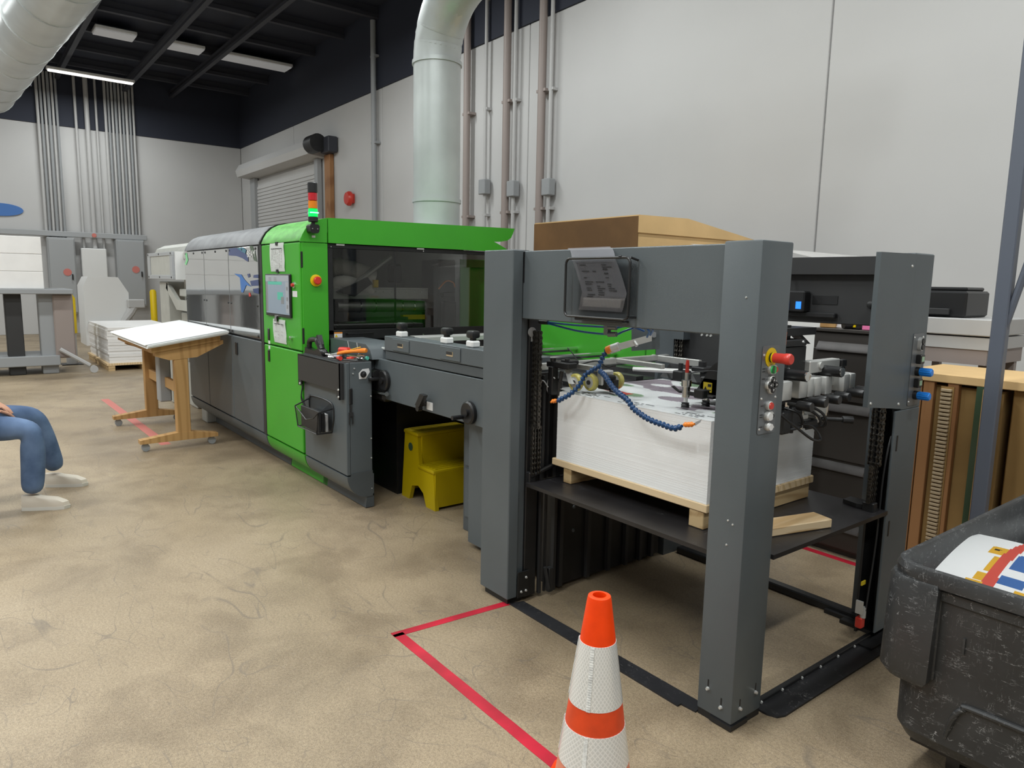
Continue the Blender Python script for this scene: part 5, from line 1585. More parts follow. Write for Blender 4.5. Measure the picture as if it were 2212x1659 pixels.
# ---- jointed blue blower hose, bead by bead
H = bpy.data.objects.new('blower_hose', None); COL.objects.link(H); H.parent = F
H.location = Vector((-.85, .2, 1.25)) - WL[F.name]; H.empty_display_size = .05
WL[H.name] = Vector((-.85, .2, 1.25))
def bead_mesh(nm, m, k=1.0):
    mb = MB()
    mb.lathe([(.006 * k, -.012), (.0075 * k, -.010), (.0130 * k, -.003), (.0130 * k, .001), (.0080 * k, .006), (.006 * k, .009), (.006 * k, .014)], (0, 0, 0), (0, 0, 1), 16)
    me = bpy.data.meshes.new(nm); mb.bm.to_mesh(me); mb.bm.free()
    me.materials.append(M[m]); me.shade_smooth(); me.set_sharp_from_angle(angle=math.radians(50))
    return me
BM = bead_mesh('hose_bead', 'hose', 1.0)
BO = bead_mesh('nozzle_bead', 'orangeh', .8)
def beads(pts, me, name, pitch=.0205):
    P_ = bez(pts, 200)
    acc = 0.0; last = P_[0]; nxt = 0.0; n = 0
    for a, b in zip(P_, P_[1:]):
        d = (b - a).length
        while acc + d >= nxt:
            q = a.lerp(b, (nxt - acc) / max(d, 1e-9))
            o = bpy.data.objects.new(name, me); COL.objects.link(o); o.parent = H
            o.location = q - WL[H.name]
            o.rotation_euler = (b - a).to_track_quat('Z', 'Y').to_euler()
            nxt += pitch; n += 1
        acc += d
    return n
beads([(-0.931, 0.240, 1.297), (-0.938, 0.220, 1.259), (-0.930, 0.200, 1.231)], BM, 'hose_bead')
beads([(-0.933, 0.195, 1.226), (-0.992, 0.175, 1.185), (-1.013, 0.150, 1.130), (-1.043, 0.130, 1.091), (-1.080, 0.115, 1.066), (-1.116, 0.110, 1.046)], BM, 'hose_bead')
beads([(-0.908, 0.185, 1.206), (-0.862, 0.170, 1.191), (-0.806, 0.150, 1.160), (-0.748, 0.135, 1.135), (-0.681, 0.120, 1.116), (-0.634, 0.110, 1.086), (-0.589, 0.105, 1.070), (-0.549, 0.100, 1.059), (-0.507, 0.100, 1.051), (-0.460, 0.100, 1.046), (-0.422, 0.100, 1.041), (-0.393, 0.100, 1.044), (-0.362, 0.100, 1.061)], BM, 'hose_bead')
beads([(-0.349, 0.100, 1.066), (-0.329, 0.100, 1.070), (-0.310, 0.100, 1.075)], BO, 'nozzle_bead', .014)
beads([(-1.128, 0.108, 1.047), (-1.143, 0.107, 1.043)], BO, 'nozzle_bead', .014)
mb = MB(); mb.hexa([Vector((-0.306, 0.100, 1.083)), Vector((-0.305, 0.100, 1.069)), Vector((-0.311, 0.108, 1.067)), Vector((-0.312, 0.108, 1.081))], [Vector((-0.277, 0.100, 1.099)), Vector((-0.282, 0.100, 1.087)), Vector((-0.287, 0.106, 1.086)), Vector((-0.281, 0.106, 1.097))]); build('nozzle_tip', mb, 'pipeg', F)
mb = MB(); mb.cyl((-0.930, 0.245, 1.299), (-0.906, 0.250, 1.309), .019, n=14); build('hose_collar', mb, 'orangeh', F)
mb = MB(); mb.cyl((-0.917, 0.250, 1.304), (-0.879, 0.270, 1.321), .021, n=14); mb.hexa([Vector((-0.876, 0.260, 1.334)), Vector((-0.874, 0.260, 1.303)), Vector((-0.912, 0.300, 1.298)), Vector((-0.914, 0.300, 1.330))], [Vector((-0.769, 0.360, 1.381)), Vector((-0.767, 0.360, 1.350)), Vector((-0.801, 0.400, 1.346)), Vector((-0.803, 0.400, 1.377))])
mb.cyl((-0.799, 0.280, 1.348), (-0.782, 0.280, 1.331), .008); build('hose_manifold', mb, 'alu', F)
mb = MB(); mb.hexa([Vector((-0.942, 0.420, 1.288)), Vector((-0.770, 0.420, 1.311)), Vector((-0.787, 0.440, 1.309)), Vector((-0.960, 0.440, 1.285))], [Vector((-0.950, 0.420, 1.437)), Vector((-0.778, 0.420, 1.446)), Vector((-0.795, 0.440, 1.445)), Vector((-0.969, 0.440, 1.436))]); build('manifold_bracket', mb, 'gray', F)
for pts in ([(-1.179, 0.090, 1.418), (-0.992, 0.090, 1.415), (-0.778, 0.090, 1.418)], [(-1.178, 0.090, 1.413), (-0.991, 0.090, 1.392), (-0.858, 0.090, 1.387), (-0.776, 0.090, 1.388)],
            [(-0.733, 0.100, 1.419), (-0.683, 0.120, 1.429), (-0.636, 0.160, 1.408)], [(-0.731, 0.100, 1.391), (-0.703, 0.120, 1.408), (-0.655, 0.160, 1.428), (-0.646, 0.200, 1.408), (-0.690, 0.240, 1.378)], [(-0.662, 0.200, 1.424), (-0.660, 0.240, 1.412), (-0.707, 0.280, 1.384)]):
    mb = MB(); mb.tube(bez(pts, 20), .0045, 8); build('air_tube', mb, 'blue', F)
mb = MB(); mb.cyl((-1.233, 0.090, 1.415), (-1.172, 0.090, 1.416), .010); build('tube_fitting', mb, 'black', F)
for a, b in (((1316,707), (1331,709)), ((1316,722), (1331,722))):
    pass
mb = MB(); mb.cyl((-0.778, 0.090, 1.418), (-0.738, 0.100, 1.418), .011); mb.cyl((-0.776, 0.090, 1.388), (-0.737, 0.100, 1.391), .011); mb.box(-.800, -.775, .085, .105, 1.385, 1.43); build('tube_connector', mb, 'plate', F)
mb = MB(); mb.cyl((-0.806, 0.419, 1.375), (-0.802, 0.414, 1.375), .013); build('plate_knob', mb, 'pipeg', F)

# ---- feeding head: rollers, bars, suction parts
mb = MB(); mb.box(-1.36, -1.33, .18, 1.12, 1.165, 1.20, .003); mb.box(-1.26, -1.23, .28, 1.05, 1.185, 1.215, .003); mb.box(-1.30, -1.0, .26, .285, 1.19, 1.215, .003); mb.box(-1.28, -.92, .62, .645, 1.19, 1.215, .003); mb.box(-1.28, -.95, .95, .975, 1.18, 1.215, .003)
build('head_bar', mb, 'steel', F)
mb = MB(); mb.box(-1.235, -1.20, .15, .19, 1.06, 1.20, .004); mb.box(-1.26, -1.10, .16, .22, 1.195, 1.225, .004); mb.box(-1.19, -1.12, .19, .25, 1.21, 1.235, .004)
mb.cyl((-1.22, .17, 1.225), (-1.22, .17, 1.24), .014); mb.cyl((-1.15, .20, 1.225), (-1.15, .20, 1.24), .012); build('head_block', mb, 'black', F)
mb = MB(); mb.cyl((-1.187, 0.200, 1.177), (-1.198, 0.200, 1.121), .010); mb.cyl((-1.198, 0.200, 1.121), (-1.209, 0.200, 1.057), .014); build('gas_spring', mb, 'charcoal', F)
mb = MB(); mb.tube(bez([(-1.191, 0.160, 1.143), (-1.219, 0.160, 1.153), (-1.242, 0.160, 1.127), (-1.247, 0.160, 1.085), (-1.232, 0.160, 1.060)], 18), .003, 6); mb.tube(bez([(-1.287, 0.140, 1.077), (-1.260, 0.140, 1.127), (-1.217, 0.140, 1.100)], 12), .003, 6); build('head_cable', mb, 'pipew', F)
for (wx, wy) in ((-1.085, .20), (-1.05, .265), (-1.03, .42)):
    mb = MB(); mb.lathe([(.028, -.014), (.038, -.014), (.042, -.008), (.042, .008), (.038, .014), (.028, .014)], (wx, wy, 1.135), (0, 1, 0), 28, closed=True); w_ = build('pressing_wheel', mb, 'polyu', F)
    mb = MB(); mb.lathe([(.010, -.014), (.028, -.012), (.028, .012), (.010, .014)], (wx, wy, 1.135), (0, 1, 0), 20); hb = build('wheel_hub', mb, 'alu', F)
    mb = MB(); mb.cyl((wx, wy - .02, 1.135), (wx, wy - .012, 1.135), .011, n=12); build('wheel_bolt', mb, 'charcoal', F)
mb = MB(); mb.hexa([(-1.10, .165, 1.13), (-1.07, .165, 1.13), (-1.07, .18, 1.13), (-1.10, .18, 1.13)], [(-1.17, .20, 1.195), (-1.14, .20, 1.195), (-1.14, .215, 1.195), (-1.17, .215, 1.195)]); mb.box(-1.05, -1.01, .30, .38, 1.12, 1.19, .006); build('wheel_arm', mb, 'alu', F)
mb = MB(); mb.box(-1.06, -.98, .31, .37, 1.10, 1.17, .008); mb.box(-.99, -.96, .33, .36, 1.09, 1.15); build('wheel_carrier', mb, 'black', F)
mb = MB(); mb.tube([(-1.316, 0.350, 1.273), (-1.280, 0.350, 1.252), (-1.230, 0.350, 1.207)], .003, 6); mb.tube(bez([(-1.160, 0.300, 1.210), (-1.049, 0.300, 1.235), (-0.986, 0.300, 1.215), (-0.974, 0.350, 1.217)], 16), .004, 6); build('head_cable', mb, 'blackp', F)
mb = MB(); mb.box(-.92, -.86, .70, .78, 1.13, 1.18, .005); mb.box(-.90, -.82, .82, .93, 1.17, 1.195, .004); mb.cyl((-.90, .74, 1.18), (-.90, .74, 1.215), .012); mb.cyl((-.86, .86, 1.195), (-.86, .86, 1.22), .02); mb.box(-.86, -.80, .84, .90, 1.14, 1.17, .004)
build('side_clamp', mb, 'black', F)
mb = MB(); mb.tube([(-1.2, .72, 1.155), (-.85, .90, 1.165), (-.80, .95, 1.165)], .012, 8); build('side_rod', mb, 'alu', F)
mb = MB(); mb.hexa([(-1.25, 1.0, 1.09), (-.98, .98, 1.09), (-.98, 1.10, 1.09), (-1.25, 1.10, 1.09)], [(-1.2, 1.02, 1.17), (-1.05, 1.02, 1.14), (-1.05, 1.08, 1.14), (-1.2, 1.08, 1.17)]); build('side_lay', mb, 'charcoal', F)
# suction lifter with red cap
def lifter(x, y, zt):
    mb = MB(); mb.cyl((x, y, zt - .060), (x, y, zt - .028), .0085); build('lifter_stem', mb, 'steel', F)
    mb = MB(); mb.lathe([(.0075, 0), (.0085, .012), (.007, .020), (.0085, .034), (.006, .055)], (x, y, zt - .030), n=14); build('lifter_cap', mb, 'red', F)
    mb = MB(); mb.lathe([(.017, -.075), (.017, -.030), (.021, -.028), (.021, -.002), (.012, 0)], (x, y, zt - .058), n=20); build('lifter_body', mb, 'chrome', F)
    mb = MB(); mb.lathe([(.009, 0), (.009, .022)], (x, y, zt - .155)); build('lifter_neck', mb, 'whitep', F)
    mb = MB(); mb.lathe([(.018, 0), (.016, .006), (.018, .010), (.015, .016), (.017, .020)], (x, y, zt - .178), n=18); build('suction_cup', mb, 'blackp', F)
    mb = MB(); mb.box(x - .03, x + .09, y - .008, y + .012, zt - .118, zt - .108, .002); mb.box(x + .05, x + .10, y - .015, y + .02, zt - .128, zt - .090, .004); mb.hexa([(x - .03, y - .01, zt - .118), (x - .02, y - .01, zt - .118), (x - .02, y, zt - .118), (x - .03, y, zt - .118)], [(x - .065, y - .02, zt - .095), (x - .055, y - .02, zt - .090), (x - .055, y - .01, zt - .090), (x - .065, y - .01, zt - .095)]); build('lifter_clamp', mb, 'black', F)
LX, LY, _ = (-0.535, 0.326, 1.085)
lifter(LX, LY, 1.085 + .178)
mb = MB()
mb.prism(arc(-.42, 1.13, .17, 20, 160, 14) + [(-.62, 1.13), (-.62, 1.115), (-.2, 1.115)], 'y', .50, .74)
mb.box(-.60, -.2, .50, .74, 1.115, 1.20, .006); hd = build('suction_head', mb, 'black', F)
mb = MB(); mb.box(-.575, -.53, .496, .4995, 1.135, 1.178); build('warning_label', mb, 'warn', F, smooth=False)
mb = MB(); mb.prism([(-.572, 1.142), (-.553, 1.142), (-.5625, 1.160)], 'y', .4945, .496); mb.box(-.550, -.533, .4945, .496, 1.160, 1.172); mb.box(-.550, -.533, .4945, .496, 1.143, 1.147); build('warning_mark', mb, 'ink', F, smooth=False)
mb = MB(); mb.cyl((-.50, .42, 1.115), (-.50, .42, 1.155), .013); build('lifter_body', mb, 'chrome', F)
mb = MB(); mb.lathe([(.02, 0), (.016, .006), (.019, .011), (.015, .018), (.017, .026)], (-.50, .42, 1.087), n=18); build('suction_cup', mb, 'blackp', F)
mb = MB(); mb.box(-.60, -.45, .40, .44, 1.125, 1.137, .002); build('lifter_clamp', mb, 'black', F)
mb = MB(); mb.tube(bez([(-.66, .46, 1.15), (-.62, .45, 1.21), (-.52, .47, 1.235), (-.42, .48, 1.23)], 16), .003, 6); build('head_cable', mb, 'blackp', F)
# rear end of the head, seen past the near post
mb = MB(); mb.box(-.30, -.17, .30, .62, 1.235, 1.37, .005); mb.box(-.28, -.16, .38, .60, 1.37, 1.395, .003); mb.box(-.32, -.18, .45, .70, 1.41, 1.44)
mb.box(-.24, -.21, .50, .56, 1.39, 1.45); mb.hexa([(-.24, .58, 1.42), (-.20, .58, 1.42), (-.20, .61, 1.42), (-.24, .61, 1.42)], [(-.24, .68, 1.37), (-.20, .68, 1.37), (-.20, .70, 1.37), (-.24, .70, 1.37)])
hp = build('head_plate', mb, 'black', F)
WL[hp.name] = WL[F.name]
mb = MB(); mb.box(-.1705, -.168, .485, .497, 1.285, 1.325); build('plate_slot', mb, 'ink', hp, smooth=False)
screws(hp, [(-.17, .49, 1.28), (-.16, .57, 1.385)], (1, 0, 0), .007, 'chrome')
mb = MB(); mb.box(-.165, -.155, .42, .44, 1.38, 1.43); build('orange_indicator', mb, 'led', F, smooth=False)
mb = MB(); mb.box(-.20, -.165, .30, 1.0, 1.185, 1.235, .004); build('slide_beam', mb, 'steel', F)
for k, (y0, y1) in enumerate(((.38, .45), (.50, .56), (.565, .61), (.62, .67), (.70, .755), (.85, .90), (.905, .95))):
    mb = MB(); mb.box(-.195, -.12, y0, y1, 1.165, 1.240, .006, seg=2); sbk = build('slide_block', mb, 'alu', F)
for y, z in ((.47, 1.262), (.735, 1.262)):
    mb = MB(); mb.cyl((-.27, y, z), (-.075, y, z), .022, n=20); g = build('head_roller', mb, 'blackp', F)
    mb = MB(); mb.lathe([(.019, 0), (.019, .004), (.006, .005)], (-.075, y, z), (1, 0, 0)); build('roller_end', mb, 'chrome', F)
mb = MB(); mb.box(-.19, -.15, .62, .86, 1.255, 1.305, .004); mb.cyl((-.15, .70, 1.285), (-.143, .70, 1.285), .014); build('top_block', mb, 'alu', F)
mb = MB(); mb.box(-.165, -.14, .86, .90, 1.27, 1.30, .003); mb.cyl((-.15, .89, 1.24), (-.15, .89, 1.27), .008); build('end_stop', mb, 'black', F)
for y, z, ln in ((.47, 1.145, .09), (.555, 1.155, .10), (.615, 1.155, .07), (.68, 1.155, .09), (.755, 1.16, .09), (.86, 1.165, .10), (.93, 1.17, .09)):
    mb = MB(); mb.cyl((-.20, y, z), (-.10, y, z), .008, n=8); build('knob_stem', mb, 'charcoal', F)
    mb = MB(); mb.lathe([(.017, 0), (.019, .004), (.019, ln - .035), (.017, ln - .03)], (-.105, y, z), (1, 0, 0), 18); build('thumb_knob', mb, 'blackp', F)
for y, z0, z1 in ((.47, 1.04, 1.15), (.585, 1.03, 1.15), (.70, 1.05, 1.15), (.775, 1.05, 1.16)):
    mb = MB(); mb.cyl((-.15, y, z0), (-.15, y, z1), .0085, n=10); build('steel_rod', mb, 'chrome', F)
mb = MB(); mb.box(-.20, -.13, .48, .56, 1.04, 1.13, .006); mb.box(-.2, -.12, .40, .46, 1.03, 1.12, .006); mb.cyl((-.16, .52, 1.04), (-.16, .52, 1.02), .014); mb.box(-.19, -.14, .60, .70, 1.03, 1.06, .006); build('sucker_body', mb, 'black', F)
mb = MB(); mb.box(-.19, -.13, .66, .745, 1.075, 1.13, .005); mb.box(-.18, -.14, .50, .62, 1.07, 1.09, .003); mb.box(-.2, -.15, .70, .76, 1.04, 1.07, .004); build('sucker_block', mb, 'alu', F)
mb = MB(); mb.cyl((-.15, .74, 1.055), (-.09, .80, 1.055), .009); mb.cyl((-.09, .80, 1.055), (-.06, .83, 1.055), .016); build('thumb_screw', mb, 'blackp', F)
for pts in ([(-.13, .36, 1.13), (-.08, .42, 1.07), (-.06, .52, 1.01), (-.07, .60, 1.0), (-.10, .58, 1.05), (-.14, .52, 1.06)], [(-.15, .45, 1.13), (-.10, .48, 1.11), (-.10, .50, 1.06), (-.13, .46, 1.04)], [(-.14, .58, 1.14), (-.08, .62, 1.10), (-.08, .64, 1.05), (-.13, .62, 1.04)], [(-.15, .57, 1.13), (-.095, .61, 1.09), (-.095, .625, 1.05), (-.14, .6, 1.03)]):
    mb = MB(); mb.tube(bez(pts, 24), .0055, 8); build('head_cable', mb, 'blackp', F)

# ---- pallet and the stack of sheets
PT = thing('wooden_pallet', 'pale pine pallet on the feeder\'s black platform under the white sheets', 'pallet', (-.77, .58, .63))
for a, b in ((.190, .455), (.458, .72), (.723, .990)):
    mb = MB(); mb.box(-1.232, -.296, a, b, .704, .738, .003); build('deck_board', mb, 'pine', PT)
for a, b in ((-1.15, -1.095), (-.385, -.312)):
    mb = MB(); mb.box(a, b, .195, .985, .631, .7035, .003); build('stringer', mb, 'pineend', PT)
mb = MB()
n = 110
z0, z1 = .7385, 1.076
rnd = random.Random(3)
for k in range(n):
    h = (z1 - z0) / n
    dx, dy = rnd.uniform(-.0004, .0004), rnd.uniform(-.0003, .0003)
    if rnd.random() < .10: dy -= .0005
    mb.box(-1.205 + dx, -.302 + dx, .195 + dy, .972 + dy, z0 + k * h, z0 + (k + 1) * h - .00015)
tag(build('sheet_stack', mb, 'white', smooth=False), 'thick stack of white sheets on the pine pallet inside the feeder', 'paper stack', kind='stuff')
def top(u, v):
    x = -1.208 + .908 * u; y = .192 + .782 * v
    z = 1.0775 + .014 * max(0, .25 - u) / .25 * (1 - v * .5) + .003 * math.sin(u * 7) * v + .0005
    if v < .06: z -= .001
    return (x, y, z)
def pr_(u, v):  # print and a blurred reflection, both put into the cell colours
    if v < .17: return 0
    s = math.sin(u * 6 + v * 8 + 1.2) + math.sin(u * 21 - v * 7) * .7 + math.sin(u * 5 + v * 31) * .5
    if abs(u - .93) < .06 and .2 < v < .5: return 3
    if u < .3 and .25 < v < .32 and .1 < u: return 2
    if s > 1.0: return 2 if (u < .25 and v < .4) else 1
    if s < -1.15: return 3
    if v > .55 and s > .2: return 1
    return 0
mb = MB(); mb.grid(top, 110, 90, pr_)
bmesh.ops.solidify(mb.bm, geom=mb.bm.faces[:], thickness=.0006)
ts = tag(build('printed_sheet', mb, ['white', 'purple', 'redprint', 'greenprint']), 'printed top sheet with dark lettering on the white stack in the feeder', 'sheet')
# three blocks of illegible dark lettering along the near edge, upside down to the operator
rnd = random.Random(11)
for k, ux in enumerate((.12, .42, .78)):
    mb = MB()
    for r in range(3):
        v = .035 + .030 * r
        u = ux + .012 * r
        for word in ((4, 2, 9), (5, 2, 7), (10, 2, 8))[r]:
            for c in range(word):
                x, y, z = top(u, v)
                if rnd.random() < .86:
                    w_, h_ = rnd.uniform(.0028, .0052), rnd.uniform(.006, .0105)
                    mb.box(x, x + w_, y - h_ / 2, y + h_ / 2, z + .0006, z + .0012)
                u += .0072
            u += .014
    build('print_block', mb, 'ink', ts, smooth=False)
t = tag(build('offcut_board', MB().box(-.17, -.07, .31, .68, .6305, .668, .004, rz=-.26), 'piney'), 'short pale pine offcut lying on the black platform behind the near post', 'board')


# ================================================================ loose things around the machine
# ---- traffic cone
cx, cy = -.004, -.694
t = thing('traffic_cone', 'orange traffic cone with two white reflective collars in the foreground', 'cone', (cx, cy, 0))
def cr(z):      # outer radius of the cone at height z
    return .0335 + (.71 - z) * .1395
mb = MB(); mb.box(cx - .18, cx + .18, cy - .18, cy + .18, 0, .028, .01, rz=.5); build('base', mb, 'orange', t)
mb = MB(); mb.lathe([(cr(.028) + .004, .026), (cr(.21), .21)], (cx, cy, 0), n=40); build('lower_body', mb, 'conebase', t)
mb = MB(); mb.lathe([(cr(.315), .315), (cr(.395), .395)], (cx, cy, 0), n=40); build('middle_band', mb, 'orangered', t)
mb = MB(); mb.lathe([(cr(.57), .57), (cr(.70), .70), (cr(.71) - .001, .708), (cr(.71) - .006, .71), (.020, .71), (.019, .70), (.05, .57)], (cx, cy, 0), n=40, closed=True); build('cone_top', mb, 'orange', t)
for z0, z1 in ((.205, .318), (.39, .575)):
    mb = MB(); mb.lathe([(cr(z0) + .0015, z0), (cr(z1) + .0015, z1)], (cx, cy, 0), n=48)
    uv = mb.bm.loops.layers.uv.new('UVMap')
    for f in mb.bm.faces:
        for l in f.loops:
            a = math.atan2(l.vert.co.y - cy, l.vert.co.x - cx)
            if a < 0: a += 2 * math.pi
            l[uv].uv = (a / (2 * math.pi) * .55, l.vert.co.z)
        us = [l[uv].uv.x for l in f.loops]
        if max(us) - min(us) > .3:
            for l in f.loops:
                if l[uv].uv.x < .2: l[uv].uv.x += .55
    c = build('reflective_collar', mb, 'reflective', t)
    WL[c.name] = WL[t.name]
    for ang in (-1.05, 2.72, -2.55):
        mb = MB()
        for k in range(26):
            za, zb = z0 + (z1 - z0) * k / 26, z0 + (z1 - z0) * (k + .72) / 26
            ca, sa = math.cos(ang), math.sin(ang)
            ra, rb_ = cr(za) + .0025, cr(zb) + .0025
            n_ = Vector((-sa, ca, 0)) * .006
            p, q = Vector((cx + ca * ra, cy + sa * ra, za)), Vector((cx + ca * rb_, cy + sa * rb_, zb))
            o_ = Vector((ca, sa, 0)) * .0012
            mb.hexa([p - n_, p + n_, q + n_, q - n_], [p - n_ + o_, p + n_ + o_, q + n_ + o_, q - n_ + o_])
        build('seam_stitch', mb, 'seam', c, smooth=False)

# ---- black bulk cart with printed waste sheets
CX0, CX1, CY0, CY1 = .392, 1.42, .172, 1.75
t = thing('bulk_cart', 'scuffed black plastic bulk cart full of printed sheets at the lower right corner', 'cart', ((CX0 + CX1) / 2, (CY0 + CY1) / 2, 0))
def ring(inset, z, r):
    return [Vector((a, b, z)) for a, b in rrect(CX0 + inset, CX1 - inset, CY0 + inset, CY1 - inset, r, 8)]
def loft(rings, close_bottom=True):
    mb = MB(); bm = mb.bm
    vs = [[bm.verts.new(p) for p in r] for r in rings]
    n = len(vs[0])
    for a, b in zip(vs, vs[1:]):
        for i in range(n):
            j = (i + 1) % n
            bm.faces.new((a[i], a[j], b[j], b[i]))
    bm.faces.new(vs[-1]); 
    bmesh.ops.recalc_face_normals(bm, faces=bm.faces[:])
    return mb
RZ = .752
rs = [ring(.072, .16, .06), ring(.048, .20, .08), ring(.042, .40, .10), ring(.038, .64, .10), ring(.034, .70, .10), ring(.012, .705, .10), ring(.010, .735, .10), ring(.016, RZ, .10), ring(.034, RZ + .002, .09), ring(.040, RZ - .008, .085), ring(.046, .66, .085), ring(.075, .22, .07)]
mb = loft(rs)
mb.bm.faces.new([mb.bm.verts[i] for i in range(len(rs[0]))][::-1]) if False else None
mb.bm.verts.ensure_lookup_table()
mb.bm.faces.new([mb.bm.verts[i] for i in range(len(rs[0]))])
bmesh.ops.recalc_face_normals(mb.bm, faces=mb.bm.faces[:])
tub = build('tub', mb, 'cart', t, angle=28)
# corner bumpers
for sx, sy in ((0, 0), (1, 0), (0, 1), (1, 1)):
    ex, ey_ = (CX0 if sx == 0 else CX1), (CY0 if sy == 0 else CY1)
    dx, dy = (1 if sx == 0 else -1), (1 if sy == 0 else -1)
    def qr(off, ln, z, r=.075):
        # L-shaped outline round the corner
        c = (ex + dx * (off + r), ey_ + dy * (off + r))
        pts = [(ex + dx * ln, ey_ + dy * off)]
        for k in range(7):
            a = math.radians(90 * k / 6)
            pts.append((c[0] - dx * r * math.sin(a), c[1] - dy * r * math.cos(a)))
        pts.append((ex + dx * off, ey_ + dy * ln))
        pts.append((ex + dx * .06, ey_ + dy * ln))
        pts.append((ex + dx * .06 + dx * .03, ey_ + dy * (.06 + .03)))
        pts.append((ex + dx * ln, ey_ + dy * .06))
        return [Vector((a, b, z)) for a, b in pts]
    mb = loft([qr(.012, .15, .375), qr(-.002, .165, .40), qr(.004, .17, .70), qr(.01, .165, .712)])
    mb.bm.verts.ensure_lookup_table()
    n = 12
    mb.bm.faces.new([mb.bm.verts[i] for i in range(n)])
    bmesh.ops.recalc_face_normals(mb.bm, faces=mb.bm.faces[:])
    build('corner_bumper', mb, 'cart', t, angle=40)
# raised rim of the front recess
mb = MB()
pts = [(.60, .19), (.625, .30), (.65, .345), (.70, .36), (1.12, .36), (1.18, .33), (1.22, .19)]
q = bez([(a, CY0 + (.040 if b > .2 else .062), b) for a, b in pts], 48)
mb.tube(q, .009, 8); build('recess_rim', mb, 'cart', t)
mb = MB(); mb.box(CX0 + .16, CX1 - .16, CY0 + .028, CY0 + .045, .66, .70, .006); mb.box(CX0 + .16, CX0 + .172, CY0 + .030, CY0 + .045, .40, .68, .004); mb.box(CX0 + .24, CX0 + .246, CY0 + .034, CY0 + .043, .52, .57); build('side_rib', mb, 'cart', t)
for x in (CX0 + .2, CX1 - .2):
    for y in (CY0 + .25, CY1 - .25):
        mb = MB(); mb.cyl((x - .02, y, .06), (x + .02, y, .06), .06, n=20); mb.box(x - .035, x + .035, y - .05, y + .05, .10, .165); build('caster', mb, 'blackp', t)
mb = MB(); mb.box(CX0 + .1, CX1 - .1, CY0 + .1, CY1 - .1, .135, .165); build('chassis', mb, 'black', t, smooth=False)
# the sheets in it
def waste(name, lab, fn, paint, nu=48, nv=48):
    mb = MB(); mb.grid(fn, nu, nv, paint)
    bmesh.ops.solidify(mb.bm, geom=mb.bm.faces[:], thickness=.0012)
    return tag(build(name, mb, ['white', 'gold', 'redprint', 'blueprint', 'ink']), lab, 'sheet', 'printed sheets in the cart')
def f1xy(u, v):
    y = .255 + .60 * v
    return (.502 - .075 * v + .78 * u, y)
def f1(u, v):
    x, y = f1xy(u, v)
    return (x, y, .703 + .012 * math.sin(math.pi * v) - .03 * max(0, v - .8) + .01 * math.sin(u * 5 + .4))
def p1(u, v):
    x, y = f1xy(u, v)
    h = y - .26
    for off in (0, .46):
        d = x - off - (.655 - .20 * h + .17 * h * h)
        if abs(d) < .017: return 2
        if -.062 < d <= -.017:
            if .605 < y < .70 or (.33 < y < .40 and d > -.045) or (.265 < y < .325): return 4 if (abs(d + .042) < .008 and (.65 < y < .668 or .29 < y < .305)) else 1
        if -.03 < d <= -.017 and .42 < y < .58: return 1
        if .024 < d < .23 and (.49 < y < .66): return 3
        if .020 < d < .085 and .345 < y < .42: return 3
        if .070 < d < .12 and .265 < y < .33: return 1
    return 0
waste('printed_waste_sheet', 'white sheet with orange, red and blue print lying on top in the black cart', f1, p1, 150, 120)
def f2(u, v):
    return (.56 + .55 * u, .80 + .55 * v, .660 + .075 * v + .01 * math.sin(u * 4))
waste('printed_waste_sheet', 'plain grey-white sheet sloping up at the back of the black cart', f2, lambda u, v: 0, 10, 10)
def f3(u, v):
    return (.74 + .10 * v + .35 * u, 1.40 + .12 * u, .58 + .30 * v)
waste('printed_waste_sheet', 'white sheet standing on edge at the far right of the black cart', f3, lambda u, v: 0, 8, 8)
mb = MB(); mb.box(CX0 + .10, CX1 - .10, CY0 + .10, CY1 - .10, .45, .60, .02)
tag(build('waste_heap', mb, 'white'), 'heap of loose white waste paper filling the bottom of the black cart', 'paper', kind='stuff')

# ---- taupe lateral file cabinet behind the feeder, things on it
t = thing('file_cabinet', 'dark taupe lateral file cabinet behind the feeder, seen between its right posts', 'cabinet', (-.63, 2.2, 0))
kx0, kx1, ky = -.915, -.53, 2.0
mb = MB(); mb.box(kx0, kx1, ky + .012, ky + .37, .03, 1.345, .004); mb.box(kx0 + .02, kx1 - .02, ky + .03, ky + .35, 0, .03); build('body', mb, 'lateral', t)
zz = [.035, .215, .575, .932, 1.292]
for a, b in zip(zz, zz[1:]):
    mb = MB(); mb.box(kx0 + .006, kx1 - .006, ky, ky + .014, a + .008, b - .048, .003); d = build('drawer', mb, 'lateral', t)
    WL[d.name] = WL[t.name]
    mb = MB(); mb.prism([(ky + .014, b - .005), (ky - .016, b - .048), (ky - .016, b - .058), (ky + .002, b - .062), (ky + .014, b - .05)], 'x', kx0 + .03, kx1 - .006); build('pull_lip', mb, 'pull', d)
mb = MB(); mb.box(kx0 - .004, kx1 + .004, ky - .006, ky + .375, 1.345, 1.365, .003); build('cabinet_top', mb, 'lateral', t)
ZK = 1.366
tag(build('wood_block', MB().box(-.905, -.815, 2.03, 2.12, ZK, ZK + .034, .004, rz=.3), 'oak'), 'tan wood block at the left of the file cabinet top', 'block')
mb = MB()
def wf(u, v):
    return (-.815 + .10 * u, 2.06 + .12 * v, ZK + .004 + .036 * math.sin(math.pi * v) * (1 - .45 * u) * (.75 + .25 * math.sin(u * 17 + v * 9)))
mb.grid(wf, 20, 10); bmesh.ops.solidify(mb.bm, geom=mb.bm.faces[:], thickness=.001)
tag(build('plastic_wrap', mb, 'wrap'), 'crumpled clear plastic wrap beside the wood block on the file cabinet', 'wrap')
t = thing('tape_measure', 'black and yellow tape tool lying on the file cabinet beside the pink block', 'tool', (-.69, 2.06, ZK))
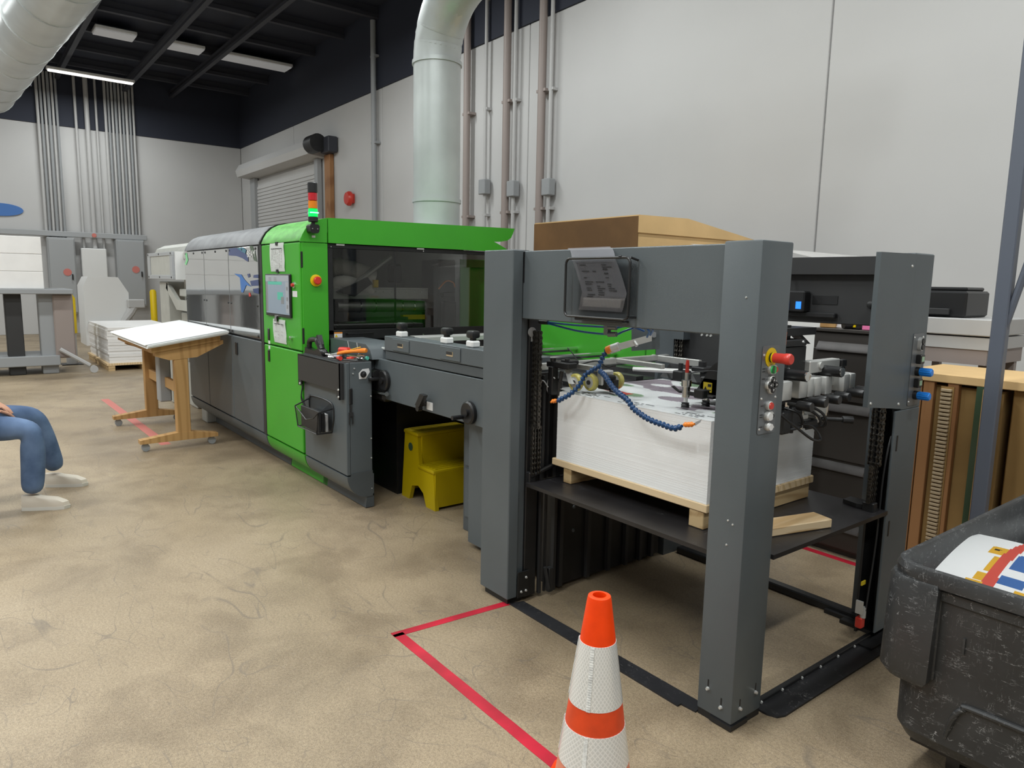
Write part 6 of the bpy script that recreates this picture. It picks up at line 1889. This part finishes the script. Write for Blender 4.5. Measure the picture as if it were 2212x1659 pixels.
mb = MB(); mb.cyl((-.735, 2.0, ZK + .024), (-.70, 2.05, ZK + .024), .024, n=16); mb.box(-.705, -.65, 2.03, 2.08, ZK, ZK + .045, .006); build('tool_body', mb, 'black', t)
mb = MB(); mb.box(-.70, -.675, 2.026, 2.032, ZK + .012, ZK + .036); build('yellow_patch', mb, 'yellow', t, smooth=False)
tag(build('foam_block', MB().box(-.63, -.545, 2.01, 2.09, ZK, ZK + .038, .004), 'pink'), 'bright pink block on the right of the file cabinet top', 'block')

# ---- crates, cartons and wrapped stock behind the feeder
t = thing('cardboard_crate', 'large brown cardboard crate with a pale right side behind the feeder', 'crate', (-3.3, 3.2, 0))
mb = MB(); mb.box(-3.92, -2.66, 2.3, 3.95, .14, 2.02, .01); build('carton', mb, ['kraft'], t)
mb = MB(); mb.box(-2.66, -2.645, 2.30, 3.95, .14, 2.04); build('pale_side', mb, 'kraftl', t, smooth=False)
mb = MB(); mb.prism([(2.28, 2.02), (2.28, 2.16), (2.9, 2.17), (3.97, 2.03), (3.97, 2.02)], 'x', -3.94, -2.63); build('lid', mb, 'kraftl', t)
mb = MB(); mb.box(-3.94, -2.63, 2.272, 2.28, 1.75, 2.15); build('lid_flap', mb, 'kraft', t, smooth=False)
mb = MB()
for y in (2.32, 3.05, 3.8): mb.box(-3.92, -2.66, y, y + .12, 0, .14)
build('skid', mb, 'pineend', t, smooth=False)
t = thing('wrapped_stock', 'tall white-wrapped pallet load right of the cardboard crate behind the feeder', 'pallet load', (-1.2, 3.2, 0))
mb = MB(); mb.box(-2.4, -1.2, 2.72, 3.5, .14, 1.80, .03); build('wrapped_block', mb, 'whitesheet', t)
mb = MB()
def ts_(u, v):
    return (-2.42 + 1.24 * u, 2.68 + .85 * v, 1.94 - .13 * u - .02 * math.sin(u * 8) * (1 - v) + .02 * v)
mb.grid(ts_, 24, 8); bmesh.ops.solidify(mb.bm, geom=mb.bm.faces[:], thickness=-.14 if False else .14)
build('top_sheets', mb, 'whitesheet', t)
mb = MB()
for y in (2.75, 3.1, 3.4): mb.box(-2.4, -1.2, y, y + .1, 0, .14)
build('skid', mb, 'pineend', t, smooth=False)
t = thing('flat_panel', 'pale flat panel resting across the top of the grey press housing', 'panel', (-5.6, 1.0, 2.063))
mb = MB(); mb.box(-5.9, -4.95, .55, 1.5, 2.10, 2.115); build('panel_sheet', mb, 'pipew', t, smooth=False)
mb = MB(); mb.box(-5.65, -5.45, .62, .74, 2.062, 2.10, .004); mb.box(-5.2, -5.1, 1.3, 1.45, 2.062, 2.10); build('spacer_block', mb, 'pine', t)

# right of the feeder: timber crates, carton, steel post, printer on a grey bench
t = thing('timber_crate', 'red-brown timber crate with vertical boards behind the feeder\'s far post', 'crate', (-.35, 2.7, 0))
mb = MB(); mb.box(-.56, -.02, 2.44, 3.0, .02, 1.05); build('crate_core', mb, 'kraftm', t, smooth=False)
for k in range(5):
    a = -.56 + k * .066
    if k == 3: continue
    mb = MB(); mb.box(a + .003, a + .062, 2.40, 2.44, .0, 1.07, .003); build('crate_board', mb, 'crate', t)
mb = MB(); mb.box(-.565, .62, 2.39, 3.02, 1.07, 1.12, .004); build('crate_lid', mb, 'kraftl', t)
mb = MB(); mb.box(-.14, -.10, 2.39, 2.44, 0, 1.07); build('green_gap_board', mb, 'olive', t, smooth=False)
t = thing('corrugated_strip', 'cream corrugated edge strip standing between the timber boards', 'strip', (-.28, 2.41, 0))
mb = MB()
for k in range(44): mb.box(-.318, -.262, 2.37, 2.40, .01 + k * .0235, .027 + k * .0235, .003)
build('corrugation', mb, 'cream', t); t.children[0]['kind'] = 'stuff'
mb = MB(); mb.box(-.325, -.255, 2.392, 2.399, 0, 1.05); build('strip_back', mb, 'kraftm', t, smooth=False)
mb = MB(); mb.box(.02, .75, 2.45, 3.1, 0, 1.065, .006)
t = tag(build('tan_carton', mb, 'kraftm'), 'big tan carton behind the black cart, right of the steel post', 'carton')
mb = MB(); mb.box(-.09, -.03, 2.33, 2.385, 0, 1.065, .003)
tag(build('timber_post', mb, 'oak'), 'tan timber upright just left of the grey steel post', 'timber')
t = thing('steel_stand', 'grey-blue steel post with a diagonal brace at the right edge', 'stand', (.03, 2.2, 0))
mb = MB(); mb.box(-.035, .035, 2.17, 2.23, .012, 3.4, .006); build('post', mb, 'steelblue', t)
mb = MB(); mb.tube([(-.02, 2.2, 1.22), (.13, 2.2, 1.95), (.40, 2.2, 3.3)], .018, 8); build('brace', mb, 'steelblue', t)
mb = MB(); mb.box(-.08, .08, 2.12, 2.28, 0, .012); build('base_plate', mb, 'steelblue', t, smooth=False)
t = thing('bench', 'grey layered bench top beyond the feeder\'s far post, carrying a black printer', 'bench', (-.3, 3.4, 0))
mb = MB(); mb.box(-.95, -.335, 3.12, 3.8, 1.31, 1.42, .006); mb.box(-.95, -.345, 3.14, 3.8, 1.22, 1.30); build('bench_top', mb, 'pipew', t)
mb = MB(); mb.box(-.95, -.36, 3.15, 3.8, 1.12, 1.22); mb.box(-.9, -.85, 3.2, 3.25, 0, 1.12); mb.box(-.42, -.37, 3.2, 3.25, 0, 1.12); mb.box(-.9, -.85, 3.7, 3.75, 0, 1.12); mb.box(-.42, -.37, 3.7, 3.75, 0, 1.12); build('bench_frame', mb, 'pipe', t)
t = thing('printer', 'black desktop printer on the grey bench by the white wall', 'printer', (-.55, 3.4, 1.44))
mb = MB(); mb.box(-.93, -.53, 3.2, 3.6, 1.422, 1.60, .015); mb.box(-.90, -.55, 3.25, 3.55, 1.60, 1.625, .008); build('printer_body', mb, 'blackp', t)
mb = MB(); mb.box(-.83, -.62, 3.17, 3.2, 1.44, 1.48, .004); build('paper_tray', mb, 'charcoal', t)

# ---- wooden table with a stack of white paper, left
t = thing('wooden_table', 'tan wooden table with tilted top on castors beside the grey press housing', 'table', (-6.5, -.6, 0))
# its top is tilted, lower on the aisle side
TY0, TY1 = -.80, -.10
def tz(y): return .952 + (y - TY0) * .158
def slab(x0, x1, y0, y1, d0, d1):
    mb = MB()
    mb.prism([(y0, tz(y0) + d0), (y1, tz(y1) + d0), (y1, tz(y1) + d1), (y0, tz(y0) + d1)], 'x', x0, x1)
    return mb
build('table_top', slab(-7.36, -5.66, TY0 + .05, TY1 - .05, -.055, 0), 'oak', t)
for x in (-7.1, -5.72):
    mb = MB(); mb.box(x - .042, x + .042, -.56, -.44, .10, .92, .006); build('leg', mb, 'oak', t)
    mb = MB(); mb.prism([(-.88, .075), (-.88, .11), (-.56, .15), (-.44, .15), (-.20, .11), (-.20, .075)], 'x', x - .046, x + .046); build('foot', mb, 'oak', t)
    mb = MB(); mb.prism([(-.72, tz(-.72) - .09), (-.72, tz(-.72) - .056), (-.12, tz(-.12) - .056), (-.12, tz(-.12) - .09), (-.36, tz(-.36) - .17), (-.60, tz(-.60) - .15)], 'x', x - .046, x + .046); build('top_bracket', mb, 'oak', t)
    for y in (-.83, -.25):
        mb = MB(); mb.cyl((x - .018, y, .035), (x + .018, y, .035), .035, n=16); mb.box(x - .014, x + .014, y - .02, y + .02, .05, .078); build('caster', mb, 'pipeg', t)
mb = MB(); mb.box(-7.06, -5.76, -.52, -.48, .50, .60, .004); build('stretcher', mb, 'oak', t)
mb = MB(); mb.box(-6.45, -6.30, -.57, -.46, .35, .93, .01); build('crank_column', mb, 'cabinetg', t)
rnd = random.Random(5)
mb = MB()
for k in range(8):
    a = rnd.uniform(-.012, .012)
    y0, y1, d = TY0 + a, TY1 + a, .0006 + k * .005
    mb.prism([(y0, tz(y0) + d), (y1, tz(y1) + d), (y1, tz(y1) + d + .0045), (y0, tz(y0) + d + .0045)], 'x', -7.42 + a, -5.60 + a * 2)
tag(build('paper_stack', mb, 'white', smooth=False), 'stack of large white sheets on the tilted top of the tan wooden table', 'paper stack', kind='stuff')

# ---- pallet of white sheets farther back
t = thing('pallet', 'low wooden pallet under the white sheet stack at the back left', 'pallet', (-13.6, .6, 0))
mb = MB(); mb.box(-14.3, -12.1, -.20, .95, .09, .125); build('deck_board', mb, 'pine', t, smooth=False)
for y in (-.18, .33, .82):
    mb = MB(); mb.box(-14.3, -12.1, y, y + .1, 0, .09); build('stringer', mb, 'pineend', t, smooth=False)
mb = MB()
for k in range(12):
    a = rnd.uniform(-.01, .01)
    mb.box(-14.25 + a, -12.15 + a, -.16 + a, .92 + a, .126 + k * .05, .174 + k * .05)
tag(build('paper_stack', mb, 'whitesheet', smooth=False), 'stack of white sheets on the low pallet at the back left', 'paper stack', kind='stuff')
t = thing('white_machine', 'white upright machine with a grey bent arm between the bollards at the back', 'machine', (-17.5, .7, 0))
mb = MB(); mb.prism([(.15, 0), (.15, 1.35), (.25, 1.55), (.85, 1.55), (1.05, 1.2), (1.05, 0)], 'x', -18.2, -17.2); build('body', mb, 'whitep', t)
mb = MB(); mb.tube([(-17.1, .2, .45), (-17.1, .85, .45), (-17.1, 1.05, .75), (-17.1, 1.15, .95)], .10, 10); mb.box(-17.2, -17.0, 1.0, 1.35, .85, 1.05, .02); build('arm', mb, 'pipew', t)

# ---- grey press / bench at the far left with white board stack
t = thing('grey_workstation', 'grey workstation with dark uprights at the left edge behind the seated person', 'workstation', (-12.3, -1.6, 0))
mb = MB(); mb.box(-13.2, -12.0, -2.6, -.62, 1.28, 1.36, .01); build('work_top', mb, 'pipeg', t)
mb = MB(); mb.box(-13.1, -12.1, -2.55, -.85, .14, .30, .01); build('base_frame', mb, 'pipeg', t)
for y in (-2.4, -1.95, -1.42, -.98):
    mb = MB(); mb.box(-12.5, -12.2, y - .11, y + .11, .0, 1.28, .01); build('upright', mb, ('black', 'pipeg', 'charcoal', 'pipe')[int(abs(y) * 10) % 4], t)
mb = MB(); mb.box(-12.45, -12.15, -.90, -.62, .25, 1.28, .02); build('side_panel', mb, 'pipe', t)
mb = MB(); mb.tube([(-12.1, -.85, .40), (-12.05, -.45, .12)], .035, 8); mb.cyl((-12.06, -.40, .06), (-12.0, -.40, .06), .06); build('side_foot', mb, 'pipew', t)
mb = MB()
for k in range(3): mb.box(-13.1, -12.1, -2.6, -1.0, 1.361 + k * .27, 1.627 + k * .27, .006)
tag(build('board_stack', mb, 'whitesheet'), 'stack of white boards on the grey workstation at the left edge', 'board stack', kind='stuff')
t = thing('bollard', 'taller yellow post right beside the grey workstation', 'bollard', (-13.5, -.56, 0), 'yellow bollards')
mb = MB(); mb.lathe([(.11, .56), (.11, 1.18), (.07, 1.24)], (-13.45, -.55, 0), n=18); build('sleeve', mb, 'yellow', t)
mb = MB(); mb.box(-13.62, -13.28, -.72, -.38, 0, .015); build('base_plate', mb, 'black', t)
mb = MB(); mb.cyl((-13.45, -.55, .012), (-13.45, -.55, .56), .09); build('post_foot', mb, 'pipew', t)


# ================================================================ the person seated at the left edge
def skin_body(name, joints, bones, radii, m, root, sub=2):
    me = bpy.data.meshes.new(name)
    names = list(joints)
    me.from_pydata([Vector(joints[n]) for n in names], [(names.index(a), names.index(b)) for a, b in bones], [])
    o = bpy.data.objects.new(name, me)
    COL.objects.link(o)
    o.modifiers.new('Skin', 'SKIN').use_smooth_shade = True
    if not me.skin_vertices:
        me.skin_vertices.new()
    lay = me.skin_vertices[0].data
    for i, n in enumerate(names):
        r = radii[n]
        lay[i].radius = (r, r) if not isinstance(r, tuple) else r
        lay[i].use_root = (n == root)
    s = o.modifiers.new('Sub', 'SUBSURF'); s.levels = sub; s.render_levels = sub
    dg = bpy.context.evaluated_depsgraph_get()
    out = bpy.data.meshes.new_from_object(o.evaluated_get(dg))
    bpy.data.objects.remove(o)
    out.name = name
    out.materials.clear()
    out.materials.append(M[m])
    out.shade_smooth()
    return out

PBASE = Vector((-4.5, -2.3, 0))
hip = Vector((-4.52, -2.28, .58))
J = {
 'pelvis': hip, 'belly': hip + Vector((0, -.01, .16)), 'chest': hip + Vector((0, .0, .38)), 'neck': hip + Vector((0, .02, .55)), 'head0': hip + Vector((0, .05, .64)), 'head1': hip + Vector((0, .055, .76)),
 'hL': hip + Vector((.10, .02, -.01)), 'hR': hip + Vector((-.10, .02, -.01)),
 'thL': (-4.38, -2.0, .585), 'kL': (-4.33, -1.765, .555), 'shL': (-4.335, -1.77, .35), 'aL': (-4.34, -1.79, .10),
 'thR': (-4.70, -1.98, .60), 'kR': (-4.78, -1.72, .575), 'shR': (-4.83, -1.66, .37), 'aR': (-4.88, -1.60, .12),
 'sL': hip + Vector((.17, .0, .47)), 'sR': hip + Vector((-.17, .0, .47)),
 'eL': (-4.28, -2.20, .84), 'wL': (-4.36, -1.99, .72), 'eR': (-4.78, -2.20, .84), 'wR': (-4.66, -1.99, .74),
 'haL': (-4.385, -1.93, .69), 'haR': (-4.64, -1.93, .70),
}
B = [('pelvis', 'belly'), ('belly', 'chest'), ('chest', 'neck'), ('neck', 'head0'), ('head0', 'head1'), ('pelvis', 'hL'), ('pelvis', 'hR'),
     ('hL', 'thL'), ('thL', 'kL'), ('kL', 'shL'), ('shL', 'aL'), ('hR', 'thR'), ('thR', 'kR'), ('kR', 'shR'), ('shR', 'aR'),
     ('chest', 'sL'), ('chest', 'sR'), ('sL', 'eL'), ('eL', 'wL'), ('wL', 'haL'), ('sR', 'eR'), ('eR', 'wR'), ('wR', 'haR')]
RAD = {'pelvis': .13, 'belly': .125, 'chest': .14, 'neck': .055, 'head0': .07, 'head1': .085, 'hL': .09, 'hR': .09, 'thL': .078, 'kL': .060, 'shL': .052, 'aL': .038,
       'thR': .078, 'kR': .060, 'shR': .052, 'aR': .038, 'sL': .06, 'sR': .06, 'eL': .042, 'wL': .030, 'eR': .042, 'wR': .030, 'haL': (.036, .016), 'haR': (.036, .016)}
t = thing('person', 'seated person in blue jeans and off-white shoes at the left edge', 'person', PBASE)
def put(name, me):
    me.transform(Matrix.Translation(-PBASE))
    o = bpy.data.objects.new(name, me); COL.objects.link(o); o.parent = t
    return o
put('body', skin_body('body', J, B, RAD, 'skin', 'pelvis'))
# jeans: follow the legs, a little looser, ending at the ankles
JJ = {k: J[k] for k in ('pelvis', 'hL', 'hR', 'thL', 'kL', 'shL', 'aL', 'thR', 'kR', 'shR', 'aR')}
RJ = {'pelvis': .14, 'hL': .105, 'hR': .105, 'thL': .098, 'kL': .082, 'shL': .080, 'aL': .072, 'thR': .098, 'kR': .082, 'shR': .080, 'aR': .070}
put('jeans', skin_body('jeans', JJ, [b for b in B if b[0] in JJ and b[1] in JJ], RJ, 'jean', 'pelvis'))
JS = {k: J[k] for k in ('belly', 'chest', 'sL', 'sR', 'eL', 'eR')}
JS['waist'] = hip + Vector((0, 0, .05))
RS = {'waist': .15, 'belly': .15, 'chest': .155, 'sL': .075, 'sR': .075, 'eL': .055, 'eR': .055}
put('shirt', skin_body('shirt', JS, [('waist', 'belly'), ('belly', 'chest'), ('chest', 'sL'), ('chest', 'sR'), ('sL', 'eL'), ('sR', 'eR')], RS, 'shirt', 'belly'))
for nm, w_, h_, dd in (('hand', J['wL'], J['haL'], 1), ('hand', J['wR'], J['haR'], -1)):
    w_, h_ = Vector(w_), Vector(h_)
    d = (h_ - w_).normalized()
    s = d.cross(Vector((0, 0, 1))).normalized()
    mb = MB()
    for k, (off, ln) in enumerate(((-.027, .062), (-.009, .074), (.009, .070), (.027, .055))):
        a = h_ + s * off + d * .02
        mb.tube(bez([a - d * .03, a + d * ln * .5 + Vector((0, 0, -.006)), a + d * ln + Vector((0, 0, -.022))], 8), [.0095] * 5 + [.009, .0085, .008, .006], 8)
    a = h_ - s * .03 * dd - d * .02
    mb.tube(bez([a, a - s * .022 * dd + d * .03, a - s * .026 * dd + d * .058], 8), [.011] * 5 + [.010, .0095, .009, .006], 8)
    build('finger', mb, 'skin', t)
hd = J['head1']
mb = MB(); mb.ball(hd + Vector((0, -.012, .012)), .095, (.86, 1.02, 1.1)); build('hair', mb, 'hair', t)
mb = MB()
for s in (-.03, .03): mb.ball(hd + Vector((s, .088, .0)), .009)
mb.ball(hd + Vector((0, .10, -.035)), .013, (.8, 1, 1.4)); build('face', mb, 'skin', t)
def shoe(a, yaw, lab=None):
    """a low canvas sneaker, heel at a, toe along yaw"""
    sole = [(-.045, -.07), (-.05, 0), (-.045, .08), (-.048, .14), (-.035, .19), (0, .215), (.035, .19), (.046, .14), (.04, .08), (.04, 0), (.035, -.07), (0, -.085)]
    R = Matrix.Translation((a[0], a[1], 0)) @ Matrix.Rotation(yaw, 4, 'Z')
    def ringv(k, z, sh=0):
        return [R @ Vector((x * k, y * k + sh, z + zz)) for (x, y) in sole for zz in (0,)]
    mb = loft([ringv(1.0, a[2]), ringv(1.02, a[2] + .024)])
    mb.bm.verts.ensure_lookup_table(); mb.bm.faces.new([mb.bm.verts[i] for i in range(12)])
    bmesh.ops.recalc_face_normals(mb.bm, faces=mb.bm.faces[:])
    o = build('sole', mb, 'sole', t)
    def up(k):
        pts = []
        for x, y in sole:
            hgt = [.024, .05, .075, .09, .10][k]
            f = [1.0, .97, .86, .66, .55][k]
            fy = [1.0, .97, .78, .46, .36][k]
            yy = -.02 + (y + .02) * fy - [0, 0, .01, .03, .035][k]
            pts.append(R @ Vector((x * f, yy, a[2] + hgt)))
        return pts
    mb = loft([up(k) for k in range(5)])
    build('shoe', mb, 'shoe', t)
shoe((-4.33, -1.78, 0.0), -.45)
shoe((-4.88, -1.60, 0.0), -.5)
# the swivel chair under the person
t = thing('swivel_chair', 'black swivel chair under the seated person, one castor in view at the left edge', 'chair', (-4.52, -2.36, 0))
cx, cy = -4.50, -2.36
mb = MB(); mb.box(cx - .23, cx + .23, cy - .22, cy + .22, .405, .445, .03, seg=3); build('seat', mb, 'blackp', t)
mb = MB(); mb.box(cx - .2, cx + .2, cy - .27, cy - .235, .55, .95, .02, seg=2); mb.box(cx - .03, cx + .03, cy - .28, cy - .25, .40, .6); build('backrest', mb, 'blackp', t)
mb = MB(); mb.cyl((cx, cy, .08), (cx, cy, .405), .025); build('gas_column', mb, 'black', t)
for k in range(5):
    a = math.radians(72 * k + 50)
    e = Vector((cx + .29 * math.cos(a), cy + .29 * math.sin(a), .085))
    mb = MB(); mb.tube([(cx, cy, .11), e], [.025, .016], 8); build('base_arm', mb, 'black', t)
    mb = MB(); mb.cyl(e + Vector((-.02, 0, -.055)), e + Vector((.02, 0, -.055)), .03, n=14); mb.cyl(e + Vector((0, 0, -.04)), e, .008); build('caster', mb, 'blackp', t)


# ---------------------------------------------------------------- every loose piece of these parts becomes an object of its own
SPLIT = {'duct_strap', 'hanger', 'hinge', 'levelling_foot', 'adjusting_slot', 'cable_slot', 'head_bar', 'idler_roller', 'feed_belt', 'wheel_arm',
         'guide_rail', 'stand_door', 'door_latch', 'skid', 'lift_bracket', 'steel_part', 'gripper_part', 'riser', 'side_rib', 'finger', 'hood_highlight', 'grip_rib',
         'dangling_cable', 'post_base', 'post_channel', 'guard_panel', 'tube_connector', 'top_block', 'sucker_body', 'spacer_block', 'side_clamp'}
def split_loose(o):
    bm = bmesh.new(); bm.from_mesh(o.data)
    seen, parts = set(), []
    for v in bm.verts:
        if v in seen: continue
        st, isl = [v], []
        seen.add(v)
        while st:
            x = st.pop(); isl.append(x)
            for e in x.link_edges:
                y = e.other_vert(x)
                if y not in seen: seen.add(y); st.append(y)
        parts.append(isl)
    if len(parts) > 1:
        for isl in parts:
            idx = {v: i for i, v in enumerate(isl)}
            fs = {f for v in isl for f in v.link_faces}
            me = bpy.data.meshes.new(o.data.name)
            me.from_pydata([v.co.copy() for v in isl], [], [[idx[v] for v in f.verts] for f in fs])
            for m in o.data.materials: me.materials.append(m)
            me.shade_smooth(); me.set_sharp_from_angle(angle=math.radians(35))
            c = bpy.data.objects.new(o.name.split('.')[0], me); COL.objects.link(c)
            c.parent = o.parent; c.location = o.location; c.rotation_euler = o.rotation_euler
        bpy.data.objects.remove(o)
    bm.free()
for o in list(bpy.data.objects):
    if o.type == 'MESH' and o.name.split('.')[0] in SPLIT and not o.children:
        split_loose(o)
